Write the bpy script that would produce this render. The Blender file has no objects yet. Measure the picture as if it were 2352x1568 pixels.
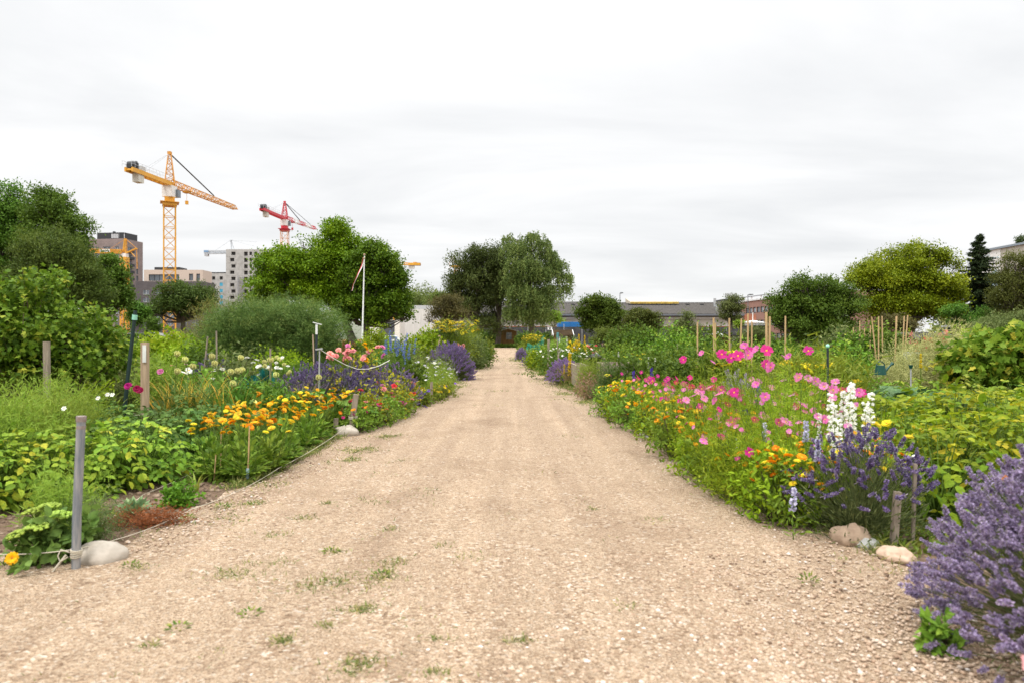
import bpy, math, random
import numpy as np
from mathutils import Matrix, Vector

R = math.radians
S = bpy.context.scene
COL = S.collection
rng = np.random.default_rng(11)
random.seed(11)

# ------------------------------------------------------------------ camera, sky, sun, exposure
# the photograph measured on a 2352 x 1568 grid: focal length 1568 grid pixels, eye 1.2 m above the path
F, H, CX, HY = 1568.0, 1.2, 1176.0, 775.0
cam = bpy.data.cameras.new("camera")
cam.lens, cam.sensor_width = 24.0, 36.0
cam.shift_y = -9.0 / 2352.0
cam.clip_start, cam.clip_end = 0.05, 3000.0
cam.dof.use_dof = True
cam.dof.focus_distance = 11.0
cam.dof.aperture_fstop = 2.8
camo = bpy.data.objects.new("camera", cam)
camo.location = (0, 0, H)
camo.rotation_euler = (R(90), 0, 0)
COL.objects.link(camo)
S.camera = camo

SUN_EL, SUN_ROT = R(58), R(215)
W = bpy.data.worlds.new("World")
S.world = W
W.use_nodes = True
nt = W.node_tree
nt.nodes.clear()


def nd(tree, typ, **kw):
    n = tree.nodes.new(typ)
    for k, v in kw.items():
        if k.startswith("i_"):
            key = k[2:]
            n.inputs[int(key) if key.isdigit() else key.replace("_", " ")].default_value = v
        else:
            setattr(n, k, v)
    return n


def ramp(tree, fac, stops, interp='LINEAR'):
    n = tree.nodes.new('ShaderNodeValToRGB')
    n.color_ramp.interpolation = interp
    e = n.color_ramp.elements
    while len(e) < len(stops):
        e.new(0.5)
    for k, (p, c) in enumerate(stops):
        e[k].position = p
        e[k].color = (*c, 1) if len(c) == 3 else c
    if fac is not None:
        tree.links.new(fac, n.inputs[0])
    return n


def mth(tree, op, a, b=None, clamp=False):
    n = tree.nodes.new('ShaderNodeMath')
    n.operation = op
    n.use_clamp = clamp
    for i, v in enumerate((a, b)):
        if v is None:
            continue
        if isinstance(v, (int, float)):
            n.inputs[i].default_value = v
        else:
            tree.links.new(v, n.inputs[i])
    return n.outputs[0]


sky = nd(nt, 'ShaderNodeTexSky', sky_type='NISHITA', sun_disc=False, sun_elevation=SUN_EL, sun_rotation=SUN_ROT)
tc = nd(nt, 'ShaderNodeTexCoord')
sep = nd(nt, 'ShaderNodeSeparateXYZ')
nt.links.new(tc.outputs['Generated'], sep.inputs[0])
zc = mth(nt, 'MAXIMUM', sep.outputs[2], 0.0)
den = mth(nt, 'ADD', zc, 0.13)
cx_, cy_ = mth(nt, 'DIVIDE', sep.outputs[0], den), mth(nt, 'DIVIDE', sep.outputs[1], den)
cmb = nd(nt, 'ShaderNodeCombineXYZ')
nt.links.new(mth(nt, 'MULTIPLY', cx_, 0.55), cmb.inputs[0])
nt.links.new(cy_, cmb.inputs[1])
n1 = nd(nt, 'ShaderNodeTexNoise', i_Scale=1.05, i_Detail=7.0, i_Roughness=0.52, i_Distortion=0.4)
nt.links.new(cmb.outputs[0], n1.inputs['Vector'])
clouds = ramp(nt, n1.outputs[0], [(0.30, (0.78, 0.79, 0.803)), (0.45, (0.885, 0.89, 0.895)), (0.58, (0.98, 0.98, 0.98)), (1.0, (1.02, 1.018, 1.01))])
# overcast sky: brighter towards the zenith, a little brighter at the very horizon than in the middle band
prof = ramp(nt, zc, [(0.0, (0.80,) * 3), (0.10, (0.775,) * 3), (0.22, (0.80,) * 3), (0.43, (0.87,) * 3), (0.60, (1.9,) * 3), (1.0, (2.9,) * 3)])
mul = nd(nt, 'ShaderNodeMix', data_type='RGBA', blend_type='MULTIPLY')
mul.inputs[0].default_value = 1.0
nt.links.new(clouds.outputs[0], mul.inputs[6])
nt.links.new(prof.outputs[0], mul.inputs[7])
skyb = nd(nt, 'ShaderNodeBackground', i_Strength=0.1)
nt.links.new(sky.outputs[0], skyb.inputs[0])
clb = nd(nt, 'ShaderNodeBackground', i_Strength=1.0)
nt.links.new(mul.outputs[2], clb.inputs[0])
mixs = nd(nt, 'ShaderNodeMixShader')
mixs.inputs[0].default_value = 0.95          # the cloud sheet covers nearly all of the blue
nt.links.new(skyb.outputs[0], mixs.inputs[1])
nt.links.new(clb.outputs[0], mixs.inputs[2])
wo = nd(nt, 'ShaderNodeOutputWorld')
nt.links.new(mixs.outputs[0], wo.inputs[0])

sun = bpy.data.lights.new("sun", 'SUN')
sun.energy, sun.angle, sun.color = 1.5, R(18), (1.0, 0.96, 0.9)
suno = bpy.data.objects.new("sun", sun)
suno.rotation_euler = (R(90) - SUN_EL, 0, R(180) - SUN_ROT)
COL.objects.link(suno)

S.view_settings.view_transform = 'Standard'
S.view_settings.look = 'None'
S.view_settings.exposure = 0.42
S.view_settings.gamma = 1.0
S.cycles.max_bounces = 6
S.cycles.diffuse_bounces = 3
S.cycles.transmission_bounces = 3
S.cycles.transparent_max_bounces = 8
S.cycles.glossy_bounces = 2
S.cycles.caustics_reflective = S.cycles.caustics_refractive = False
S.cycles.use_denoising = True


# ------------------------------------------------------------------ places in the picture -> places on the ground
def px(x, d): return (x - CX) * d / F
def pz(y, d): return H - (y - HY) * d / F
def gd(y): return F * H / (y - HY)
def at(x, d): return (px(x, d), d, 0.0)
def on(x, y): return (px(x, gd(y)), gd(y), 0.0)


# ------------------------------------------------------------------ materials
MATS = {}


def newmat(name):
    m = bpy.data.materials.new(name)
    m.use_nodes = True
    t = m.node_tree
    t.nodes.clear()
    o = t.nodes.new('ShaderNodeOutputMaterial')
    return m, t, o


def leafmat(name, cols, trans=0.35, rough=0.58, spec=0.16):
    """Leaf colours: a ramp over each leaf's own tone, some variation per plant, light passing through."""
    if name in MATS:
        return MATS[name]
    m, t, o = newmat(name)
    if cols[0][1] > cols[0][0] and cols[0][1] > cols[0][2]:
        cols = [(c[0] * 1.3, c[1] * 1.24, c[2] * .85) for c in cols]
    a = nd(t, 'ShaderNodeAttribute', attribute_name="tone")
    k = len(cols)
    r = ramp(t, a.outputs['Fac'], [((i + 0.0) / max(1, k - 1), c) for i, c in enumerate(cols)])
    oi = nd(t, 'ShaderNodeObjectInfo')
    hs = nd(t, 'ShaderNodeHueSaturation')
    t.links.new(mth(t, 'ADD', mth(t, 'MULTIPLY', oi.outputs['Random'], 0.024), 0.488), hs.inputs['Hue'])
    t.links.new(mth(t, 'ADD', mth(t, 'MULTIPLY', oi.outputs['Random'], 0.3), 0.85), hs.inputs['Value'])
    tcn = nd(t, 'ShaderNodeTexCoord')
    nz = nd(t, 'ShaderNodeTexNoise', i_Scale=55.0, i_Detail=2.0)
    t.links.new(tcn.outputs['Object'], nz.inputs['Vector'])
    mot = nd(t, 'ShaderNodeMix', data_type='RGBA', blend_type='MULTIPLY')
    mot.inputs[0].default_value = 1
    t.links.new(r.outputs[0], mot.inputs[6])
    t.links.new(ramp(t, nz.outputs[0], [(.3, (.72, .74, .70)), (.5, (1, 1, 1)), (.7, (1.18, 1.15, 1.05))]).outputs[0], mot.inputs[7])
    t.links.new(mot.outputs[2], hs.inputs['Color'])
    p = nd(t, 'ShaderNodeBsdfPrincipled', i_Roughness=rough)
    p.inputs['Specular IOR Level'].default_value = spec
    t.links.new(hs.outputs[0], p.inputs['Base Color'])
    tr = nd(t, 'ShaderNodeBsdfTranslucent')
    t.links.new(hs.outputs[0], tr.inputs[0])
    mx = nd(t, 'ShaderNodeMixShader')
    mx.inputs[0].default_value = trans
    t.links.new(p.outputs[0], mx.inputs[1])
    t.links.new(tr.outputs[0], mx.inputs[2])
    t.links.new(mx.outputs[0], o.inputs[0])
    MATS[name] = m
    return m


def mat(name, col, rough=0.6, metal=0.0, var=0.15, scale=8.0, bump=0.0, col2=None, stretch=(1, 1, 1), spec=0.4, detail=5.0):
    """A plain surface with uneven colour (noise between two tones) and optional bump."""
    if name in MATS:
        return MATS[name]
    m, t, o = newmat(name)
    tcn = nd(t, 'ShaderNodeTexCoord')
    mp = nd(t, 'ShaderNodeMapping')
    mp.inputs['Scale'].default_value = stretch
    t.links.new(tcn.outputs['Object'], mp.inputs[0])
    n = nd(t, 'ShaderNodeTexNoise', i_Scale=scale, i_Detail=detail, i_Roughness=0.6)
    t.links.new(mp.outputs[0], n.inputs['Vector'])
    c2 = col2 or tuple(min(1, c * (1 + var)) for c in col)
    c1 = col if col2 else tuple(c * (1 - var) for c in col)
    r = ramp(t, n.outputs[0], [(0.35, c1), (0.65, c2)])
    p = nd(t, 'ShaderNodeBsdfPrincipled', i_Roughness=rough, i_Metallic=metal)
    p.inputs['Specular IOR Level'].default_value = spec
    t.links.new(r.outputs[0], p.inputs['Base Color'])
    if bump:
        b = nd(t, 'ShaderNodeBump', i_Strength=bump, i_Distance=0.02)
        t.links.new(n.outputs[0], b.inputs['Height'])
        t.links.new(b.outputs[0], p.inputs['Normal'])
    t.links.new(p.outputs[0], o.inputs[0])
    MATS[name] = m
    return m


def brickmat(name, c1, c2, mortar, scale=1.0, bw=0.23, rh=0.065):
    if name in MATS:
        return MATS[name]
    m, t, o = newmat(name)
    tcn = nd(t, 'ShaderNodeTexCoord')
    sp = nd(t, 'ShaderNodeSeparateXYZ')
    t.links.new(tcn.outputs['Object'], sp.inputs[0])
    cb = nd(t, 'ShaderNodeCombineXYZ')
    t.links.new(mth(t, 'ADD', sp.outputs[0], sp.outputs[1]), cb.inputs[0])
    t.links.new(sp.outputs[2], cb.inputs[1])
    b = nd(t, 'ShaderNodeTexBrick', i_Scale=scale)
    b.inputs['Color1'].default_value = (*c1, 1)
    b.inputs['Color2'].default_value = (*c2, 1)
    b.inputs['Mortar'].default_value = (*mortar, 1)
    b.inputs['Brick Width'].default_value = bw
    b.inputs['Row Height'].default_value = rh
    b.inputs['Mortar Size'].default_value = 0.01
    t.links.new(cb.outputs[0], b.inputs['Vector'])
    n = nd(t, 'ShaderNodeTexNoise', i_Scale=0.35, i_Detail=6.0)
    t.links.new(tcn.outputs['Object'], n.inputs['Vector'])
    hs = nd(t, 'ShaderNodeHueSaturation')
    t.links.new(mth(t, 'ADD', mth(t, 'MULTIPLY', n.outputs[0], 0.7), 0.65), hs.inputs['Value'])
    t.links.new(b.outputs[0], hs.inputs['Color'])
    p = nd(t, 'ShaderNodeBsdfPrincipled', i_Roughness=0.85)
    t.links.new(hs.outputs[0], p.inputs['Base Color'])
    t.links.new(p.outputs[0], o.inputs[0])
    MATS[name] = m
    return m


def netmat(name, col, fac):
    if name in MATS:
        return MATS[name]
    m, t, o = newmat(name)
    d = nd(t, 'ShaderNodeBsdfDiffuse')
    d.inputs[0].default_value = (*col, 1)
    tr = nd(t, 'ShaderNodeBsdfTransparent')
    n = nd(t, 'ShaderNodeTexNoise', i_Scale=3.0, i_Detail=3.0)
    mx = nd(t, 'ShaderNodeMixShader')
    t.links.new(mth(t, 'ADD', mth(t, 'MULTIPLY', n.outputs[0], 0.5), fac - 0.25, True), mx.inputs[0])
    t.links.new(tr.outputs[0], mx.inputs[1])
    t.links.new(d.outputs[0], mx.inputs[2])
    t.links.new(mx.outputs[0], o.inputs[0])
    MATS[name] = m
    return m


# ------------------------------------------------------------------ mesh building
def nrm(a): return a / np.maximum(np.linalg.norm(a, axis=-1, keepdims=True), 1e-9)


_K = np.random.default_rng(3).normal(size=(9, 3)) * np.array([[1], [1.3], [1.7], [2.1], [2.6], [3.1], [3.9], [4.7], [5.5]])
_PH = np.random.default_rng(4).random(9) * 6.28


def noise(p):
    s = 0
    for k, ph, w in zip(_K, _PH, (1, 1, .9, .8, .7, .6, .5, .4, .35)):
        s = s + w * np.sin(p @ k + ph)
    return s / 2.6


T = {}                                                    # leaf outlines: along, across, lift
T['rhomb'] = (np.array([(0, 0, 0), (.45, -.5, .07), (1, 0, -.06), (.45, .5, .07)]), np.array([(0, 1, 2), (0, 2, 3)]))
T['tri'] = (np.array([(0, -.5, 0), (0, .5, 0), (1, 0, 0)]), np.array([(0, 1, 2)]))
T['oval'] = (np.array([(0, 0, 0), (.3, 0, -.03), (.68, 0, -.05), (1, 0, -.16), (.24, -.4, .06), (.62, -.44, .03), (.24, .4, .06), (.62, .44, .03)]),
             np.array([(0, 4, 1), (4, 5, 2), (4, 2, 1), (5, 3, 2), (0, 1, 6), (6, 2, 7), (6, 1, 2), (7, 2, 3)]))
T['blade'] = (np.array([(0, -.5, 0), (0, .5, 0), (.4, -.42, .1), (.4, .42, .1), (.75, -.28, .04), (.75, .28, .04), (1, 0, -.12)]),
              np.array([(0, 2, 1), (1, 2, 3), (2, 4, 3), (3, 4, 5), (4, 6, 5)]))
_lob = [(.02, -.06), (.1, -.42), (.3, -.3), (.48, -.62), (.62, -.26), (1, 0), (.62, .26), (.48, .62), (.3, .3), (.1, .42), (.02, .06)]
T['lobed'] = (np.array([(.32, 0, -.06)] + [(a, b, .1 * abs(b) - .12 * a * a) for a, b in _lob]), np.array([(0, i, i + 1) for i in range(1, 11)] + [(0, 11, 1)]))
_rnd = [(0.0, 0.0), (-.12, -.26), (.05, -.5), (.38, -.56), (.72, -.42), (1, -.12), (1.0, .12), (.72, .42), (.38, .56), (.05, .5), (-.12, .26)]
T['round'] = (np.array([(.35, 0, -.1)] + [(a, b, .05 * math.sin(9 * b + 5 * a)) for a, b in _rnd]), np.array([(0, i, i + 1) for i in range(1, 11)] + [(0, 11, 1)]))
T['petal'] = (np.array([(0, -.12, 0), (0, .12, 0), (.55, -.46, .1), (.55, .46, .1), (1, -.3, .04), (1, .3, .04), (.93, 0, .02)]),
              np.array([(0, 2, 1), (1, 2, 3), (2, 4, 6), (2, 6, 3), (3, 6, 5)]))
_t = (1 + 5 ** .5) / 2
_iv = nrm(np.array([(-1, _t, 0), (1, _t, 0), (-1, -_t, 0), (1, -_t, 0), (0, -1, _t), (0, 1, _t), (0, -1, -_t), (0, 1, -_t), (_t, 0, -1), (_t, 0, 1), (-_t, 0, -1), (-_t, 0, 1)], float))
_if = np.array([(0, 11, 5), (0, 5, 1), (0, 1, 7), (0, 7, 10), (0, 10, 11), (1, 5, 9), (5, 11, 4), (11, 10, 2), (10, 7, 6), (7, 1, 8), (3, 9, 4), (3, 4, 2), (3, 2, 6), (3, 6, 8), (3, 8, 9), (4, 9, 5), (2, 4, 11), (6, 2, 10), (8, 6, 7), (9, 8, 1)])


def icosub(n):
    v, f = _iv.copy(), _if.copy()
    for _ in range(n):
        vl, cache, nf = list(v), {}, []
        def mid(a, b):
            key = (min(a, b), max(a, b))
            if key not in cache:
                vl.append(nrm((vl[a] + vl[b]) / 2))
                cache[key] = len(vl) - 1
            return cache[key]
        for a, b, c in f:
            ab, bc, ca = mid(a, b), mid(b, c), mid(c, a)
            nf += [(a, ab, ca), (b, bc, ab), (c, ca, bc), (ab, bc, ca)]
        v, f = np.array(vl), np.array(nf)
    return v, f


ICO2 = icosub(2)
ICO3 = icosub(3)


class MB:
    def __init__(self):
        self.v, self.f, self.m, self.t, self.n = [], [], [], [], 0

    def add(self, v, f, m=0, tone=0.5):
        v, f = np.asarray(v, float).reshape(-1, 3), np.asarray(f, int)
        self.v.append(v)
        self.f.append(f + self.n)
        self.m.append(np.full(len(f), m, np.int32))
        self.t.append(np.broadcast_to(np.asarray(tone, np.float32), (len(f),)))
        self.n += len(v)

    def leaves(self, P, D, N, L, Wd, tmpl='rhomb', m=0, tone=None):
        P = np.asarray(P, float)
        n = len(P)
        if n == 0:
            return
        tv, tf = T[tmpl]
        D = nrm(np.broadcast_to(np.asarray(D, float), (n, 3)))
        Sd = nrm(np.cross(D, np.broadcast_to(np.asarray(N, float), (n, 3))) + 1e-6)
        N2 = np.cross(Sd, D)
        L = np.broadcast_to(np.asarray(L, float), (n,))[:, None, None]
        Wd = np.broadcast_to(np.asarray(Wd, float), (n,))[:, None, None]
        v = P[:, None] + L * tv[None, :, 0:1] * D[:, None] + Wd * tv[None, :, 1:2] * Sd[:, None] + L * tv[None, :, 2:3] * N2[:, None]
        f = tf[None] + (np.arange(n) * len(tv))[:, None, None]
        if tone is None:
            tone = rng.random(n)
        tone = np.repeat(np.clip(np.broadcast_to(tone, (n,)), 0, 1), len(tf))
        self.add(v, f.reshape(-1, tf.shape[1]), m, tone)

    def tube(self, pts, rad, sides=6, m=0, tone=0.5, cap=True):
        pts = np.asarray(pts, float)
        n = len(pts)
        rad = np.broadcast_to(np.asarray(rad, float), (n,))
        tan = nrm(np.gradient(pts, axis=0))
        ref = np.array((0, 0, 1.0)) if abs(tan[0][2]) < .9 else np.array((1.0, 0, 0))
        u = nrm(np.cross(tan, ref))
        w = np.cross(tan, u)
        a = np.arange(sides) * 2 * math.pi / sides
        v = pts[:, None] + rad[:, None, None] * (np.cos(a)[None, :, None] * u[:, None] + np.sin(a)[None, :, None] * w[:, None])
        i, j = np.meshgrid(np.arange(n - 1), np.arange(sides), indexing='ij')
        j2 = (j + 1) % sides
        q = np.stack([i * sides + j, i * sides + j2, (i + 1) * sides + j2, (i + 1) * sides + j], -1).reshape(-1, 4)
        self.add(v, np.concatenate([q[:, [0, 1, 2]], q[:, [0, 2, 3]]]), m, tone)
        if cap:
            for r_ in (0, n - 1):
                c = np.vstack([v[r_], pts[r_][None]])
                self.add(c, [(k, (k + 1) % sides, sides) for k in range(sides)], m, tone)

    def tubes(self, P0, P1, r0, r1=None, sides=3, m=0, tone=None, mid=None):
        """Many thin straight (or once-bent) stems at once."""
        P0, P1 = np.asarray(P0, float), np.asarray(P1, float)
        n = len(P0)
        if n == 0:
            return
        r1 = r0 if r1 is None else r1
        rows = [(P0, r0), (P1, r1)] if mid is None else [(P0, r0), (np.asarray(mid, float), (r0 + r1) / 2), (P1, r1)]
        d = nrm(P1 - P0)
        ref = np.where(np.abs(d[:, 2:3]) < .9, np.array([[0, 0, 1.0]]), np.array([[1.0, 0, 0]]))
        u = nrm(np.cross(d, ref))
        w = np.cross(d, u)
        a = np.arange(sides) * 2 * math.pi / sides
        ring = np.cos(a)[None, :, None] * u[:, None] + np.sin(a)[None, :, None] * w[:, None]
        V = np.concatenate([p[:, None] + np.reshape(r, (-1, 1, 1)) * ring for p, r in rows], 1)
        fs = []
        for k in range(len(rows) - 1):
            for j in range(sides):
                j2 = (j + 1) % sides
                b, c = k * sides, (k + 1) * sides
                fs += [(b + j, b + j2, c + j2), (b + j, c + j2, c + j)]
        fs = np.array(fs)
        f = fs[None] + (np.arange(n) * V.shape[1])[:, None, None]
        if tone is None:
            tone = np.full(n, .5)
        self.add(V, f.reshape(-1, 3), m, np.repeat(np.broadcast_to(tone, (n,)), len(fs)))

    def box(self, lo, hi, m=0, tone=0.5, M=None):
        (x0, y0, z0), (x1, y1, z1) = lo, hi
        v = np.array([(x0, y0, z0), (x1, y0, z0), (x1, y1, z0), (x0, y1, z0), (x0, y0, z1), (x1, y0, z1), (x1, y1, z1), (x0, y1, z1)], float)
        if M is not None:
            v = np.array([M @ Vector(p) for p in v])
        self.add(v, [(0, 2, 1), (0, 3, 2), (4, 5, 6), (4, 6, 7), (0, 1, 5), (0, 5, 4), (1, 2, 6), (1, 6, 5), (2, 3, 7), (2, 7, 6), (3, 0, 4), (3, 4, 7)], m, tone)

    def bar(self, a, b, w, h=None, m=0, tone=.5):
        """A square bar from a to b."""
        h = h or w
        a, b = np.array(a, float), np.array(b, float)
        d = nrm(b - a)
        ref = np.array((0, 0, 1.0)) if abs(d[2]) < .9 else np.array((0, 1.0, 0))
        u = nrm(np.cross(d, ref)) * w / 2
        k = nrm(np.cross(u, d)) * h / 2
        v = [p + s * u + q * k for p in (a, b) for s, q in ((-1, -1), (1, -1), (1, 1), (-1, 1))]
        self.add(v, [(0, 2, 1), (0, 3, 2), (4, 5, 6), (4, 6, 7), (0, 1, 5), (0, 5, 4), (1, 2, 6), (1, 6, 5), (2, 3, 7), (2, 7, 6), (3, 0, 4), (3, 4, 7)], m, tone)

    def quad(self, a, b, c, d, m=0, tone=.5):
        self.add([a, b, c, d], [(0, 1, 2), (0, 2, 3)], m, tone)

    def balls(self, C, r, m=0, tone=None, squash=(1, 1, 1), sub=None, jit=0):
        """Small solid lumps."""
        C = np.asarray(C, float)
        n = len(C)
        bv, bf = (_iv, _if) if sub is None else sub
        r = np.broadcast_to(np.asarray(r, float), (n,))[:, None, None]
        q = np.asarray(squash, float)
        q = q[None, None] if q.ndim == 1 else q[:, None]
        j = 1 + (jit * rng.normal(size=(n, len(bv), 1)) if jit else 0)
        v = C[:, None] + r * q * bv[None] * j
        f = bf[None] + (np.arange(n) * len(bv))[:, None, None]
        if tone is None:
            tone = rng.random(n)
        self.add(v, f.reshape(-1, 3), m, np.repeat(np.broadcast_to(tone, (n,)), len(bf)))

    def mesh(self, name, mats, smooth=True):
        me = bpy.data.meshes.new(name)
        if not self.v:
            return me
        v, f = np.concatenate(self.v), np.concatenate(self.f)
        me.vertices.add(len(v))
        me.vertices.foreach_set('co', v.astype(np.float32).ravel())
        me.loops.add(len(f) * 3)
        me.loops.foreach_set('vertex_index', f.astype(np.int32).ravel())
        me.polygons.add(len(f))
        me.polygons.foreach_set('loop_start', (np.arange(len(f)) * 3).astype(np.int32))
        me.polygons.foreach_set('material_index', np.concatenate(self.m))
        me.polygons.foreach_set('use_smooth', np.full(len(f), smooth))
        at_ = me.attributes.new('tone', 'FLOAT', 'FACE')
        at_.data.foreach_set('value', np.concatenate(self.t).astype(np.float32))
        for m_ in (mats if isinstance(mats, (list, tuple)) else [mats]):
            me.materials.append(m_)
        me.update(calc_edges=True)
        return me


def tag(o, label=None, cat=None, group=None, kind=None):
    for k, v in (('label', label), ('category', cat), ('group', group), ('kind', kind)):
        if v:
            o[k] = v
    return o


def obj(name, me, parent=None, M=None):
    o = bpy.data.objects.new(name, me)
    COL.objects.link(o)
    if parent is not None:
        o.parent = parent
    if M is not None:
        o.matrix_local = M
    return o


def place(name, label, cat, parts, loc=(0, 0, 0), rz=0.0, sc=1.0, group=None, tilt=None):
    """One thing. parts: a mesh (the thing is that mesh) or a list of (part name, mesh, matrix, sub-parts)."""
    if isinstance(parts, bpy.types.Mesh):
        root = bpy.data.objects.new(name, parts)
    else:
        root = bpy.data.objects.new(name, None)
    COL.objects.link(root)
    root.location = loc
    root.rotation_euler = (tilt[0], tilt[1], rz) if tilt else (0, 0, rz)
    root.scale = (sc, sc, sc) if not isinstance(sc, tuple) else sc
    tag(root, label, cat, group)
    if not isinstance(parts, bpy.types.Mesh):
        for p in parts:
            pn, me, M, subs = (list(p) + [None, None])[:4]
            c = obj(pn, me, root, M)
            if pn.startswith('flower_spikes') or pn.startswith('stuff_'):
                c['kind'] = 'stuff'
            for sname, sme, sM in (subs or []):
                obj(sname, sme, c, sM)
    return root


def facing(loc, d, spin=0.0, s=1.0):
    """Matrix that puts a flower (built facing +z) at loc, facing d."""
    q = Vector(d).normalized().to_track_quat('Z', 'Y')
    return Matrix.Translation(loc) @ q.to_matrix().to_4x4() @ Matrix.Rotation(spin, 4, 'Z') @ Matrix.Diagonal((s, s, s, 1))


def rdir(n): return nrm(rng.normal(size=(n, 3)))


def crown(mb, lobes, ns, per, L, Wd, tmpl='rhomb', m=0, up=.35, out=1.0, rnd=.6, shell=.4, sl=.35, flat=.5, tv=.16, lump=.28, hang=0.0, lrnd=.7, zmin=None, tm=.5, gap=-9, jl=.3, spread=.22, umb=0, lv=.13, tp=0):
    """Leaves on short sprays through the outer volume of a set of ellipsoids (cx, cy, cz, rx, ry, rz)."""
    lb = np.array(lobes, float)
    wt = (lb[:, 3] * lb[:, 4] * lb[:, 5]) ** (2 / 3)
    idx = rng.choice(len(lb), ns, p=wt / wt.sum())
    u = rdir(ns)
    if umb:
        u[:, 2] = np.where(rng.random(ns) < umb, np.abs(u[:, 2]), u[:, 2])
    k = 1 + lump * noise(u * 1.6 + idx[:, None] * 5.3)
    rad = rng.random(ns) ** shell * k
    keep = noise(u * 3.1 + idx[:, None] * 2.7 + 40) > gap
    C = lb[idx, :3] + u * lb[idx, 3:6] * rad[:, None]
    O = nrm(u / lb[idx, 3:6])
    D = nrm(out * O + np.array([0, 0, up]) + rnd * rng.normal(size=(ns, 3)))
    if zmin is not None:
        keep &= C[:, 2] > zmin
    C, O, D = C[keep], O[keep], D[keep]
    ns = len(C)
    tb = rng.normal(tm, tv, ns) + (tp * rng.normal(size=len(lb)))[idx[keep]]
    t = rng.random((ns, per))
    hz = np.array([0, 0, -1.0])
    P = C[:, None] + (D[:, None] * t[..., None] + hz * hang * (t ** 1.5)[..., None]) * sl + rng.normal(size=(ns, per, 3)) * sl * spread
    LD = nrm(D[:, None] * .6 + rng.normal(size=(ns, per, 3)) * lrnd + hz * hang * .8)
    N = nrm((O[:, None] + np.array([0, 0, 1.0])) * flat + rng.normal(size=(ns, per, 3)) * .5)
    LL = L * (1 + jl * (rng.random((ns, per)) - .5) * 2)
    tone = np.clip(tb[:, None] + rng.normal(0, lv, (ns, per)), 0, 1)
    mb.leaves(P.reshape(-1, 3), LD.reshape(-1, 3), N.reshape(-1, 3), LL.ravel(), LL.ravel() * Wd / L, tmpl, m, tone.ravel())
    return C


# ------------------------------------------------------------------ ground, path
def soilmat():
    m, t, o = newmat("soil")
    tcn = nd(t, 'ShaderNodeTexCoord')
    n1 = nd(t, 'ShaderNodeTexNoise', i_Scale=1.7, i_Detail=8.0, i_Roughness=0.65)
    n2 = nd(t, 'ShaderNodeTexNoise', i_Scale=22.0, i_Detail=6.0, i_Roughness=0.7)
    for n in (n1, n2):
        t.links.new(tcn.outputs['Object'], n.inputs['Vector'])
    r = ramp(t, n2.outputs[0], [(0.3, (0.10, 0.066, 0.043)), (0.55, (0.21, 0.145, 0.10)), (0.75, (0.32, 0.24, 0.17))])
    r2 = ramp(t, n1.outputs[0], [(0.35, (0.75, 0.72, 0.7)), (0.65, (1.1, 1.08, 1.05))])
    mx = nd(t, 'ShaderNodeMix', data_type='RGBA', blend_type='MULTIPLY')
    mx.inputs[0].default_value = 1
    t.links.new(r.outputs[0], mx.inputs[6])
    t.links.new(r2.outputs[0], mx.inputs[7])
    p = nd(t, 'ShaderNodeBsdfPrincipled', i_Roughness=0.95)
    p.inputs['Specular IOR Level'].default_value = 0.15
    t.links.new(mx.outputs[2], p.inputs['Base Color'])
    b = nd(t, 'ShaderNodeBump', i_Strength=0.9, i_Distance=0.03)
    t.links.new(n2.outputs[0], b.inputs['Height'])
    t.links.new(b.outputs[0], p.inputs['Normal'])
    t.links.new(p.outputs[0], o.inputs[0])
    return m


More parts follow.
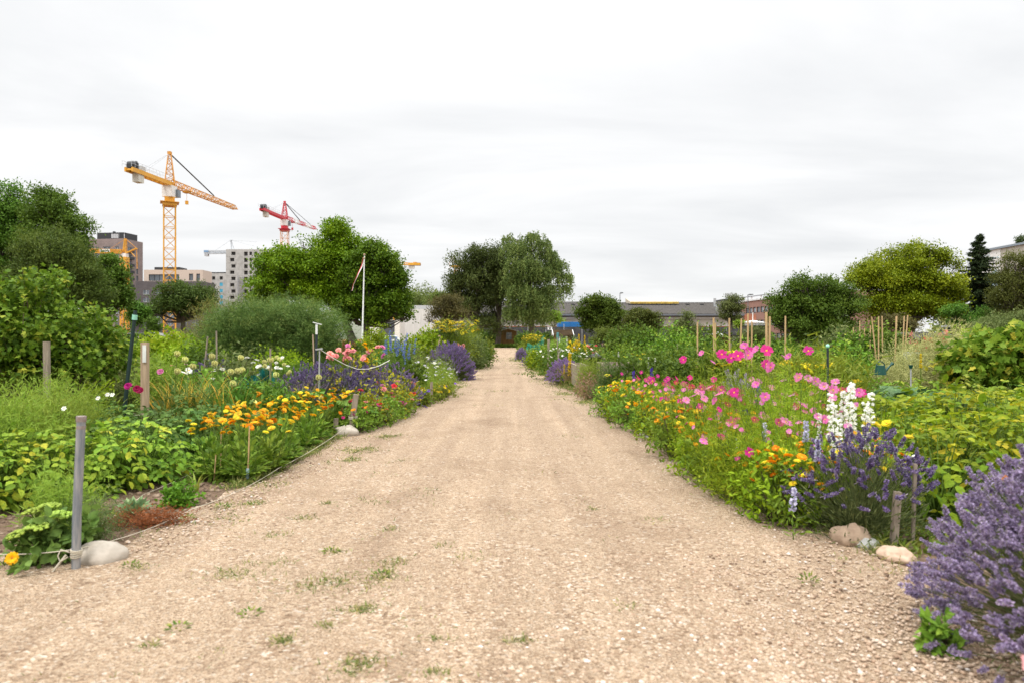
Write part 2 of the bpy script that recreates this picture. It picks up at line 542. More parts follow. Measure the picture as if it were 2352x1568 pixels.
def gravelmat():
    m, t, o = newmat("gravel_surface")
    tcn = nd(t, 'ShaderNodeTexCoord')
    def noi(sc, det=4.0, st=None, rough=.6):
        n = nd(t, 'ShaderNodeTexNoise', i_Scale=sc, i_Detail=det, i_Roughness=rough)
        if st:
            mp = nd(t, 'ShaderNodeMapping')
            mp.inputs['Scale'].default_value = st
            t.links.new(tcn.outputs['Object'], mp.inputs[0])
            t.links.new(mp.outputs[0], n.inputs['Vector'])
        else:
            t.links.new(tcn.outputs['Object'], n.inputs['Vector'])
        return n.outputs[0]
    v = nd(t, 'ShaderNodeTexVoronoi', i_Scale=70.0)
    v2 = nd(t, 'ShaderNodeTexVoronoi', i_Scale=165.0)
    for q in (v, v2):
        t.links.new(tcn.outputs['Object'], q.inputs['Vector'])
    sp, sp2 = nd(t, 'ShaderNodeSeparateColor'), nd(t, 'ShaderNodeSeparateColor')
    t.links.new(v.outputs['Color'], sp.inputs[0])
    t.links.new(v2.outputs['Color'], sp2.inputs[0])
    big = ramp(t, sp.outputs[0], [(0.0, (0.177, 0.113, 0.0696)), (0.3, (0.327, 0.225, 0.15)), (0.65, (0.441, 0.324, 0.227)), (0.9, (0.521, 0.405, 0.304)), (1.0, (0.635, 0.558, 0.483))])
    fine = ramp(t, sp2.outputs[1], [(0.0, (0.212, 0.14, 0.0872)), (0.5, (0.389, 0.279, 0.188)), (1.0, (0.53, 0.405, 0.304))])
    mx = nd(t, 'ShaderNodeMix', data_type='RGBA')
    t.links.new(ramp(t, noi(5.0, 5.0), [(0.4, (0.15,) * 3), (0.6, (0.85,) * 3)]).outputs[0], mx.inputs[0])
    t.links.new(big.outputs[0], mx.inputs[6])
    t.links.new(fine.outputs[0], mx.inputs[7])
    # dusty worn strips running along the path, darker damp dirt in between
    wear = ramp(t, noi(1.5, 6.0, (2.4, 0.10, 1)), [(0.33, (0.90, 0.89, 0.87)), (0.5, (1.02, 1.03, 1.01)), (0.66, (1.16, 1.17, 1.15))])
    dirt = ramp(t, noi(0.9, 8.0, None, .7), [(0.3, (0.78, 0.74, 0.70)), (0.5, (1.04, 1.035, 1.02))])
    m2 = nd(t, 'ShaderNodeMix', data_type='RGBA', blend_type='MULTIPLY')
    m3 = nd(t, 'ShaderNodeMix', data_type='RGBA', blend_type='MULTIPLY')
    m2.inputs[0].default_value = m3.inputs[0].default_value = 1
    t.links.new(mx.outputs[2], m2.inputs[6]); t.links.new(wear.outputs[0], m2.inputs[7])
    t.links.new(m2.outputs[2], m3.inputs[6]); t.links.new(dirt.outputs[0], m3.inputs[7])
    p = nd(t, 'ShaderNodeBsdfPrincipled', i_Roughness=0.92)
    p.inputs['Specular IOR Level'].default_value = 0.2
    t.links.new(m3.outputs[2], p.inputs['Base Color'])
    b = nd(t, 'ShaderNodeBump', i_Strength=1.0, i_Distance=0.018)
    t.links.new(mth(t, 'ADD', v.outputs['Distance'], mth(t, 'MULTIPLY', noi(30.0, 5.0), 0.8)), b.inputs['Height'])
    t.links.new(b.outputs[0], p.inputs['Normal'])
    t.links.new(p.outputs[0], o.inputs[0])
    return m


MSOIL, MGRAV = soilmat(), gravelmat()
EL = [(-4.0, 1.0), (-4.0, 2.6), (-3.9, 3.15), (-2.75, 3.50), (-2.28, 3.62), (-2.22, 4.70), (-2.10, 5.79), (-2.10, 8.18), (-1.95, 11.4), (-1.75, 14.5), (-1.62, 18.8), (-1.52, 26.9), (-1.66, 41.8), (-2.10, 75.0)]
ER = [(0.85, 1.0), (2.0, 2.0), (2.05, 3.0), (2.04, 3.96), (2.0, 4.48), (1.93, 5.62), (1.84, 6.84), (1.73, 8.96), (1.66, 11.8), (1.44, 14.5), (1.08, 19.8), (0.78, 26.9), (0.52, 41.8), (0.53, 75.0)]
EL[0:3] = [(-9.0, 1.0), (-9.0, 2.8), (-9.0, 3.75)]


def edge(E, d):
    ys = [e[1] for e in E]
    return np.interp(d, ys, [e[0] for e in E])


bm_ = MB()
gx = np.concatenate([np.linspace(-700, -40, 6), np.linspace(-20, 20, 9), np.linspace(40, 700, 6)])
gy = np.concatenate([[-60, -10], np.linspace(0, 60, 7), np.array([120, 300, 800, 1500.])])
vv = np.array([(x, y, 0) for y in gy for x in gx])
nx = len(gx)
ff = []
for j in range(len(gy) - 1):
    for i in range(nx - 1):
        a = j * nx + i
        ff += [(a, a + 1, a + nx + 1), (a, a + nx + 1, a + nx)]
bm_.add(vv, ff)
tag(obj('ground', bm_.mesh('ground', MSOIL)), kind='structure')

pm = MB()
ds = np.concatenate([np.arange(1.0, 14, .06), np.arange(14, 78, .3)])
li, ri = edge(EL, ds), edge(ER, ds)
jag = lambda s: .05 * noise(np.stack([ds * 3.1, ds * .7 + s, ds * 0 + s], 1)) + .035 * noise(np.stack([ds * 11, ds * 3 + s, ds * 0], 1))
li, ri = li + jag(3.0), ri + jag(9.0)
cols = np.linspace(0, 1, 9)
X = li[:, None] + (ri - li)[:, None] * cols[None]
V = np.stack([X, np.broadcast_to(ds[:, None], X.shape), np.broadcast_to(.012 + .012 * np.sin(cols * math.pi)[None], X.shape)], -1)
V[:, 0, 2] = V[:, -1, 2] = .004
nc = len(cols)
i, j = np.meshgrid(np.arange(len(ds) - 1), np.arange(nc - 1), indexing='ij')
q = np.stack([i * nc + j, i * nc + j + 1, (i + 1) * nc + j + 1, (i + 1) * nc + j], -1).reshape(-1, 4)
pm.add(V, np.concatenate([q[:, [0, 1, 2]], q[:, [0, 2, 3]]]))
tag(obj('path', pm.mesh('path', MGRAV)), kind='structure')
ym = MB()
ym.add([(-30, 76, .008), (60, 76, .008), (60, 104, .008), (-30, 104, .008)], [(0, 1, 2), (0, 2, 3)])
tag(obj('gravel_yard', ym.mesh('gravel_yard', mat('dry_grit', (0.42, 0.33, 0.22), .95, col2=(0.58, 0.48, 0.34), scale=.6))), kind='structure')


# loose stones of the gravel, thick near the camera
gm = MB()
def scatter(n, d0, d1, pw=1.0):
    d = d0 * (d1 / d0) ** (rng.random(n) ** pw)
    l, r = edge(EL, d), edge(ER, d)
    l = np.maximum(l, -d * .80)
    r = np.minimum(r, d * .80)
    return l + (r - l) * rng.random(n), d
x, d = scatter(64000, 2.05, 15.0, 1.15)
keep = noise(np.stack([x * 1.1, d * .5, x * 0], 1)) + rng.random(len(x)) * 1.6 > .15
x, d = x[keep], d[keep]
r = .003 + .0078 * rng.random(len(x)) ** 3
tone = np.clip(rng.normal(.48, .21, len(x)), 0, 1)
gm.balls(np.stack([x, d, r * .35 + .012], 1), r, 0, tone, np.stack([.8 + .5 * rng.random(len(x)), .8 + .5 * rng.random(len(x)), .5 + .3 * rng.random(len(x))], 1), jit=.12)
def stonemat(name, cols):
    m, t, o = newmat(name)
    a = nd(t, 'ShaderNodeAttribute', attribute_name="tone")
    r_ = ramp(t, a.outputs['Fac'], [(k / (len(cols) - 1), c) for k, c in enumerate(cols)])
    p = nd(t, 'ShaderNodeBsdfPrincipled', i_Roughness=0.8)
    p.inputs['Specular IOR Level'].default_value = 0.3
    t.links.new(r_.outputs[0], p.inputs['Base Color'])
    t.links.new(p.outputs[0], o.inputs[0])
    return m
MPEB = stonemat('pebble', [(0.159, 0.104, 0.0676), (0.37, 0.252, 0.169), (0.477, 0.356, 0.256), (0.547, 0.432, 0.333), (0.653, 0.603, 0.56)])
tag(obj('gravel', gm.mesh('gravel', MPEB)), kind='stuff')
# crumbs of dry earth on the bare bed beside the galvanised post
cm_ = MB()
n = 3800
x = -4.6 + rng.random(n) * 2.5
d = 3.55 + rng.random(n) * 2.6
keep = (x < edge(EL, d) + .02)
x, d = x[keep], d[keep]
r = .004 + .022 * rng.random(len(x)) ** 5
cm_.balls(np.stack([x, d, r * .2], 1), r, 0, rng.random(len(x)), (1, 1, .7), jit=.16)
tag(obj('soil_crumbs', cm_.mesh('soil_crumbs', stonemat('crumb', [(0.10, 0.065, 0.042), (0.20, 0.14, 0.095), (0.31, 0.23, 0.165)]))), kind='stuff')

# grass in the path and low weeds under the beds
MGRASS = leafmat('grass_blades', [(0.07, 0.10, 0.035), (0.11, 0.155, 0.05), (0.17, 0.20, 0.08), (0.34, 0.29, 0.16)], .3)
gb = MB()
def tuft(x0, y0, rx, ry, n, L=.035):
    n = int(n * 1.25)
    th = rng.normal(size=(n, 2)) * .42 * (.35 + 1.5 * rng.random((n, 1)) ** 2)
    th += .3 * rng.normal(size=(9, 2))[rng.integers(0, 9, n)]
    P = np.stack([x0 + th[:, 0] * rx, y0 + th[:, 1] * ry, np.full(n, .01)], 1)
    D = nrm(np.stack([rng.normal(size=n), rng.normal(size=n), .35 + .7 * rng.random(n)], 1))
    gb.leaves(P, D, rdir(n) + [0, 0, 1.0], L * (.5 + rng.random(n)), (.0036 + .0005 * y0), 'blade', 0, rng.random(n))
for (xd, yd, wd, hd, n) in [(520, 1328, 90, 18, 420), (770, 1350, 110, 26, 560), (885, 1335, 36, 30, 260), (830, 1408, 46, 14, 300), (650, 1483, 30, 16, 200), (830, 1540, 60, 26, 420),
                            (750, 1447, 20, 10, 90), (775, 1275, 30, 6, 120), (752, 1162, 18, 4, 60), (590, 1160, 26, 5, 90), (905, 1300, 40, 18, 180), (1010, 1262, 26, 8, 90), (900, 1220, 30, 12, 120),
                            (345, 1494, 24, 10, 90), (1362, 1176, 14, 4, 50), (1185, 1482, 40, 8, 120), (620, 1300, 60, 14, 130), (320, 1312, 30, 10, 120), (1000, 1555, 60, 12, 110), (1000, 1478, 30, 10, 60),
                            (830, 1035, 50, 8, 260), (900, 1005, 40, 6, 160), (800, 1060, 26, 8, 160), (1345, 925, 30, 6, 200), (1290, 905, 30, 6, 180), (1400, 960, 20, 5, 90), (1050, 890, 26, 4, 160), (1075, 870, 26, 4, 160), (1500, 1200, 30, 8, 60),
                            (930, 1060, 40, 8, 60), (990, 1130, 50, 10, 60), (1080, 1290, 60, 14, 60), (700, 1195, 40, 10, 80), (850, 1160, 60, 14, 90), (640, 1235, 50, 12, 80), (1440, 1400, 50, 16, 30)]:
    X0, D0, _ = on(xd, yd)
    tuft(X0, D0, wd * D0 / F, hd * D0 * D0 / (F * H), n, .022 + .002 * D0)
for k in range(420):
    x, d = scatter(1, 2.2, 40)
    e = min(abs(x[0] - edge(EL, d[0])), abs(x[0] - edge(ER, d[0])))
    if rng.random() < (.22 if d[0] < 6 and x[0] < 0 else .05) or e < .35:
        tuft(x[0], d[0], .05 + .02 * d[0], .06 + .03 * d[0], int(14 + 1.5 * d[0]), .02 + .0022 * d[0])
for k in range(900):
    d = 3.7 * (60 / 3.7) ** rng.random()
    s = rng.random() < .5
    x = (edge(EL, d) - rng.random() * .18 + .05) if s else (edge(ER, d) + rng.random() * .18 - .05)
    if not (s and 3.4 < d < 5.4):
        tuft(x, d, .08, .16, 22, .05 + .0025 * d)
tag(obj('grass', gb.mesh('grass', MGRASS)), kind='stuff')

MWEED = leafmat('weed_leaf', [(0.055, 0.10, 0.022), (0.09, 0.16, 0.03), (0.14, 0.20, 0.04), (0.22, 0.22, 0.07)], .3)
wb = MB()
n = 120000
d = 3.7 * (110 / 3.7) ** (rng.random(n) ** .9)
x = (rng.random(n) * 2 - 1) * (d * .82 + .5)
l, r = edge(EL, d), edge(ER, d)
keep = ((x < l - .05) | (x > r + .05)) & ~((x > -3.9) & (x < -2) & (d < 5.55)) & ~((d > 74) & (x > -22))
x, d = x[keep], d[keep]
n = len(x)
wb.leaves(np.stack([x, d, np.full(n, .0)], 1), nrm(np.stack([rng.normal(size=n), rng.normal(size=n), .5 + rng.random(n)], 1)), rdir(n) + [0, 0, 1], (.04 + .007 * d) * (.6 + .8 * rng.random(n)), (.016 + .0035 * d), 'rhomb', 0, np.clip(.5 + .25 * noise(np.stack([x * .5, d * .4, x * 0], 1)) + .2 * rng.normal(size=n), 0, 1))
tag(obj('ground_cover', wb.mesh('ground_cover', MWEED)), kind='stuff')

# ------------------------------------------------------------------ far buildings
MGLASS = mat('window_glass', (0.10, 0.12, 0.14), .12, var=.3, scale=.3, spec=.8)
MDARK = mat('dark_opening', (0.025, 0.023, 0.022), .9)
MBLACK = mat('black_metal', (0.03, 0.032, 0.035), .5)
MGREYW = mat('pale_frame', (0.55, 0.56, 0.57), .5)


def facade(mb, o, u, length, h, holes, dep, m=0):
    """A wall of given length and height standing on o along u, with rectangular openings (x0, x1, z0, z1) and their reveals."""
    o, u = np.array(o, float), nrm(np.array(u, float))
    nin = np.array((-u[1], u[0], 0))                       # inward
    P = lambda x, z, k=0: o + u * x + np.array((0, 0, z)) + nin * k
    xs = sorted({0, length} | {v for q in holes for v in q[:2]})
    zs = sorted({0, h} | {v for q in holes for v in q[2:]})
    for a, b in zip(xs[:-1], xs[1:]):
        for c, e in zip(zs[:-1], zs[1:]):
            mx, mz = (a + b) / 2, (c + e) / 2
            if not any(q[0] < mx < q[1] and q[2] < mz < q[3] for q in holes):
                mb.quad(P(a, c), P(b, c), P(b, e), P(a, e), m)
    for a, b, c, e in holes:
        mb.quad(P(a, c), P(a, c, dep), P(b, c, dep), P(b, c), m)
        mb.quad(P(a, e), P(b, e), P(b, e, dep), P(a, e, dep), m)
        mb.quad(P(a, c), P(a, e), P(a, e, dep), P(a, c, dep), m)
        mb.quad(P(b, c), P(b, c, dep), P(b, e, dep), P(b, e), m)
    return P


def window(parent, P, q, dep, glass, frame=None, fw=.12, muntins=1, label=None):
    a, b, c, e = q
    g = MB()
    g.quad(P(a, c, dep - .02), P(b, c, dep - .02), P(b, e, dep - .02), P(a, e, dep - .02))
    w = obj('window', g.mesh('window', glass, False), parent)
    if label:
        w['label'] = label
    if frame:
        f = MB()
        k = dep - .08
        for x in np.linspace(a + fw / 2, b - fw / 2, muntins + 2):
            f.bar(P(x, c, k), P(x, e, k), fw, .06)
        for z in (c + fw / 2, e - fw / 2):
            f.bar(P(a, z, k), P(b, z, k), .06, fw)
        obj('frame', f.mesh('frame', frame, False), w)
    return w


def wallbox(mb, pts, h, z0=0, m=0, top=True, skip=()):
    n = len(pts)
    for i in range(n):
        if i in skip:
            continue
        a, b = pts[i], pts[(i + 1) % n]
        mb.quad((*a, z0), (*b, z0), (*b, h), (*a, h), m)
    if top:
        mb.add([(*p, h) for p in pts], [(0, i, i + 1) for i in range(1, n - 1)], m)


# the brown brick tower block
BR = brickmat('brown_brick', (0.20, 0.155, 0.145), (0.25, 0.195, 0.18), (0.19, 0.16, 0.15), 1, .6, .22)
A, B, C_, D_ = (-192.0, 303.0), (-170.7, 300.0), (-169.0, 312.5), (-190.3, 315.5)
root = place('apartment_tower', 'tall brown brick apartment tower with dark rooftop storey behind the trees', 'building', [], (0, 0, 0))
w = MB()
ht = 44.6
rows = [39.2 - 3.05 * k for k in range(12)]
hol = []
for z in rows:
    for x0, x1 in ((1.5, 3.2), (5.2, 7.2), (7.8, 9.5), (11.6, 15.2), (17.4, 19.2)):
        hol.append((x0, x1, z - .2, z + 2.0))
P = facade(w, (*A, 0), (B[0] - A[0], B[1] - A[1], 0), 21.5, ht, hol, .35)
hol2 = [(2.2, 5.2, z - .3, z + 2.0) for z in rows] + [(8.2, 9.5, z - .3, z + 2.0) for z in rows]
P2 = facade(w, (*B, 0), (C_[0] - B[0], C_[1] - B[1], 0), 12.6, ht, hol2, .35)
wallbox(w, [A, B, C_, D_], ht, skip=(0, 1))
obj('wall', w.mesh('wall', BR, False), root)
for q in hol:
    window(root, P, q, .35, MGLASS, MGREYW, .14, 1)
for q in hol2[:14]:
    window(root, P2, q, .35, MGLASS, MGREYW, .14, 1)
g = MB()
for q in hol2[14:]:
    g.quad(P2(q[0], q[2], .3), P2(q[1], q[2], .3), P2(q[1], q[3], .3), P2(q[0], q[3], .3))
obj('lower_glazing', g.mesh('lower_glazing', MGLASS, False), root)
for z in rows[:7]:
    bb = MB()
    M = Matrix.Translation(P(11.0, z - .3, -1.4)) @ Matrix.Rotation(math.atan2(B[1] - A[1], B[0] - A[0]), 4, 'Z')
    bb.box((0, 0, 0), (4.8, 1.38, .25), 0, M=M)
    bb.box((0, 0, .26), (4.8, .08, 1.15), 0, M=M)
    bb.box((0, .09, .26), (.08, 1.38, 1.15), 0, M=M)
    bb.box((4.72, .09, .26), (4.8, 1.38, 1.15), 0, M=M)
    obj('balcony', bb.mesh('balcony', MBLACK, False), root)
    bb = MB()
    M = Matrix.Translation(P2(2.0, z - .4, -1.2)) @ Matrix.Rotation(math.atan2(C_[1] - B[1], C_[0] - B[0]), 4, 'Z')
    bb.box((0, 0, 0), (3.6, 1.18, .2), 0, M=M)
    bb.box((0, 0, .21), (3.6, .07, 1.1), 0, M=M)
    obj('balcony', bb.mesh('balcony', MBLACK, False), root)
pb = MB()
pp = [(-184.5, 303.6), (-171.8, 302.0), (-170.4, 310.5), (-183.0, 312.0)]
wallbox(pb, pp, 47.6, ht + .02)
for k in range(7):
    pb.box((-177.5 + k * .9, 302.5 - .06 * k, ht + .5), (-176.9 + k * .9, 302.62 - .06 * k, ht + 2.4), 1)
pb.box((-178.4, 305, 47.62), (-177.6, 306, 48.5))
obj('rooftop_storey', pb.mesh('rooftop_storey', [MBLACK, MGREYW], False), root)

# the low dark building with the cream storey
root = place('apartment_block', 'low dark brick apartment block with cream upper storey behind the big yellow crane', 'building', [], (0, 0, 0))
DB = brickmat('dark_brick', (0.075, 0.065, 0.068), (0.10, 0.088, 0.09), (0.09, 0.08, 0.08), 1, .6, .22)
w = MB()
hol = [(x, x + 2.6, z, z + 2.0) for z in (6, 9.2, 12.4, 15.6, 18.8) for x in (3.0, 8.0, 13.0, 18.0, 23.0)]
P = facade(w, (-154.5, 280, 0), (1, .03, 0), 27, 24.2, hol, .3)
wallbox(w, [(-154.5, 280), (-127.5, 280.8), (-127.9, 294), (-154.9, 293)], 24.2, skip=(0,))
obj('wall', w.mesh('wall', DB, False), root)
for q in hol:
    window(root, P, q, .3, MGLASS, MGREYW, .12, 1)
bb = MB()
bb.box((-156.5, 278.2, 8.2), (-148, 279.9, 9.6))
obj('balcony', bb.mesh('balcony', MBLACK, False), root)
w = MB()
hol = [(2.0, 14.5, .3, 3.0), (18.5, 20.2, .4, 3.3), (21.5, 23.0, .4, 3.3)]
P = facade(w, (-152.3, 282.4, 24.22), (1, .02, 0), 24.2, 4.9, hol, .5)
wallbox(w, [(-152.3, 282.4), (-128.1, 282.9), (-128.4, 292), (-152.6, 291.5)], 29.1, 24.22, skip=(0,))
obj('upper_storey', w.mesh('upper_storey', mat('cream_render', (0.52, 0.43, 0.36), .8), False), root)
for q in hol:
    window(root, P, q, .5, MGLASS, MBLACK, .18, 5 if q[1] > 14 and q[0] < 3 else 0)
w = MB()
w.box((-148.5, 283.5, 29.12), (-138, 290, 30.3))
obj('rooftop_storey', w.mesh('rooftop_storey', MBLACK, False), root)

# the unfinished concrete tower
CON = mat('raw_concrete', (0.34, 0.33, 0.31), .9, col2=(0.47, 0.455, 0.43), scale=.5, detail=8)
MBLUE = mat('blue_sheeting', (0.06, 0.34, 0.50), .5)
root = place('concrete_building', 'unfinished grey concrete tower with empty window openings and lower wing in blue sheeting', 'building', [], (0, 0, 0))
k_ = 330 / F
w = MB()
x0 = px(519, 330)
hs = pz(573, 330)
hol = []
rowz = [hs - 2.9 - 3.03 * i for i in range(13)]
for i, z in enumerate(rowz):
    s = (0, -.55)[i % 2]
    hol.append((2.55 + s, 4.6 + s, z, z + 1.7))
    for a, b in ((8.7, 10.5), (11.3, 12.6), (13.8, 15.2)):
        hol.append((a, b, z - (.3 if a < 9 else 0), z + 1.7))
P = facade(w, (x0, 330, 0), (1, 0, 0), 17.0, hs, hol, .45)
hol3 = [(.8, 2.0, z, z + 1.7) for z in rowz] + [(4.0, 5.2, z, z + 1.7) for z in rowz]
P3 = facade(w, (x0 + 17.0, 330, 0), (.55, .83, 0), 8.5, hs, hol3, .45)
wallbox(w, [(x0, 330), (x0 + 17, 330), (x0 + 21.7, 337), (x0 + 21.7, 347), (x0, 347)], hs, skip=(0, 1))
for z in rowz[:12]:
    w.box((x0 + .0, 329.94, z - .75), (x0 + 17.0, 329.985, z - .68))
for xx in (1.8, 6.2, 7.8, 16.4):
    w.box((x0 + xx, 329.95, 0), (x0 + xx + .06, 329.984, hs))
obj('tall_wing', w.mesh('tall_wing', CON, False), root)
for q in hol:
    wd = window(root, P, q, .45, MDARK, mat('grey_timber_frame', (.24, .22, .2), .8), .13, 0)
g = MB()
for q in hol3:
    g.quad(P3(q[0], q[2], .4), P3(q[1], q[2], .4), P3(q[1], q[3], .4), P3(q[0], q[3], .4))
obj('side_openings', g.mesh('side_openings', MDARK, False), root)
w = MB()
h2 = pz(627, 330)
x1 = px(466, 330)
wl = x0 - x1 - .02
hol = []
for i in range(9):
    z = h2 - 3.3 - 3.03 * i
    for j, xx in enumerate((.9, 4.2, 7.9) if i % 2 == 0 else (.6, 3.6, 7.9)):
        hol.append((xx, xx + 1.5, z, z + 1.6))
P = facade(w, (x1, 330.5, 0), (1, 0, 0), wl, h2, hol, .4)
wallbox(w, [(x1, 330.5), (x1 + wl, 330.5), (x1 + wl, 346), (x1, 346)], h2, skip=(0,))
obj('low_wing', w.mesh('low_wing', CON, False), root)
for n_, q in enumerate(hol):
    blue = n_ in (3, 5, 6, 8, 11, 14, 17, 20, 23, 18)
    window(root, P, q, .08 if blue else .4, MBLUE if blue else MDARK, None, label='opening covered with blue sheeting' if blue else None)
w = MB()
w.box((x1 - .1, 330.4, h2 + .01), (x1 + wl, 331, h2 + .35))
obj('parapet', w.mesh('parapet', MBLACK, False), root)
w = MB()                                                    # scaffold tower on the front
sx = x0 + 6.3
for xx in (0, 2.4):
    for yy in (-1.6, -.5):
        w.bar((sx + xx, 330 + yy, 0), (sx + xx, 330 + yy, 30.5), .14)
for z in np.arange(2, 31, 2.0):
    w.bar((sx, 328.4, z), (sx + 2.4, 328.4, z), .1)
    w.box((sx, 328.5, z - .1), (sx + 2.4, 329.4, z), 1)
    w.bar((sx, 328.4, z), (sx + 2.4, 328.4, z + 2), .07)
obj('scaffold', w.mesh('scaffold', [mat('scaffold_steel', (.3, .31, .33), .5), mat('scaffold_board', (.55, .5, .44), .8)], False), root)

# long workshop hall with a grey corrugated roof, right of the birch
root = place('workshop_hall', 'long low brick hall with grey corrugated roof and pale roof light', 'building', [], (0, 0, 0))
xa, xb, dh = -11.5, 44.0, 130.0
zr, ze = pz(690, dh), pz(722, dh)
w = MB()
w.quad((xa, dh, 0), (xb, dh, 0), (xb, dh, 3.45), (xa, dh, 3.45), 0)
w.quad((xb, dh, 0), (xb, dh + 22, 0), (xb, dh + 22, 5.2), (xb, dh, 5.2), 0)
w.quad((xa, dh + 22, 0), (xa, dh, 0), (xa, dh, 5.2), (xa, dh + 22, 5.2), 0)
w.box((xb + .02, dh - .8, 0), (xb + 2.2, dh - .2, pz(723, dh)), 0)
obj('brick_wall', w.mesh('brick_wall', brickmat('red_brick', (0.36, 0.115, 0.058), (0.43, 0.15, 0.078), (0.36, 0.17, 0.11)), False), root)
w = MB()
w.quad((xa, dh + .05, 3.46), (xb, dh + .05, 3.46), (xb, dh + .05, ze - .1), (xa, dh + .05, ze - .1), 0)
for xx in np.arange(xa + 1, xb, 2.2):
    w.box((xx, dh - .02, 3.47), (xx + .12, dh + .04, 4.7), 1)
w.box((xa, dh - .1, 4.72), (xb, dh + .03, 4.98), 2)
w.box((xa, dh - .06, 3.36), (xb, dh - .01, 3.47), 2)
obj('clerestory_band', w.mesh('clerestory_band', [mat('pale_panel', (.33, .30, .25), .6, var=.2, scale=.4), mat('grey_mullion', (.28, .28, .28), .5), mat('white_trim', (.55, .53, .49), .6)], False), root)
w = MB()
w.box((xa - .3, dh - .75, ze - .28), (xb + .3, dh - .6, ze + .02))
w.box((xa - .3, dh - .59, ze - .4), (xb + .3, dh - .1, ze - .3))
obj('gutter', w.mesh('gutter', mat('gutter_grey', (.14, .15, .17), .5), False), root)
ncor = 350
w = MB()
xs = np.linspace(xa - .3, xb + .3, ncor * 2 + 1)
zz = np.where(np.arange(len(xs)) % 2 == 0, .0, .06)
lo = np.stack([xs, np.full_like(xs, dh - .62), ze + .04 + zz], 1)
hi = np.stack([xs, np.full_like(xs, dh + 10.5), zr + zz], 1)
bk = np.stack([xs, np.full_like(xs, dh + 22.5), ze + zz], 1)
nn = len(xs)
vv = np.concatenate([lo, hi, bk])
ff = []
for k in range(nn - 1):
    ff += [(k, k + 1, nn + k + 1), (k, nn + k + 1, nn + k), (nn + k, nn + k + 1, 2 * nn + k + 1), (nn + k, 2 * nn + k + 1, 2 * nn + k)]
w.add(vv, ff)
rf = obj('roof', w.mesh('roof', mat('weathered_fibre_cement', (.068, .062, .057), .9, col2=(.125, .115, .106), scale=2.2, stretch=(3, .6, 1), detail=9, spec=.05), False), root)
w = MB()
for k in range(11):
    xx = 12 + k * 2.9
    w.box((xx, dh + 8.0, zr - .62), (xx + .7, dh + 8.7, zr - .3))
obj('roof_vents', w.mesh('roof_vents', MBLACK, False), rf)
w = MB()
w.box((xa, dh + 10.2, zr + .05), (px(1332, dh + 10), dh + 10.8, zr + .3))
w.box((px(1396, 140), dh + 10.2, zr + .06), (px(1712, 140), dh + 10.8, zr + .16))
obj('ridge_cap', w.mesh('ridge_cap', mat('ridge_grey', (.26, .25, .24), .8), False), rf)
w = MB()
s0, s1 = px(1446, 139), px(1557, 139)
w.quad((s0, dh + 8.2, zr - .25), (s1, dh + 8.2, zr - .25), (s1, dh + 8.2, zr + .14), (s0, dh + 8.2, zr + .14), 1)
w.quad((s0, dh + 8.2, zr + .14), (s1, dh + 8.2, zr + .14), (s1 - .6, dh + 10.5, zr + .95), (s0 - .6, dh + 10.5, zr + .95), 0)
w.quad((s0, dh + 8.2, zr - .25), (s0, dh + 8.2, zr + .14), (s0 - .6, dh + 10.5, zr + .95), (s0 - .6, dh + 10.5, zr), 0)
obj('roof_light', w.mesh('roof_light', [mat('roof_light_cream', (.46, .41, .32), .6, var=.12, scale=1.5, stretch=(4, 1, 1)), mat('mustard_edge', (.46, .32, .07), .7, var=.3, scale=2)], False), rf)
w = MB()
w.tube([(px(1655, dh) - .2, dh + 3, ze + 1.6), (px(1655, dh) - .2, dh + 3, ze + 3.2)], .25, 8)
w.tube([(px(1373 * .0 + 1653, dh), dh + 2, ze), (px(1653, dh), dh + 2, ze + 1.9)], .2, 8)
obj('flue', w.mesh('flue', mat('flue_steel', (.45, .46, .47), .4, .5)), rf)

# red brick office behind the hall's end
root = place('office_building', 'red brown brick office with ribbon windows beyond the end of the hall', 'building', [], (0, 0, 0))
w = MB()
o_, e_ = np.array((56.9, 170.0)), np.array((61.0, 126.0))
Lg = float(np.linalg.norm(e_ - o_))
hO = 9.9
hol = []
for z in (7.0, 3.9, .8):
    for k in range(20):
        hol.append((3.2 + k * 1.95, 3.2 + k * 1.95 + 1.6, z, z + 1.35))
P = facade(w, (*o_, 0), (*(e_ - o_), 0), Lg, hO, hol, .2)
un = (e_ - o_) / Lg
nn_ = np.array((-un[1], un[0]))
if nn_[0] < 0:
    nn_ = -nn_
b1, b2 = e_ + nn_ * 14, o_ + nn_ * 14
wallbox(w, [tuple(o_), tuple(e_), tuple(b1), tuple(b2)], hO, skip=(0,))
obj('wall', w.mesh('wall', brickmat('office_brick', (0.25, 0.125, 0.095), (0.32, 0.165, 0.125), (0.27, 0.17, 0.14)), False), root)
for n_, q in enumerate(hol):
    window(root, P, q, .2, mat('office_glass', (.26, .28, .30), .15, var=.4, scale=.5, spec=.7) if n_ % 3 else MGLASS, MBLACK, .12, 0)
w = MB()
ang = math.atan2(un[1], un[0])
M = Matrix.Translation((*o_, hO)) @ Matrix.Rotation(ang, 4, 'Z')
w.box((0, -.2, .02), (Lg, .3, .35), 0, M=M)
for k in range(9):
    w.box((1 + k * 5, -.1, .36), (1.3 + k * 5, .2, 1.0), 0, M=M)
w.box((0, -.15, 1.02), (Lg, .25, 1.2), 1, M=M)
obj('roof_edge', w.mesh('roof_edge', [mat('white_fascia', (.7, .7, .7), .6), mat('grey_rail', (.25, .27, .3), .5)], False), root)
w = MB()
w.box((53.0, 171, 0), (56.8, 178, 10.8), 0)
w.box((54.6, 173, 10.82), (56.0, 175, 12.4), 1)
obj('stair_tower', w.mesh('stair_tower', [MBLACK, mat('plant_room_grey', (.5, .52, .53), .6)], False), root)

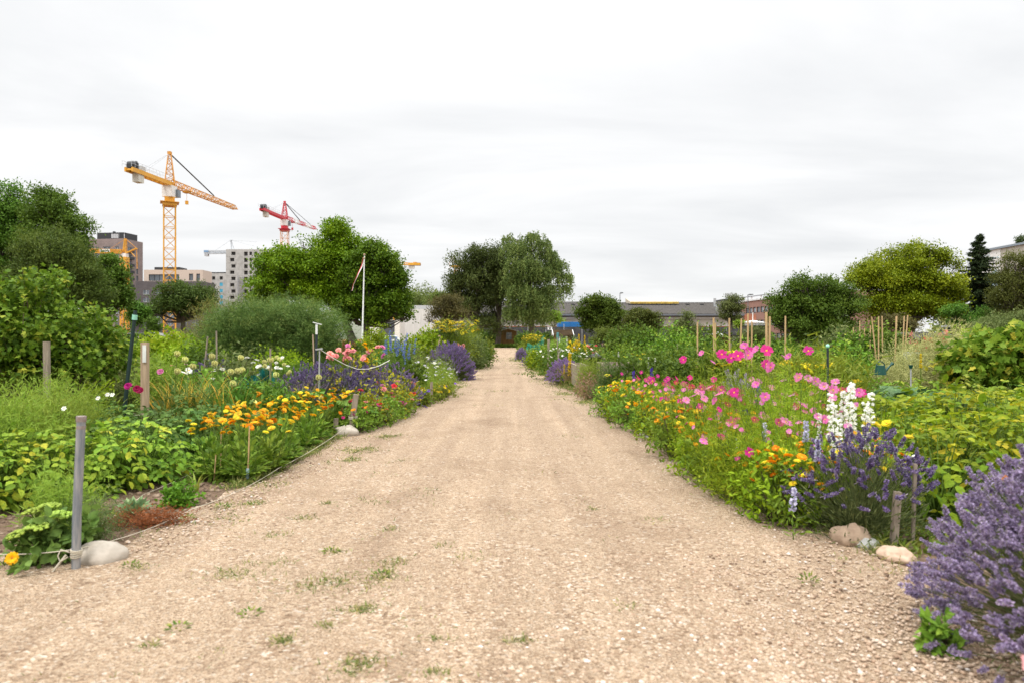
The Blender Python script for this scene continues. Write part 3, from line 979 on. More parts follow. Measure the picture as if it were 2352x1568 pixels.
# tall white and grey building at the edge of the picture
root = place('tower_building', 'tall pale concrete building with white mural panel behind the spruce tree', 'building', [], (0, 0, 0))
w = MB()
xw = 83.3
hT = 16.3
w.quad((xw, 116.4, 0), (xw, 96, 0), (xw, 96, hT), (xw, 116.4, hT), 0)
w.quad((xw, 96, 0), (xw + 30, 96, 0), (xw + 30, 96, hT), (xw, 96, hT), 0)
w.quad((xw + 30, 122, 0), (xw, 122, 0), (xw, 122, hT), (xw + 30, 122, hT), 0)
w.quad((xw, 96, hT), (xw + 30, 96, hT), (xw + 30, 122, hT), (xw, 122, hT), 0)
obj('wall', w.mesh('wall', mat('stained_concrete', (.37, .34, .29), .9, col2=(.5, .47, .4), scale=.5, stretch=(1, 3, .35), detail=8), False), root)
w = MB()
w.quad((xw, 122, 0), (xw, 116.42, 0), (xw, 116.42, hT), (xw, 122, hT), 0)
pn = obj('mural_panel', w.mesh('mural_panel', mat('white_panel', (.74, .73, .71), .7, var=.05), False), root)
w = MB()                                                    # washed-out lettering and a blue-green picture below it
yy = 121.3
for row, (z, cnt) in enumerate(((15.3, 5), (14.72, 9))):
    yy = 120.7 - row * .9
    for k in range(cnt):
        for s_ in range(3):
            a, b = rng.random(2) * .3, rng.random(2) * .35
            w.bar((xw - .03, yy - a[0] * .8, z + b[0]), (xw - .03, yy - a[1] * .8 - .08, z + b[1]), .07)
        yy -= .36
obj('lettering', w.mesh('lettering', mat('faded_teal_paint', (.40, .50, .53), .7), False), pn)
w = MB()
pts = [(xw - .03, 116.6 + 5.2 * a, 12.6 + .5 * math.sin(a * 7) - 1.5 * a) for a in np.linspace(0, 1, 14)]
for (a, b) in zip(pts[:-1], pts[1:]):
    w.quad((a[0], a[1], 2), (b[0], b[1], 2), b, a)
obj('painted_picture', w.mesh('painted_picture', mat('teal_wash', (.30, .48, .50), .8, col2=(.42, .43, .52), scale=.6), False), pn)
w = MB()
w.box((xw - .3, 95.8, hT + .01), (xw + .4, 122.2, hT + .35))
obj('roof_edge', w.mesh('roof_edge', mat('slate_coping', (.22, .26, .30), .6), False), root)
w = MB()
crown(w, [(xw + .6, 112.6, hT + .9, .7, .7, .55)], 160, 5, .22, .14)
place('roof_shrub', 'small dark shrub growing on the roof of the tall pale building', 'shrub', w.mesh('roof_shrub', leafmat('roof_shrub_leaf', [(.03, .05, .02), (.06, .09, .03)])))

# pale sheds, container, fences in the middle distance
def simple(name, label, cat, parts):
    return place(name, label, cat, [(n_, b_.mesh(n_, m_, False)) for n_, b_, m_ in parts])

w, r_ = MB(), MB()
x0, x1, dd = px(925, 115), px(1000, 115), 115
w.box((x0, dd, 0), (x1, dd + 8, pz(710, dd)))
r_.box((x0 + 1.5, dd + 1, pz(710, dd) + .02), (x1 + .2, dd + 8, pz(701, dd)))
simple('white_shed', 'white flat roofed works building with grey roof behind the brown twiggy bush', 'building', [('wall', w, mat('white_cladding', (.58, .56, .53), .7, var=.1, scale=1.2, stretch=(4, 1, .3))), ('roof', r_, mat('grey_roofing', (.36, .36, .36), .8))])
w, r_, k = MB(), MB(), MB()
x0, x1, dd = px(848, 105), px(918, 105), 105
w.box((x0, dd, 0), (x1, dd + 5, pz(735, dd)))
k.box((px(872, dd), dd - .08, .3), (px(906, dd), dd - .01, pz(736.5, dd)))
simple('site_hut', 'pale site hut with wide dark grey door behind the spreading maple', 'hut', [('wall', w, mat('off_white_sheet', (.62, .60, .56), .7)), ('door', k, mat('dark_grey_door', (.06, .065, .075), .5))])
w, r_ = MB(), MB()
x0, x1, dd = px(785, 110), px(838, 110), 110
w.box((x0, dd, .9), (x1, dd + 4, pz(737, dd)))
r_.box((x0, dd - .1, .0), (x1, dd + 4, .88))
simple('site_cabin', 'pale green site cabin on an orange brick base behind the flagpole', 'hut', [('wall', w, mat('pale_green_sheet', (.38, .41, .34), .6)), ('base', r_, mat('orange_base', (.55, .30, .16), .8, var=.3, scale=1.0))])
def car(name, label, x0, x1, dd, col):
    b, gl, wh = MB(), MB(), MB()
    L = x1 - x0
    sec = [(0, .45, .8), (.06, .3, .95), (.3, .28, 1.0), (.36, .28, 1.42), (.72, .28, 1.45), (.86, .28, 1.05), (1, .4, .85)]
    ring = []
    for t_, z0, z1 in sec:
        X_ = x0 + t_ * L
        ring.append([(X_, dd, z0), (X_, dd + .1, z1), (X_, dd + 1.6, z1), (X_, dd + 1.7, z0)])
    vv = np.array(ring).reshape(-1, 3)
    ff = []
    for a in range(len(sec) - 1):
        for j in range(4):
            p_, q_ = a * 4 + j, a * 4 + (j + 1) % 4
            ff += [(p_, q_, q_ + 4), (p_, q_ + 4, p_ + 4)]
    b.add(vv, ff)
    b.add(ring[0], [(0, 1, 2), (0, 2, 3)]); b.add(ring[-1], [(0, 2, 1), (0, 3, 2)])
    gl.add([(x0 + .38 * L, dd + .04, 1.02), (x0 + .82 * L, dd + .04, 1.04), (x0 + .72 * L, dd + .07, 1.4), (x0 + .41 * L, dd + .07, 1.38)], [(0, 1, 2), (0, 2, 3)])
    r = place(name, label, 'car', [('body', b.mesh('body', mat('car_' + name, col, .3, spec=.6))), ('window', gl.mesh('window', MGLASS, False))])
    for t_ in (.2, .8):
        wb_ = MB()
        wb_.tube([(x0 + t_ * L, dd - .02, .33), (x0 + t_ * L, dd + .2, .33)], .33, 14)
        obj('wheel', wb_.mesh('wheel', MBLACK), r)
    return r
car('parked_car', 'pale silver car parked in front of the dark grey hut door', px(862, 88), px(922, 88), 88, (.5, .53, .54))

w = MB()
xa_, xb_, dd = px(1040, 112), px(1335, 112), 112.0
pan, pst = MB(), []
pan.box((xa_, dd, .25), (px(1716, dd), dd + .03, pz(751, dd)))
root = simple('mesh_fence', 'long dark grey screened site fence in front of the brick hall', 'fence', [('screen', pan, mat('screen_cloth', (.045, .047, .052), .8, var=.35, scale=1.0))])
for k in range(17):
    b = MB()
    xx = xa_ + .5 + k * (px(1716, dd) - xa_ - 1) / 16
    b.bar((xx, dd - .05, 0), (xx, dd - .05, pz(744, dd)), .09)
    obj('post', b.mesh('post', mat('fence_steel', (.33, .34, .35), .5), False), root)
for k in range(3):
    b = MB()
    x0 = px(1283, 118) + k * 2.02
    x0b = x0 + 1.98
    b.box((x0, 118, .0), (x0b, 123, pz(739.5, 118)))
    for q_ in np.linspace(x0 + .15, x0b - .15, 6):
        b.box((q_, 117.94, .2), (q_ + .09, 117.99, pz(741, 118)))
    lab = ['blue steel container beside the young green tree', 'middle blue steel container behind the site fence', 'blue steel container half hidden by the round dark tree'][k]
    place('shipping_container', lab, 'container', b.mesh('shipping_container', mat('container_blue', (.02, .16, .42), .5, var=.2), False), group='blue containers behind the site fence')

# lamp posts
def lamp(label, xd, ytop, dd, face=1):
    p, hd = MB(), MB()
    z = pz(ytop, dd)
    p.tube([(0, 0, 0), (0, 0, z * .4), (0, 0, z - .1)], [.11, .09, .06], 8)
    hd.tube([(-.1 * face, 0, z - .08), (.25 * face, 0, z), (.9 * face, 0, z + .03)], [.06, .14, .09], 8)
    place('street_lamp', label, 'street lamp', [('pole', p.mesh('pole', mat('lamp_grey', (.14, .15, .16), .5))), ('lamp_head', hd.mesh('lamp_head', mat('lamp_grey', (.14, .15, .16), .5)))], at(xd, dd), group='street lamps by the hall')
lamp('street lamp in front of the hall beside the round dark tree', 1424, 673, 118, .6)
lamp('street lamp in front of the brick office building', 1718, 677, 118, 1)
w = MB()
w.tube([(0, 0, 0), (0, 0, pz(573, 400))], [.25, .07], 5)
for z in np.arange(28, 50, 5):
    w.bar((-.5, 0, z), (.5, 0, z), .15)
place('radio_mast', 'thin distant radio mast rising above the yellow green maple', 'mast', w.mesh('radio_mast', mat('mast_grey', (.3, .31, .33), .5)), at(1993, 400))

# summer houses on the plots
def house(name, label, xd0, xd1, yeave, yridge, dd, wallc, roofc, win=None, gable=False, deep=2.6, trim=(.7, .7, .68), over=.18, door=None, planks=True):
    x0, x1 = px(xd0, dd), px(xd1, dd)
    ze_, zr_ = pz(yeave, dd), pz(yridge, dd)
    w_ = MB()
    xm = (x0 + x1) / 2
    n_ = max(6, int((x1 - x0) / .14))
    xs_ = np.linspace(x0, x1, n_ + 1)
    for a, b in zip(xs_[:-1], xs_[1:]):
        top = lambda xx: ze_ + ((zr_ - ze_) * (1 - abs(xx - xm) / (xm - x0)) if gable else 0)
        w_.add([(a + .006, dd, 0), (b - .006, dd, 0), (b - .006, dd, top(b) - .02), (a + .006, dd, top(a) - .02), (a, dd + .02, 0), (b, dd + .02, 0), (b, dd + .02, top(b) - .02), (a, dd + .02, top(a) - .02)],
               [(0, 1, 2), (0, 2, 3), (1, 5, 6), (1, 6, 2), (0, 3, 7), (0, 7, 4)])
    w_.quad((x1, dd + .02, 0), (x1, dd + deep, 0), (x1, dd + deep, ze_), (x1, dd + .02, ze_))
    w_.quad((x0, dd + deep, 0), (x0, dd + .02, 0), (x0, dd + .02, ze_), (x0, dd + deep, ze_))
    w_.quad((x0, dd + .03, 0), (x1, dd + .03, 0), (x1, dd + .03, ze_ - .03), (x0, dd + .03, ze_ - .03))
    w_.quad((x1, dd + deep, 0), (x0, dd + deep, 0), (x0, dd + deep, ze_), (x1, dd + deep, ze_))
    rf_, tr_ = MB(), MB()
    o2 = over
    if gable:
        for s in (-1, 1):
            xe = xm + s * (xm - x0 + o2)
            zz_ = ze_ - (zr_ - ze_) * o2 / (xm - x0)
            v = [(xe, dd - o2, zz_), (xm, dd - o2, zr_), (xm, dd + deep + o2, zr_), (xe, dd + deep + o2, zz_)]
            v2 = [(a, b, c + .07) for a, b, c in v]
            rf_.add(v + v2, [(0, 1, 2), (0, 2, 3), (4, 6, 5), (4, 7, 6), (0, 4, 5), (0, 5, 1), (3, 2, 6), (3, 6, 7), (0, 3, 7), (0, 7, 4)])
            tr_.bar((xe, dd - o2 - .03, zz_), (xm, dd - o2 - .03, zr_), .04, .13)
    else:
        yr = dd + deep / 2
        for s in (-1, 1):
            ye = yr + s * (deep / 2 + o2)
            v = [(x0 - o2, ye, ze_ - .05), (x1 + o2, ye, ze_ - .05), (x1 + o2, yr, zr_), (x0 - o2, yr, zr_)]
            v2 = [(a, b, c + .07) for a, b, c in v]
            rf_.add(v + v2, [(0, 1, 2), (0, 2, 3), (4, 6, 5), (4, 7, 6), (0, 4, 5), (0, 5, 1), (3, 2, 6), (3, 6, 7), (0, 3, 7), (0, 7, 4), (1, 5, 6), (1, 6, 2)])
            for xx in (x0 - o2 - .03, x1 + o2 + .03):
                tr_.bar((xx, ye, ze_ - .05), (xx, yr, zr_), .05, .16)
            w_.add([(x0, dd, ze_), (x0, dd + deep, ze_), (x0, yr, zr_ - .05), (x1, dd, ze_), (x1, dd + deep, ze_), (x1, yr, zr_ - .05)], [(0, 1, 2), (3, 5, 4)]) if s == 1 else None
    root_ = place(name, label, 'shed', [('wall', w_.mesh('wall', mat(name + str(xd0) + '_wall', wallc, .8, var=.25, scale=2.0, stretch=(6, 6, .5)), False)),
                                        ('roof', rf_.mesh('roof', mat('roof%d' % xd0, tuple(.27 * q for q in roofc), .95, var=.3, scale=2.5, spec=.05), False)), ('bargeboard', tr_.mesh('bargeboard', mat('trim%d' % xd0, trim, .6), False))])
    if win:
        a, b, c, e = px(win[0], dd), px(win[1], dd), pz(win[3], dd), pz(win[2], dd)
        g_, f_ = MB(), MB()
        g_.quad((a, dd - .02, c), (b, dd - .02, c), (b, dd - .02, e), (a, dd - .02, e))
        wn = obj('window', g_.mesh('window', MGLASS, False), root_)
        for xx in np.linspace(a, b, win[4] + 2):
            f_.bar((xx, dd - .04, c), (xx, dd - .04, e), .05 if 0 < (xx - a) < (b - a) - .01 else .09, .04)
        for zz_ in np.linspace(c, e, win[5] + 2):
            f_.bar((a, dd - .045, zz_), (b, dd - .045, zz_), .04, .05)
        obj('frame', f_.mesh('frame', mat('wframe%d' % xd0, win[6], .6), False), wn)
    return root_

W_ = (.75, .75, .73)
house('garden_shed', 'small brown board shed with square window at the end of the gravel path', 1149, 1186.5, 759.5, 754.5, 84, (.19, .11, .036), (.9, .92, .9), (1163, 1175, 764, 779, 1, 1, (.25, .24, .2)), True, 3.0, (.52, .53, .52), .25)
house('summer_house', 'dark red summer house with mossy brown roof and white framed doorway beyond the lavender', 1276, 1312, 770, 759, 58, (.14, .022, .018), (.17, .115, .06), (1285, 1302, 772, 797, 0, 0, W_), False, 2.4)
house('garden_house', 'dark red garden house with white barred window behind the bean poles', 1666, 1718, 770, 762, 40, (.17, .03, .022), (.10, .095, .09), (1684, 1706, 770.5, 786, 3, 2, W_), False, 2.6)
house('wooden_cabin', 'dark red cabin with grey felt roof and gabled porch beneath the tall maple', 2119, 2178, 775, 766, 32, (.10, .025, .022), (.16, .15, .145), None, False, 2.0, (.22, .2, .2), .25)
house('wooden_cabin', 'dark red cabin with low gabled roof between the tall dark trees and blackcurrant bush', 181, 214, 772, 766.5, 48, (.10, .02, .018), (.13, .125, .13), None, True, 2.2, (.6, .6, .58), .3)
house('wooden_cabin', 'bright red cabin with white window and pale notice beside the leaning dark pole', 298, 330, 768, 766, 42, (.28, .025, .03), (.30, .29, .29), (306, 313, 772, 783, 0, 0, W_), False, 2.2, W_, .2)
house('wooden_cabin', 'low dark cabin with grey gabled roof in front of the round dark tree', 389, 418, 772, 768, 44, (.08, .02, .02), (.22, .22, .22), None, True, 2.2, (.65, .64, .62), .35)
w = MB()
w.box((px(316, 41.9), 41.84, pz(783, 42)), (px(327, 41.9), 41.9, pz(769, 42)))
w2 = MB()
for k in range(4):
    w2.bar((px(318 + k * 2, 41.8), 41.82, pz(780 - k, 42)), (px(320 + k * 2, 41.8), 41.82, pz(776 - k * 1.3, 42)), .07)
place('notice_board', 'white notice board with red marks on the bright red cabin', 'notice', [('board', w.mesh('board', mat('notice_white', W_, .6), False)), ('markings', w2.mesh('markings', mat('notice_red', (.5, .05, .06), .6), False))])
w, w2, w3 = MB(), MB(), MB()
xx = px(1263, 62)
w.bar((xx, 62, 0), (xx, 62, pz(751, 62)), .06)
w2.box((xx - .21, 61.93, pz(758, 62)), (xx + .21, 61.97, pz(751, 62)))
w3.box((xx - .06, 61.92, pz(757, 62)), (xx + .05, 61.93, pz(753.6, 62)))
w3.box((xx - .13, 61.92, pz(753.4, 62)), (xx + .12, 61.93, pz(752.4, 62)))
place('notice_sign', 'small white notice on a post above the mossy roofed summer house', 'sign', [('post', w.mesh('post', MBLACK, False)), ('board', w2.mesh('board', mat('notice_white', W_, .6), False)), ('markings', w3.mesh('markings', MBLACK, False))])
w, w2 = MB(), MB()
xx = px(1022, 60)
w.bar((xx, 60, 0), (xx, 60, pz(757, 60)), .06)
w2.box((xx - .13, 59.93, pz(759.5, 60)), (xx + .13, 59.97, pz(753.5, 60)))
place('warning_sign', 'small pinkish sign in front of the white works building', 'sign', [('post', w.mesh('post', MBLACK, False)), ('board', w2.mesh('board', mat('notice_pink', (.7, .42, .45), .6), False))])
# glazed shed beneath the maple
w, w2 = MB(), MB()
for xx in np.linspace(px(2172, 60), px(2300, 60), 13):
    w.bar((xx, 60, 0), (xx, 60, pz(752, 60)), .11)
w.box((px(2165, 60), 59.9, pz(752, 60) + .01), (px(2305, 60), 60.2, pz(748, 60)))
w2.quad((px(2165, 60), 60.3, 0), (px(2305, 60), 60.3, 0), (px(2305, 60), 60.3, pz(752, 60)), (px(2165, 60), 60.3, pz(752, 60)))
place('glazed_building', 'low glazed building with pale posts beneath the maple and the spruce', 'building', [('frame', w.mesh('frame', MGREYW, False)), ('glazing', w2.mesh('glazing', mat('dim_glass', (.12, .13, .15), .2, var=.3), False))])
# dark pavilion roof with white parasol by the office
w, w2 = MB(), MB()
w.box((px(1722, 70), 70, 0), (px(1768, 70), 73, pz(748, 70)), 1)
w.box((px(1719, 70), 69.6, pz(748, 70) + .01), (px(1772, 70), 73.4, pz(743, 70)), 0)
place('dark_pavilion', 'black walled pavilion with grey roof between the office and the round hornbeam', 'hut', [('structure_body', w.mesh('structure_body', [mat('pavilion_roof', (.33, .33, .34), .7), MBLACK], False))])
w, w2 = MB(), MB()
xx = px(1729, 66)
w.tube([(xx, 66, 0), (xx, 66, pz(718, 66))], .04, 6)
a = np.linspace(0, 2 * math.pi, 13)[:-1]
rim = np.stack([xx + 1.35 * np.cos(a), 66 + 1.35 * np.sin(a), np.full(12, pz(741.5, 66))], 1)
w2.add(np.vstack([rim, [(xx, 66, pz(735.5, 66))]]), [(k, (k + 1) % 12, 12) for k in range(12)])
place('garden_parasol', 'white parasol with tall pole beside the black pavilion', 'parasol', [('pole', w.mesh('pole', mat('notice_white', W_, .6))), ('canopy', w2.mesh('canopy', mat('notice_white', W_, .6), False))])


# ------------------------------------------------------------------ tower cranes
def lattice(mb, a, b, w0, w1=None, n=10, t=.12, tri=False, rot=0.0, m=0, tone=None):
    """Lattice beam from a to b: corner chords, rungs and zig-zag braces."""
    w1 = w1 or w0
    a, b = np.array(a, float), np.array(b, float)
    d = nrm(b - a)
    ref = np.array((0, 0, 1.0)) if abs(d[2]) < .9 else np.array((math.cos(rot), math.sin(rot), 0))
    u = nrm(np.cross(d, ref)) if abs(d[2]) < .9 else nrm(ref - d * (ref @ d))
    k = nrm(np.cross(u, d))
    cor = [(-1, -1), (1, -1), (1, 1), (-1, 1)] if not tri else [(-1, -.8), (1, -.8), (0, .8)]
    pt = lambda s, c: a + (b - a) * s + (u * c[0] + k * c[1]) * (w0 + (w1 - w0) * s) / 2
    mi = (lambda i: m) if not isinstance(m, (list, tuple)) else (lambda i: m[i % len(m)])
    nc_ = len(cor)
    for i in range(n):
        s0, s1 = i / n, (i + 1) / n
        for j, c in enumerate(cor):
            c2 = cor[(j + 1) % nc_]
            mb.bar(pt(s0, c), pt(s1, c), t, m=mi(i))
            mb.bar(pt(s0, c), pt(s0, c2), t * .6, m=mi(i))
            if (i + j) % 2:
                mb.bar(pt(s0, c), pt(s1, c2), t * .6, m=mi(i))
            else:
                mb.bar(pt(s0, c2), pt(s1, c), t * .6, m=mi(i))
    for j, c in enumerate(cor):
        mb.bar(pt(1, c), pt(1, cor[(j + 1) % nc_]), t * .6, m=mi(n - 1))


def crane(name, label, base, mast_w, rot, zslew, zjib, zapex, ctip, jtip, mats_, scale=1.0, redband=False):
    """base (x, d); jib tips as (x, d) at height zjib; mats_: mast, jib, slab, cab, counterweight."""
    bx, by = base
    b0 = np.array((bx, by, 0.0))
    root_ = place(name, label, 'crane', [], (bx, by, 0))
    L_ = lambda p: np.array(p, float) - b0
    s = scale
    m_ = MB()
    lattice(m_, (0, 0, 0), (0, 0, zslew - 1.6 * s), mast_w, n=max(6, int(zslew / (mast_w * 1.05))), t=.17 * s, rot=rot)
    obj('mast', m_.mesh('mast', mats_['mast'], False), root_)
    m_ = MB()
    hw = mast_w * .62
    M = Matrix.Rotation(rot, 4, 'Z')
    m_.box((-hw, -hw, zslew - 1.55 * s), (hw, hw, zslew - .9 * s), M=M)
    m_.box((-hw * .7, -hw * .7, zslew - .88 * s), (hw * .7, hw * .7, zslew + .1 * s), M=M)
    m_.box((-hw * 1.3, -hw * 1.3, zslew - .98 * s), (hw * 1.3, hw * 1.3, zslew - .89 * s), M=M)
    obj('slewing_ring', m_.mesh('slewing_ring', mats_['slew'], False), root_)
    jd = nrm(L_((*jtip, 0)) * [1, 1, 0])
    sd = np.array((jd[1], -jd[0], 0))
    cb = MB()
    cb.box((-.9 * s, -1.0 * s, zslew + .12 * s), (.9 * s, 1.0 * s, zjib - .35 * s), M=Matrix.Rotation(math.atan2(jd[1], jd[0]), 4, 'Z'))
    obj('machine_box', cb.mesh('machine_box', mats_['cab'], False), root_)
    cb = MB()
    c0 = sd * 1.0 * s + jd * .9 * s
    cb.box((c0[0] - .4 * s, c0[1] - .55 * s, zslew + .25 * s), (c0[0] + .4 * s, c0[1] + .55 * s, zslew + 1.65 * s))
    obj('cab', cb.mesh('cab', mats_['cabglass'], False), root_)
    ap = np.array((0, 0, zapex))
    m_ = MB()
    lattice(m_, (0, 0, zjib), ap, 1.75 * s, .45 * s, n=6, t=.15 * s, rot=rot)
    m_.box((-.3 * s, -.3 * s, zapex - .2 * s), (.3 * s, .3 * s, zapex + .35 * s))
    obj('tower_head', m_.mesh('tower_head', mats_['head'], False), root_)
    jt, ct = L_((*jtip, zjib)), L_((*ctip, zjib))
    m_ = MB()
    j0 = np.array((0, 0, zjib)) + jd * .9 * s
    lattice(m_, j0 + (0, 0, .5 * s), jt + (0, 0, .35 * s), 1.5 * s, 1.1 * s, n=max(8, int(np.linalg.norm(jt - j0) / (1.3 * s))), t=.14 * s, tri=True, m=[0, 0, 0, 1, 1, 1] if redband else 0)
    obj('jib', m_.mesh('jib', mats_['jib'], False), root_)
    m_ = MB()
    for q in (-.65, .65):
        m_.bar(sd * q * s + np.array((0, 0, zjib)) - jd * -.5, ct + sd * q * s, .28 * s, .75 * s)
    for t_ in np.linspace(.1, .98, 9):
        m_.bar(np.array((0, 0, zjib)) * (1 - t_) + ct * t_ + sd * .65 * s, np.array((0, 0, zjib)) * (1 - t_) + ct * t_ - sd * .65 * s, .16 * s, .3 * s)
    cj = obj('counter_jib', m_.mesh('counter_jib', mats_['cjib'], False), root_)
    m_ = MB()
    for q in (-.85, .85):
        for t_ in np.linspace(.12, 1.04, 12):
            p_ = np.array((0, 0, zjib)) * (1 - t_) + ct * t_ + sd * q * s
            m_.bar(p_ + (0, 0, .4 * s), p_ + (0, 0, 1.4 * s), .04 * s)
        for h_ in (.9, 1.4):
            m_.bar(np.array((0, 0, zjib + h_ * s)) * .88 + np.array((*(ct * .12)[:2], (zjib + h_ * s) * .12)) + sd * q * s, np.array((*ct[:2] * 1.04, zjib + h_ * s)) + sd * q * s, .035 * s)
    obj('handrail', m_.mesh('handrail', mat('galvanised_rail', (.5, .52, .55), .5), False), cj)
    m_ = MB()
    e = nrm(ct * [1, 1, 0])
    c0 = ct - e * 2.6 * s
    Mr = Matrix.Translation(c0) @ Matrix.Rotation(math.atan2(e[1], e[0]), 4, 'Z')
    m_.box((-.75 * s, -.6 * s, -1.75 * s), (-.02 * s, .6 * s, .1 * s), M=Mr)
    m_.box((.02 * s, -.6 * s, -1.75 * s), (.75 * s, .6 * s, .1 * s), M=Mr)
    obj('counterweight', m_.mesh('counterweight', mats_['weight'], False), root_)
    m_ = MB()
    m_.box((.6 * s, -.6 * s, .42 * s), (2.3 * s, .6 * s, 1.0 * s), M=Mr)
    m_.tube([tuple(Mr @ Vector((1.5 * s, -.75 * s, 1.1 * s))), tuple(Mr @ Vector((1.5 * s, .75 * s, 1.1 * s)))], .55 * s, 10)
    m_.box((-1.3 * s, -.5 * s, .45 * s), (.0 * s, .5 * s, 1.25 * s), 1, M=Mr)
    obj('winch', m_.mesh('winch', [MBLACK, mat('switch_box_grey', (.5, .5, .48), .5)], False), root_)
    m_ = MB()
    for q in (-.08, .08):
        m_.bar(ap + sd * q * s, j0 + (jt - j0) * (.62 if not redband else .45) + (0, 0, 1.1 * s) + sd * q * s, .1 * s)
    if redband:
        m_.bar(ap, j0 + (jt - j0) * .82 + (0, 0, 1.0 * s), .1 * s)
    obj('jib_stay', m_.mesh('jib_stay', MBLACK, False), root_)
    m_ = MB()
    for q in (-.6, .6):
        m_.bar(ap, ct * .7 + np.array((0, 0, zjib * .3)) + sd * q * s + (0, 0, .4 * s), .05 * s)
    obj('counter_stay', m_.mesh('counter_stay', mat('cable_grey', (.42, .44, .46), .5), False), root_)
    m_ = MB()
    tr_ = j0 + (jt - j0) * .2
    m_.box(tuple(tr_ + (-.6 * s, -.6 * s, -.45 * s)), tuple(tr_ + (.6 * s, .6 * s, -.15 * s)))
    m_.bar(tr_ + (0, 0, -.4 * s), tr_ + (0, 0, -2.0 * s), .05 * s)
    m_.box(tuple(tr_ + (-.25 * s, -.2 * s, -2.7 * s)), tuple(tr_ + (.25 * s, .2 * s, -2.0 * s)))
    obj('trolley', m_.mesh('trolley', mats_['slew'], False), root_)
    return root_


YEL = mat('crane_yellow', (.66, .33, .035), .45, var=.1, scale=.7)
YELD = mat('crane_orange', (.58, .27, .045), .5, var=.15, scale=.7)
RED = mat('crane_red', (.52, .03, .045), .45, var=.1)
WHT = mat('crane_white', (.72, .70, .67), .5)
CWT = mat('weight_concrete', (.56, .54, .47), .85, var=.12)
yel = dict(mast=YEL, slew=YEL, cab=WHT, cabglass=MGLASS, head=YELD, jib=YELD, cjib=YEL, weight=CWT)
crane('tower_crane', 'big yellow tower crane rising in front of the dark apartment block', (-65.2, 130.0), 2.0, R(28), pz(455, 130), pz(424, 130), pz(353, 130), (-66.4, 118.2), (-62.8, 155.0), yel)
red = dict(mast=mat('crane_pale_orange', (.70, .42, .25), .5), slew=RED, cab=WHT, cabglass=MGLASS, head=RED, jib=[RED, WHT], cjib=RED, weight=CWT)
crane('tower_crane', 'red and white tower crane behind the spreading maple', (-66.6, 200.0), 1.95, R(4), pz(520, 200), pz(503, 200), pz(465, 200), (-67.8, 185.0), (-63.1, 219.0), red, .95, True)

# yellow self-erecting crane in front of the brown tower
root = place('building_crane', 'small yellow folding crane in front of the brown apartment tower', 'crane', [], (0, 0, 0))
dd = 190.0
xm = px(286.5, dd)
Q = lambda x, y, k=0: np.array((px(x, dd), dd + k, pz(y, dd)))
b = MB(); lattice(b, (xm, dd, 0), Q(286.5, 601), 1.5, n=16, t=.26)
obj('mast', b.mesh('mast', YEL, False), root)
b = MB(); b.box((xm - .85, dd - .85, pz(601, dd)), (xm + .85, dd + .85, pz(591, dd)))
b.box((xm - .7, dd - .7, pz(590.8, dd)), (xm + .7, dd + .7, pz(583, dd)), 1)
obj('slewing_unit', b.mesh('slewing_unit', [YEL, WHT], False), root)
b = MB(); lattice(b, Q(283, 579, -.5), Q(205, 577, -.5), 1.0, n=22, t=.16)
jb = obj('jib', b.mesh('jib', YEL, False), root)
b = MB(); b.box(tuple(Q(235, 580.5, -1.15)), tuple(Q(258, 574, -1.08)))
b2 = MB()
for k in range(9):
    x_ = 237 + k * 2.3
    b2.bar(Q(x_, 579, -1.17), Q(x_ + rng.random() * 1.2, 575.5, -1.17), .1)
bn = obj('banner', b.mesh('banner', WHT, False), jb)
obj('lettering', b2.mesh('lettering', MBLACK, False), bn)
b = MB()
for q in (-.35, .35):
    b.bar(Q(284, 580, q), Q(288, 548, q), .24)
    b.bar(Q(290, 580, q), Q(289, 549, q), .16)
obj('tower_head', b.mesh('tower_head', YEL, False), root)
b = MB()
b.bar(Q(288, 582, .3), Q(314, 571, .3), .28); b.bar(Q(288, 583, -.3), Q(314, 571, -.3), .28)
b.bar(Q(299, 578), Q(310.5, 590), .2)
obj('counter_strut', b.mesh('counter_strut', YEL, False), root)
b = MB(); b.bar(Q(289, 549), Q(314, 571), .12); b.bar(Q(314, 571), Q(315, 618), .16); b.bar(Q(288, 549), Q(250, 574), .05)
obj('stay', b.mesh('stay', YELD, False), root)

# white crane beyond the concrete tower
root = place('white_crane', 'distant white crane with its jib behind the concrete tower', 'crane', [], (0, 0, 0))
dd = 370.0
Q = lambda x, y, k=0: np.array((px(x, dd), dd + k, pz(y, dd)))
PALE = mat('pale_crane', (.52, .55, .58), .5)
b = MB(); lattice(b, (px(535, dd), dd, 0), Q(535, 574), 2.2, n=24, t=.3); obj('mast', b.mesh('mast', PALE, False), root)
b = MB(); lattice(b, Q(535, 579.5), Q(470, 580), 1.5, n=20, t=.3)
b.bar(Q(492, 582), Q(519, 581), .5)
obj('counter_jib', b.mesh('counter_jib', PALE, False), root)
b = MB(); lattice(b, Q(535, 579), Q(615, 577), 1.3, n=20, t=.2); obj('jib', b.mesh('jib', PALE, False), root)
b = MB(); b.box(tuple(Q(471, 589, -.8)), tuple(Q(479, 580.5, .8))); obj('counterweight', b.mesh('counterweight', mat('weight_grey', (.42, .42, .43), .8), False), root)
b = MB(); b.box(tuple(Q(470, 580, -1)), tuple(Q(480, 575.5, 1))); obj('winch', b.mesh('winch', mat('winch_blue', (.2, .32, .48), .6), False), root)
b = MB(); b.bar(Q(532, 574), Q(530, 552), .5); b.bar(Q(538, 574), Q(531, 552), .4); b.box(tuple(Q(529, 554, -.6)), tuple(Q(532, 551, .6))); obj('tower_head', b.mesh('tower_head', PALE, False), root)
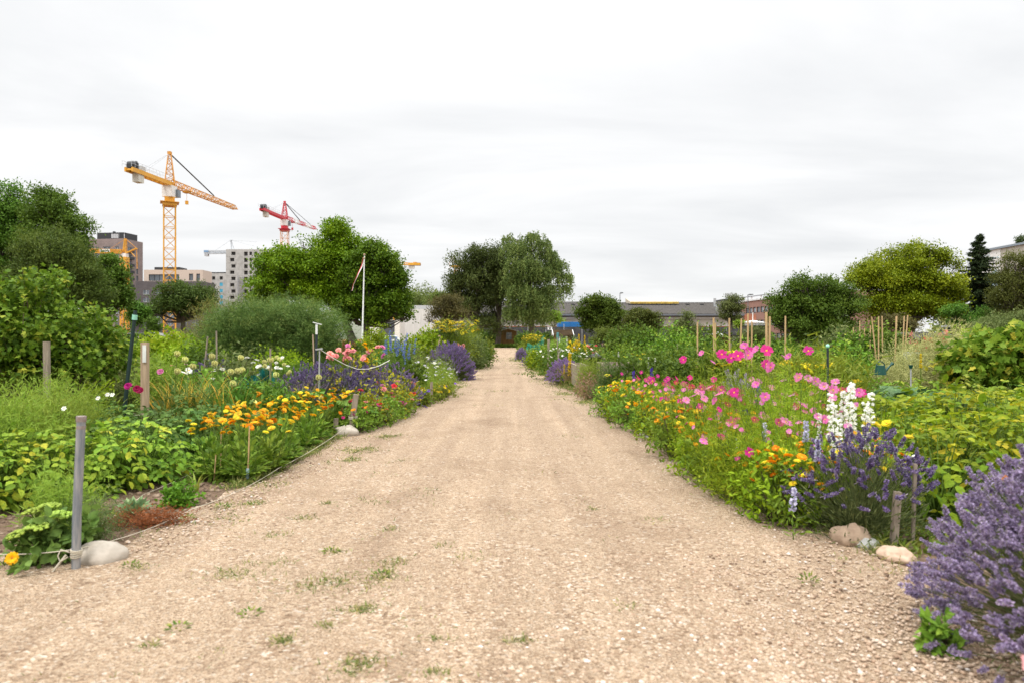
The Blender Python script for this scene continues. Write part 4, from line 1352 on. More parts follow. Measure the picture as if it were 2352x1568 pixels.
b = MB(); b.bar(Q(530, 552), Q(490, 579), .12); b.bar(Q(531, 552), Q(585, 566), .12); b.bar(Q(530.5, 552.5), Q(590, 556), .12); obj('stay', b.mesh('stay', PALE, False), root)

# crane whose counter-jib sticks out beyond the maple
root = place('yellow_crane', 'yellow crane arm with ribbed counterweight showing past the maple crown', 'crane', [], (0, 0, 0))
dd = 220.0
Q = lambda x, y, k=0: np.array((px(x, dd), dd + k, pz(y, dd)))
b = MB(); lattice(b, (px(898, dd), dd, 0), Q(898, 605), 1.9, n=16, t=.2); obj('mast', b.mesh('mast', YEL, False), root)
b = MB()
for q in (-.6, .6):
    b.bar(Q(906, 602, q), Q(940, 605, q), .2); b.bar(Q(906, 607, q), Q(940, 609, q), .24); b.bar(Q(938, 607.3, q), Q(966, 607.5, q), .75)
    for t_ in range(6):
        b.bar(Q(908 + t_ * 5, 602.5 + t_ * .4, q), Q(911 + t_ * 5, 607.2 + t_ * .3, q), .1)
obj('counter_jib', b.mesh('counter_jib', YEL, False), root)
b = MB()
for k in range(5):
    b.box(tuple(Q(939 + k * 2.6, 617, -.7)), tuple(Q(941 + k * 2.6, 604, .7)))
obj('counterweight', b.mesh('counterweight', mat('weight_ribbed', (.62, .60, .54), .8), False), root)
b = MB(); b.box(tuple(Q(958, 609, -.8)), tuple(Q(966, 604.3, .8)), 1); b.box(tuple(Q(950, 604.5, -.8)), tuple(Q(958, 603, .8)), 0); obj('winch', b.mesh('winch', [YELD, MBLACK], False), root)
b = MB(); lattice(b, Q(905, 607), Q(845, 607), 1.3, n=12, t=.18); obj('jib', b.mesh('jib', YEL, False), root)
b = MB(); b.bar(Q(912, 602), Q(912, 589), .18); b.box(tuple(Q(910, 592, -.3)), tuple(Q(914, 588.5, .3))); obj('tower_head', b.mesh('tower_head', mat('lamp_grey', (.14, .15, .16), .5), False), root)
# and the tip of another behind the dark tree at the end of the path
root = place('yellow_crane', 'slender yellow crane tip peeping over the dark tree beside the birch', 'crane', [], (0, 0, 0))
dd = 260.0
b = MB(); b.bar(Q(1042, 588), Q(1032, 604), .2); b.bar(Q(1042, 588), Q(1046, 606), .2); b.bar(Q(1042, 588), Q(1040, 612), .15); b.bar(Q(1032, 604), Q(1033, 618), .12); obj('tower_head', b.mesh('tower_head', mat('faded_orange', (.60, .40, .26), .6), False), root)
b = MB(); lattice(b, (px(1050, dd), dd, 0), Q(1050, 612), 2.0, n=16, t=.2); b.bar(Q(1036, 612), Q(1060, 612), .6); obj('mast', b.mesh('mast', YEL, False), root)


# ------------------------------------------------------------------ trees
BARK = mat('bark', (.07, .055, .042), .9, col2=(.15, .125, .10), scale=9, stretch=(3, 3, .5), bump=.5)
BARKP = mat('birch_bark', (.10, .09, .08), .8, col2=(.38, .36, .33), scale=5, stretch=(1, 1, 3))


def tree(name, label, cat, d, trunk, lobes, leaf, ns, per, L, Wd, tmpl='rhomb', tr=.22, fork=.35, group=None, depth=.85, extra=1.0, bark=None, trunks=None, limbs=True, back=.45, puff=True, shrink=.80, **kw):
    """Tree at depth d. trunk: (x, y top of clear stem) and lobes (x, y, rx[, ry]) on the photo's grid; each lobe becomes a clump of real depth."""
    s = d / F
    bx = px(trunk[0], d)
    lb = []
    xs_ = [q[0] for q in lobes]
    half = (max(xs_) - min(xs_)) / 2 + 1
    xc = (max(xs_) + min(xs_)) / 2
    for q in lobes:
        rx = q[2] * s * shrink
        rz = (q[3] if len(q) > 3 else q[2]) * s * shrink
        off = half * s * depth * math.sqrt(max(0, 1 - ((q[0] - xc) / (half * 1.1)) ** 2))
        oy = (rng.random() - .5) * .5 * off
        lb.append((px(q[0], d) - bx, oy, pz(q[1], d), rx, (rx + rz) / 2, rz))
        if extra and rng.random() < extra:
            lb.append((px(q[0], d) - bx + rng.normal() * .2 * rx, -off * back - rng.random() * .2 * off, pz(q[1], d) - .15 * rz, rx * .85, rx * .8, rz * .8))
            lb.append((px(q[0], d) - bx + rng.normal() * .2 * rx, off * .6, pz(q[1], d) - .1 * rz, rx * .85, rx * .8, rz * .8))
    pf = []
    for q in lb:
        kq = max(6, int(46 * (q[3] * q[5] / (half * s) ** 2) ** .5)) if puff else 0
        if not puff:
            pf.append(q)
        for v in rdir(kq):
            v[2] = v[2] * .8 + .15
            f = .26 + .22 * rng.random()
            g = .45 + .5 * rng.random()
            if rng.random() < .32:                                   # a bough that reaches out of the crown
                g, f, v[2] = 1.0 + .38 * rng.random(), .16 + .1 * rng.random(), abs(v[2])
            pf.append((q[0] + v[0] * q[3] * g, q[1] + v[1] * q[4] * g, q[2] + v[2] * q[5] * g, q[3] * f * 1.2, q[4] * f * 1.2, q[5] * f * .62))
    c = MB()
    kw = {**dict(flat=1.3, umb=.8, lv=.07, tp=.07), **kw}
    kw['tv'] = kw.get('tv', .16) * .5
    kw['sl'] = kw.get('sl', .35) * .75
    crown(c, pf, int(ns * (.5 if d > 25 else .8)), per, L, Wd, tmpl, **kw)
    t = MB()
    zt = pz(trunk[1], d)
    for (tx, lean) in (trunks or [(0.0, 0.0)]):
        base = np.array((tx, 0, -.05))
        top = np.array((tx + lean, 0, zt))
        t.tube([base, base * .6 + top * .4 + (rng.normal() * .05, 0, 0), top], [tr * 1.25, tr, tr * .85], 9)
        if limbs:
            for q in lb:
                e = np.array(q[:3])
                if trunks and abs(e[0] - top[0]) > abs(e[0] - (trunks[1 - trunks.index((tx, lean))][0] if len(trunks) > 1 else 99)) + .5:
                    continue
                m_ = top * .45 + e * .55 + (0, 0, -.12 * abs(e[0] - top[0])) + rng.normal(size=3) * .15
                r0 = min(tr * .6, .05 + .09 * q[3])
                t.tube([top - (0, 0, .2), m_, e], [r0, r0 * .6, r0 * .25], 6)
                for k in range(4):
                    u = rdir(1)[0]
                    t.tube([m_ * .4 + e * .6, e + u * np.array(q[3:6]) * .8], [r0 * .35, r0 * .08], 4)
    return place(name, label, cat, [('trunk', t.mesh('trunk', bark or BARK)), ('crown', c.mesh('crown', leaf))], (bx, d, 0), group=group)


G_DARK = leafmat('dark_tree_leaf', [(0.0235, 0.0571, 0.0134), (0.0571, 0.121, 0.0218), (0.104, 0.198, 0.0336), (0.176, 0.277, 0.0571)])
G_ASH = leafmat('ash_leaf', [(0.0243, 0.0486, 0.0135), (0.0567, 0.0945, 0.0243), (0.101, 0.146, 0.0378), (0.155, 0.196, 0.0594)])
G_MAPLE = leafmat('maple_leaf', [(.035, .082, .004), (.085, .165, .006), (.160, .255, .012), (.265, .345, .028)], .28)
G_MAPLE2 = leafmat('maple_leaf_yellow', [(.045, .085, .005), (.115, .175, .008), (.215, .275, .014), (.33, .36, .03)], .28)
G_BIRCH = leafmat('birch_leaf', [(0.033, 0.054, 0.0196), (0.075, 0.114, 0.039), (0.134, 0.176, 0.0674), (0.217, 0.256, 0.108)])
G_POP = leafmat('dark_poplar_leaf', [(0.0228, 0.0373, 0.0146), (0.052, 0.0813, 0.0292), (0.091, 0.13, 0.0488), (0.163, 0.203, 0.0894)])
G_BROWN = leafmat('hawthorn_leaf', [(0.0525, 0.0525, 0.018), (0.112, 0.108, 0.033), (0.173, 0.158, 0.0525), (0.255, 0.21, 0.0825)])
G_HORN = leafmat('hornbeam_leaf', [(0.0184, 0.0391, 0.0069), (0.0483, 0.0874, 0.0138), (0.092, 0.14, 0.023), (0.155, 0.201, 0.0483)])
G_LIGHT = leafmat('young_leaf', [(.07, .13, .015), (.13, .21, .025), (.19, .28, .04), (.27, .34, .07)], .28)
G_GREY = leafmat('sallow_leaf', [(0.0385, 0.0605, 0.0242), (0.0825, 0.116, 0.0462), (0.138, 0.171, 0.077), (0.22, 0.242, 0.138)])
G_SPR = leafmat('spruce_needles', [(.008, .016, .008), (.016, .032, .014), (.03, .052, .02), (.06, .082, .028)], .1)
G_FAR = leafmat('far_leaf', [(.075, .12, .045), (.11, .17, .06), (.155, .22, .08), (.20, .26, .11)], .3)

# the dark group of trees on the calendula side
tree('tree', 'tall dark tree at the edge of the picture with a high pointed crown', 'tree', 52, (20, 700), [(28, 445, 34, 32), (15, 480, 58, 45), (50, 490, 52, 40), (-10, 530, 80, 70), (45, 560, 66, 60), (10, 640, 80, 70), (-60, 600, 90, 100)], G_DARK, 8775, 9, 0.208, 0.12, tr=.35, sl=.8, lump=.3, tv=.15)
tree('tree', 'tall dark tree with crooked leafy top behind the grey green ash', 'tree', 50, (135, 700), [(105, 452, 26, 24), (122, 480, 44, 40), (90, 505, 40, 36), (150, 520, 46, 40), (120, 560, 62, 50), (172, 560, 34, 45), (130, 630, 70, 60), (190, 610, 22, 40)], G_DARK, 8100, 9, 0.2, 0.112, tr=.3, sl=.75, lump=.32, tv=.15)
tree('ash_tree', 'broad grey green ash in front of the tall dark trees', 'tree', 40, (140, 720), [(118, 560, 48, 34), (85, 590, 50, 42), (150, 600, 56, 48), (195, 640, 44, 50), (105, 650, 70, 60), (60, 660, 60, 60), (165, 690, 66, 46), (215, 690, 36, 44)], G_ASH, 8775, 11, 0.176, 0.06, tr=.28, sl=.7, lump=.25)
tree('tree', 'small dark tree beside the low yellow crane mast', 'tree', 46, (250, 720), [(255, 605, 22, 22), (235, 640, 34, 34), (272, 640, 26, 32), (250, 680, 44, 40), (285, 690, 22, 34), (230, 710, 36, 34)], G_DARK, 4320, 9, 0.192, 0.104, tr=.2, sl=.6)
tree('round_tree', 'low round dark tree below the big yellow crane', 'tree', 62, (420, 735), [(388, 690, 28, 22), (418, 670, 34, 20), (455, 678, 34, 24), (404, 706, 48, 26), (450, 705, 46, 28), (356, 718, 22, 20), (485, 700, 20, 20)], leafmat('round_tree_leaf', [(.018, .04, .01), (.045, .082, .02), (.08, .125, .035), (.12, .165, .06)]), 4590, 9, 0.208, 0.104, tr=.25, sl=.7)
tree('conifer_bush', 'rounded dark green bush between the little red cabins', 'shrub', 44, (350, 765), [(350, 745, 20, 18), (352, 758, 22, 16)], G_DARK, 675, 9, 0.096, 0.048, tr=.06, sl=.25)
tree('tree', 'slim dark tree beneath the apartment tower', 'tree', 58, (308, 740), [(308, 712, 18, 20), (316, 735, 24, 18), (330, 722, 14, 14)], G_DARK, 1215, 8, 0.192, 0.104, tr=.12, sl=.5)

# the spreading maple behind the flagpole (two stems)
tree('maple_tree', 'big spreading bright green maple behind the flagpole', 'tree', 48, (726, 690),
     [(775, 545, 40, 30), (750, 574, 34, 24), (692, 596, 42, 26), (658, 590, 24, 16), (640, 610, 40, 32), (618, 652, 36, 28), (705, 625, 66, 44), (770, 600, 54, 44), (655, 670, 60, 44), (602, 694, 36, 26), (735, 680, 62, 46), (790, 660, 44, 50), (618, 712, 40, 22), (708, 560, 18, 12), (815, 570, 24, 24)], G_MAPLE, 27168, 9, .135, .115, 'rhomb', tr=.28, sl=.75, lump=.25, tv=.2, gap=-1.0)
tree('maple_tree', 'dark green maple with forked black trunk beside the flagpole', 'tree', 46, (841, 742),
     [(862, 578, 26, 20), (845, 600, 36, 32), (885, 610, 34, 32), (815, 640, 36, 40), (862, 650, 50, 42), (905, 650, 26, 40), (890, 700, 44, 30), (835, 700, 44, 32), (920, 690, 16, 34), (918, 716, 18, 18), (862, 730, 50, 16), (802, 728, 36, 16), (790, 715, 30, 20), (935, 728, 16, 12)], leafmat('dark_maple_leaf', [(.020, .052, .006), (.052, .110, .009), (.10, .178, .014), (.19, .27, .03)], .28), 20081, 9, .135, .115, tr=.3, sl=.7, lump=.3, tv=.2, trunks=[(0.05, -.1), (-.5, -.9)], gap=-1.2)
# trees at the end of the path
tree('poplar_tree', 'dense dark tree touching the weeping birch at the path end', 'tree', 82, (1092, 740), [(1100, 590, 38, 20), (1068, 612, 40, 30), (1125, 610, 36, 36), (1055, 655, 32, 44), (1100, 655, 52, 48), (1130, 690, 34, 50), (1075, 705, 44, 40), (1110, 745, 40, 26), (1048, 690, 22, 30), (1138, 762, 18, 20), (1142, 588, 22, 22), (1150, 622, 22, 34), (1145, 650, 26, 60)], G_POP, 11475, 9, 0.272, 0.104, tr=.3, sl=.9, lump=.22, rnd=.45, up=.7, shrink=.9, trunks=[(0, 0), (2.6, .3)])
tree('hawthorn', 'brown green twiggy hawthorn beside the white works building', 'tree', 66, (1030, 745), [(1010, 700, 24, 22), (1040, 695, 26, 24), (1000, 722, 22, 18), (1030, 722, 34, 24), (1055, 725, 26, 22), (985, 735, 14, 10)], G_BROWN, 2295, 9, 0.16, 0.08, tr=.12, sl=.6, lump=.35)
tree('tree', 'olive green tree rising behind the hawthorn', 'tree', 92, (1020, 740), [(1020, 690, 20, 18), (1000, 690, 12, 12), (1040, 680, 18, 18), (1030, 720, 22, 20)], G_ASH, 1215, 9, 0.272, 0.128, tr=.2, sl=.7)


def weeping(name, label, d, trunk, lobes, leaf, strands, per, L, Wd, hang, tr=.25):
    s = d / F
    bx = px(trunk[0], d)
    t, c = MB(), MB()
    zt = pz(trunk[1], d)
    lb = []
    for q in lobes:
        rx, rz = q[2] * s, (q[3] if len(q) > 3 else q[2]) * s
        for oy in ((rng.random() - .5) * 2, -rx * .9 - .8, rx * .9 + .8):
            lb.append((px(q[0], d) - bx, oy, pz(q[1], d), rx, rx, rz))
    t.tube([(0, 0, -.05), (.05, 0, zt * .3), (-.2, 0, zt * .7), (.1, 0, zt)], [tr * 1.3, tr, tr * .7, tr * .3], 9)
    lbn = np.array(lb)
    for q in lb:
        e = np.array(q[:3])
        z0 = max(zt * .25, min(e[2] - .8, zt * .9))
        b = np.array((0, 0, z0))
        t.tube([b, b * .5 + e * .5 + (0, 0, .5), e + (0, 0, .3 * q[5])], [.10, .06, .02], 5)
    wts = lbn[:, 3] * lbn[:, 5]
    idx = rng.choice(len(lbn), strands, p=wts / wts.sum())
    u = rdir(strands)
    u[:, 2] = np.abs(u[:, 2]) * .9 + .1 * u[:, 2]
    C = lbn[idx, :3] + u * lbn[idx, 3:6] * (rng.random(strands) ** .4 * (1 + .3 * noise(u * 2 + idx[:, None])))[:, None]
    ln = hang * (.4 + .9 * rng.random(strands)) * (lbn[idx, 5] / lbn[:, 5].max()) ** .3
    tt = rng.random((strands, per))
    sway = rng.normal(size=(strands, 3)) * .16
    sway[:, 2] = 0
    outw = nrm(u * [1, 1, 0] + 1e-6) * .35
    P = C[:, None] + (outw[:, None] * (1 - (1 - tt) ** 2)[..., None] + sway[:, None] * tt[..., None]) * ln[:, None, None] * .6 + np.array([0, 0, -1.0]) * (tt ** 1.4 * ln[:, None])[..., None] + rng.normal(size=(strands, per, 3)) * .07
    D = nrm(rng.normal(size=(strands, per, 3)) * .6 + [0, 0, -.9])
    tb = rng.normal(.5, .17, strands)
    c.leaves(P.reshape(-1, 3), D.reshape(-1, 3), rdir(strands * per), L * (.7 + .6 * rng.random(strands * per)), Wd, 'rhomb', 0, (tb[:, None] + rng.normal(0, .12, (strands, per))).ravel())
    return place(name, label, 'tree', [('trunk', t.mesh('trunk', BARK)), ('crown', c.mesh('crown', leaf))], (bx, d, 0))


weeping('birch_tree', 'tall weeping birch with drooping strands at the end of the path', 80, (1220, 560),
        [(1166, 548, 12, 10), (1222, 546, 26, 10), (1250, 560, 16, 10), (1190, 572, 34, 18), (1255, 585, 22, 12), (1276, 608, 22, 14), (1205, 610, 40, 24), (1240, 628, 34, 18), (1298, 634, 22, 7), (1300, 660, 12, 6), (1178, 640, 26, 26), (1262, 665, 26, 14), (1205, 672, 40, 22), (1240, 690, 36, 14), (1180, 712, 28, 12), (1230, 716, 36, 12)], G_BIRCH, 3300, 17, .22, .12, 2.2, .32)

# trees and bushes in front of the hall
tree('young_tree', 'young light green tree beside the blue containers', 'tree', 92, (1273, 748), [(1275, 728, 15, 13), (1283, 738, 12, 8), (1265, 738, 9, 8)], G_LIGHT, 567, 8, 0.208, 0.128, tr=.07, sl=.5)
tree('round_tree', 'round dark walnut tree in front of the grey roofed hall', 'tree', 66, (1378, 760), [(1368, 700, 34, 22), (1395, 705, 30, 22), (1345, 722, 26, 22), (1378, 728, 50, 26), (1412, 728, 26, 22), (1370, 750, 46, 20), (1405, 752, 32, 16)], G_HORN, 5670, 9, 0.192, 0.12, tr=.2, sl=.6, lump=.22)
tree('round_tree', 'olive dark elder tree beside the round walnut', 'tree', 60, (1478, 770), [(1470, 728, 28, 16), (1495, 738, 26, 20), (1455, 745, 26, 22), (1480, 758, 42, 20), (1440, 765, 20, 14)], leafmat('elder_leaf', [(.026, .036, .010), (.054, .070, .018), (.092, .105, .03), (.14, .12, .055)]), 4320, 9, 0.176, 0.096, tr=.16, sl=.55, lump=.25)
tree('bush', 'olive green bush in front of the walnut tree', 'shrub', 44, (1395, 790), [(1392, 770, 24, 16), (1400, 782, 30, 14), (1370, 786, 18, 10)], leafmat('olive_bush_leaf', [(.04, .06, .015), (.085, .12, .028), (.135, .175, .045), (.19, .22, .08)]), 1215, 9, 0.112, 0.056, tr=.06, sl=.35)
tree('sallow', 'grey green sallow tree in front of the brick wall of the hall', 'tree', 46, (1572, 785), [(1580, 732, 16, 14), (1570, 752, 26, 18), (1555, 765, 26, 16), (1590, 765, 24, 18), (1570, 780, 36, 16)], G_GREY, 2565, 9, 0.12, 0.048, tr=.08, sl=.45, lump=.3)
tree('slender_tree', 'slender open olive tree in front of the hall roof', 'tree', 62, (1680, 750), [(1685, 692, 18, 12), (1675, 710, 24, 16), (1695, 712, 18, 14), (1668, 730, 18, 12), (1690, 735, 16, 12)], G_GREY, 1350, 9, 0.16, 0.072, tr=.10, sl=.5, lump=.35)
tree('small_tree', 'little yellow green tree among the bean poles', 'tree', 52, (1698, 765), [(1697, 748, 12, 10)], G_LIGHT, 216, 9, 0.128, 0.072, tr=.05, sl=.3)
tree('sallow', 'silvery green bush between the bean poles and the round hornbeam', 'shrub', 34, (1735, 800), [(1735, 770, 30, 20), (1760, 785, 30, 20), (1705, 790, 28, 16)], G_GREY, 2430, 9, 0.08, 0.036, tr=.05, sl=.35, lump=.28)
tree('hornbeam', 'big round dark green tree standing alone before the brick office', 'tree', 31, (1880, 815), [(1830, 665, 34, 22), (1870, 660, 40, 20), (1915, 672, 40, 24), (1812, 700, 44, 32), (1870, 710, 76, 46), (1945, 710, 40, 40), (1790, 735, 26, 26), (1850, 755, 70, 34), (1930, 758, 48, 32), (1880, 785, 60, 22), (1830, 645, 12, 8)], G_HORN, 11475, 10, 0.108, 0.06, tr=.14, sl=.45, lump=.16, tv=.18, trunks=[(0, 0), (.35, .15)])
tree('maple_tree', 'large yellow green maple towering behind the round dark tree', 'tree', 54, (2090, 735), [(2060, 590, 24, 20), (2105, 578, 28, 20), (2130, 600, 40, 26), (2165, 615, 24, 20), (2070, 620, 50, 28), (2000, 622, 34, 20), (1975, 648, 40, 24), (2030, 655, 60, 34), (2110, 655, 66, 40), (2165, 680, 36, 34), (2060, 700, 70, 36), (2130, 715, 60, 26), (2010, 705, 40, 30), (2198, 655, 10, 4), (2065, 725, 56, 18)], G_MAPLE2, 25987, 9, .135, .115, tr=.4, sl=.8, lump=.25, tv=.2, gap=-1.0)

# spruce
def spruce(label, d, xt, ytop, hw):
    c, t = MB(), MB()
    h = pz(ytop, d)
    t.tube([(0, 0, 0), (0, 0, h * .5), (0, 0, h)], [.22, .13, .02], 7)
    P, D, tn = [], [], []
    for k in range(330):
        f = 1 - (k / 330) ** .75
        z = h * (.08 + .91 * (1 - f)) if False else h * (1 - .97 * (k / 330) ** .8)
        a = rng.random() * 6.28
        r = (h - z) / h * hw * (1.0 if z > h * .45 else .8) * (.55 + .6 * rng.random()) + .08
        n = int(10 + 26 * r)
        s = np.sort(rng.random(n))
        rr = r * s
        zz = z + .12 * rr - .22 * rr ** 1.6 + .10 * (s > .8)
        p = np.stack([np.cos(a) * rr, np.sin(a) * rr, zz], 1)
        t.tube([(0, 0, z), tuple(p[n // 2]), tuple(p[-1])], [.03, .018, .006], 3)
        for q in range(6):
            P.append(p + rng.normal(size=(n, 3)) * [.06, .06, .03])
            dd_ = nrm(np.stack([np.cos(a + rng.normal(0, .9, n)), np.sin(a + rng.normal(0, .9, n)), -.45 + .4 * rng.normal(size=n)], 1))
            D.append(dd_)
            tn.append(np.clip(rng.normal(.4, .22, n), 0, 1))
    P, D, tn = map(np.concatenate, (P, D, tn))
    c.leaves(P, D, rdir(len(P)), .20 * (.6 + .7 * rng.random(len(P))), .06, 'rhomb', 0, tn)
    place('spruce_tree', label, 'tree', [('trunk', t.mesh('trunk', BARK)), ('crown', c.mesh('crown', G_SPR))], at(xt, d))


spruce('tall dark pointed spruce before the white mural panel', 56, 2249, 540, 4.2)
tree('willow', 'grey green willow in front of the tall pale building', 'tree', 44, (2345, 745), [(2325, 605, 34, 22), (2360, 615, 40, 30), (2315, 645, 32, 34), (2350, 670, 50, 44), (2305, 690, 34, 34), (2340, 725, 60, 30), (2400, 680, 60, 70)], leafmat('willow_leaf', [(.03, .045, .012), (.068, .092, .024), (.115, .14, .045), (.20, .215, .11)]), 8775, 10, 0.136, 0.052, tr=.25, sl=.6, lump=.22)
tree('bush', 'dark reddish green bush under the maple behind the bean poles', 'shrub', 40, (2060, 770), [(2050, 745, 30, 18), (2080, 752, 32, 18), (2020, 760, 26, 16)], G_BROWN, 1755, 9, 0.12, 0.06, tr=.06, sl=.4)
tree('yew', 'dark low evergreen beside the yellow topped shrub under the spruce', 'shrub', 46, (2215, 768), [(2205, 745, 22, 22), (2240, 750, 30, 24), (2190, 720, 24, 24), (2265, 735, 26, 30)], G_DARK, 2295, 9, 0.144, 0.072, tr=.1, sl=.4)
tree('sallow', 'wide silvery green sallow bush at the edge of the cosmos side', 'shrub', 24, (2290, 790), [(2270, 765, 46, 28), (2330, 750, 50, 34), (2300, 785, 70, 30), (2235, 790, 36, 20), (2370, 780, 50, 40)], G_GREY, 5670, 10, 0.076, 0.032, tr=.06, sl=.35, lump=.25)

# the far wood
c = MB()
lb = []
for xd in np.linspace(925, 1030, 16):
    d = 240 + rng.random() * 30
    r = 3.0 + 2.5 * rng.random()
    lb.append((px(xd, d), d, pz(688 + 14 * rng.random(), d) - 2, r, r, r * 1.3))
    lb.append((px(xd, d), d, pz(725, d), r * 1.3, r, r * 1.5))
for xd in np.linspace(2180, 2420, 14):
    d = 95 + 10 * rng.random()
    lb.append((px(xd, d), d, pz(745, d), 2.5, 2, 2.2))
crown(c, lb, 7020, 8, 0.72, 0.4, sl=1.6)
tag(obj('far_wood', c.mesh('far_wood', G_FAR)), 'pale green distant wood beyond the white works building', 'wood', kind='stuff')


# ------------------------------------------------------------------ garden plants: one builder per kind
STEM = leafmat('green_stem', [(.07, .12, .03), (.11, .17, .04)], .1)
WOOD = mat('stick_bamboo', (.42, .27, .12), .7, col2=(.55, .38, .20), scale=6, stretch=(4, 4, .6))
WOODG = mat('grey_wood', (.20, .16, .12), .9, col2=(.33, .27, .21), scale=9, stretch=(6, 6, .6), bump=.4)
WOODL = mat('pale_post', (.36, .25, .16), .85, col2=(.50, .37, .25), scale=8, stretch=(6, 6, .5), bump=.3)
CORD = mat('cord', (.50, .45, .35), .9)
Z = np.array([0, 0, 1.0])


def petalmat(name, c1, c2=None, trans=.35):
    return leafmat(name, [c1, c2 or tuple(min(1, v * 1.25) for v in c1)], trans, .6, .2)


def compound(mb, P, D, N, ln, pairs, L, Wd, tmpl='oval', m=0, tone=None, droop=.4, ms=None, rs=.0018):
    n = len(P)
    D = nrm(D)
    Sd = nrm(np.cross(D, N) + 1e-6)
    tone = rng.random(n) if tone is None else tone
    ln = np.broadcast_to(ln, (n,))
    for j in range(pairs + 1):
        t = .3 + .7 * j / pairs
        C = P + D * (ln * t)[:, None] - Z * (droop * ln * t * t)[:, None]
        dd = nrm(D - Z * (2 * droop * t))
        if j == pairs:
            mb.leaves(C, dd + rng.normal(size=(n, 3)) * .2, N + rng.normal(size=(n, 3)) * .25, L * 1.2 * (.8 + .4 * rng.random(n)), Wd * 1.2, tmpl, m, tone + rng.normal(0, .07, n))
        else:
            for s in (-1, 1):
                mb.leaves(C, dd * .45 + Sd * s + rng.normal(size=(n, 3)) * .2, N + rng.normal(size=(n, 3)) * .35, L * (.7 + .5 * t) * (.8 + .4 * rng.random(n)), Wd * (.7 + .5 * t), tmpl, m, tone + rng.normal(0, .07, n))
    if ms is not None:
        mb.tubes(P, P + D * ln[:, None] - Z * (droop * ln)[:, None], rs, rs * .5, 3, ms, mid=P + D * (ln * .5)[:, None] - Z * (droop * ln * .25)[:, None])


def dome(n, r, h, shell=.45, low=.15):
    u = rdir(n)
    u[:, 2] = low + (1 - low) * np.abs(u[:, 2])
    k = rng.random(n) ** shell
    return u * np.array([r, r, h]) * k[:, None], u


PM = {}


def proto(key, fn):
    if key not in PM:
        PM[key] = fn()
    return PM[key]


def potato(leafm, n=95, r=.36, h=.52, L=.056, Wd=.040, pairs=2):
    mb = MB()
    P, u = dome(n, r, h, .35)
    st = rng.random(n) < .4
    mb.tubes(np.stack([u[:, 0] * .06, u[:, 1] * .06, np.zeros(n)], 1), P, .006, .0025, 4, 1, mid=P * [.45, .45, .55])
    compound(mb, P, nrm(u * [1, 1, .25] + rng.normal(size=(n, 3)) * .35), nrm(Z + u * .5 + rng.normal(size=(n, 3)) * .25), L * (1.6 + 1.1 * rng.random(n)), pairs, L, Wd, 'oval', 0, np.clip(rng.normal(.5, .22, n) + .1 * (P[:, 2] > h * .6), 0, 1), .45, 1)
    return mb.mesh('potato_leaves', [leafm, STEM])


def bush(leafm, r, h, ns, per, L, Wd, tmpl='rhomb', **kw):
    mb = MB()
    kw.setdefault('sl', .18 * r / .4)
    kw.setdefault('zmin', .01)
    C = crown(mb, [(0, 0, h * .45, r, r, h * .55), (r * .35, -r * .2, h * .55, r * .6, r * .6, h * .45), (-r * .4, r * .1, h * .5, r * .6, r * .6, h * .42), (0, 0, h * .2, r * .95, r * .95, h * .25)], ns, per, L, Wd, tmpl, 0, **kw)
    k = C[rng.random(len(C)) < min(1, 40 / len(C))]
    mb.tubes(np.stack([k[:, 0] * .12, k[:, 1] * .12, np.zeros(len(k))], 1), k, .008 * r / .4, .003, 3, 1, mid=k * [.45, .45, .5])
    return mb.mesh('bush_leaves', [leafm, mat('twig_brown', (.12, .09, .055), .9)])


def feathery(leafm, r, h, ns, per, L=.06, Wd=.004, sl=.16, stemn=12, **kw):
    """Fine thread leaves on upright stems: fennel, dill, cosmos, asparagus."""
    mb = MB()
    C = crown(mb, [(0, 0, h * .5, r, r, h * .5), (0, 0, h * .3, r * .8, r * .8, h * .35)], ns, per, L, Wd, 'tri', 0, **{**dict(up=1.0, out=.5, sl=sl, zmin=.01, lrnd=.7, shell=.6, spread=.16), **kw})
    a = rng.random(stemn) * 6.28
    q = r * .75 * np.sqrt(rng.random(stemn))
    top = np.stack([np.cos(a) * q, np.sin(a) * q, h * (.6 + .4 * rng.random(stemn))], 1)
    mb.tubes(top * [.25, .25, 0], top, .006, .002, 4, 1, mid=top * [.6, .6, .5])
    return mb.mesh('feathery_leaves', [leafm, STEM])


def rosette(leafm, n, L, Wd, tmpl='oval', rise=.6, r=.03):
    mb = MB()
    a = np.arange(n) * 2.4
    k = np.linspace(.2, 1, n)
    D = nrm(np.stack([np.cos(a) * k, np.sin(a) * k, rise * (1.25 - k)], 1))
    mb.leaves(np.stack([np.cos(a) * r, np.sin(a) * r, .02 + .02 * (1 - k)], 1), D, Z + rng.normal(size=(n, 3)) * .25, L * (.6 + .4 * k) * (.85 + .3 * rng.random(n)), Wd * (.7 + .3 * k), tmpl, 0)
    return mb.mesh('rosette', [leafm])


def clump(leafm, n, h, w, spread=.35, r=.08, tmpl='blade', tone=None):
    """Strap leaves and grasses."""
    mb = MB()
    a = rng.random(n) * 6.28
    k = spread * np.sqrt(rng.random(n))
    D = nrm(np.stack([np.cos(a) * k, np.sin(a) * k, np.ones(n)], 1))
    P = np.stack([np.cos(a) * r * rng.random(n), np.sin(a) * r * rng.random(n), np.zeros(n)], 1)
    N = nrm(np.stack([-np.cos(a), -np.sin(a), k], 1)) + rng.normal(size=(n, 3)) * .3
    mb.leaves(P, D, N, h * (.55 + .5 * rng.random(n)), w, tmpl, 0, tone)
    return mb.mesh('blades', [leafm])


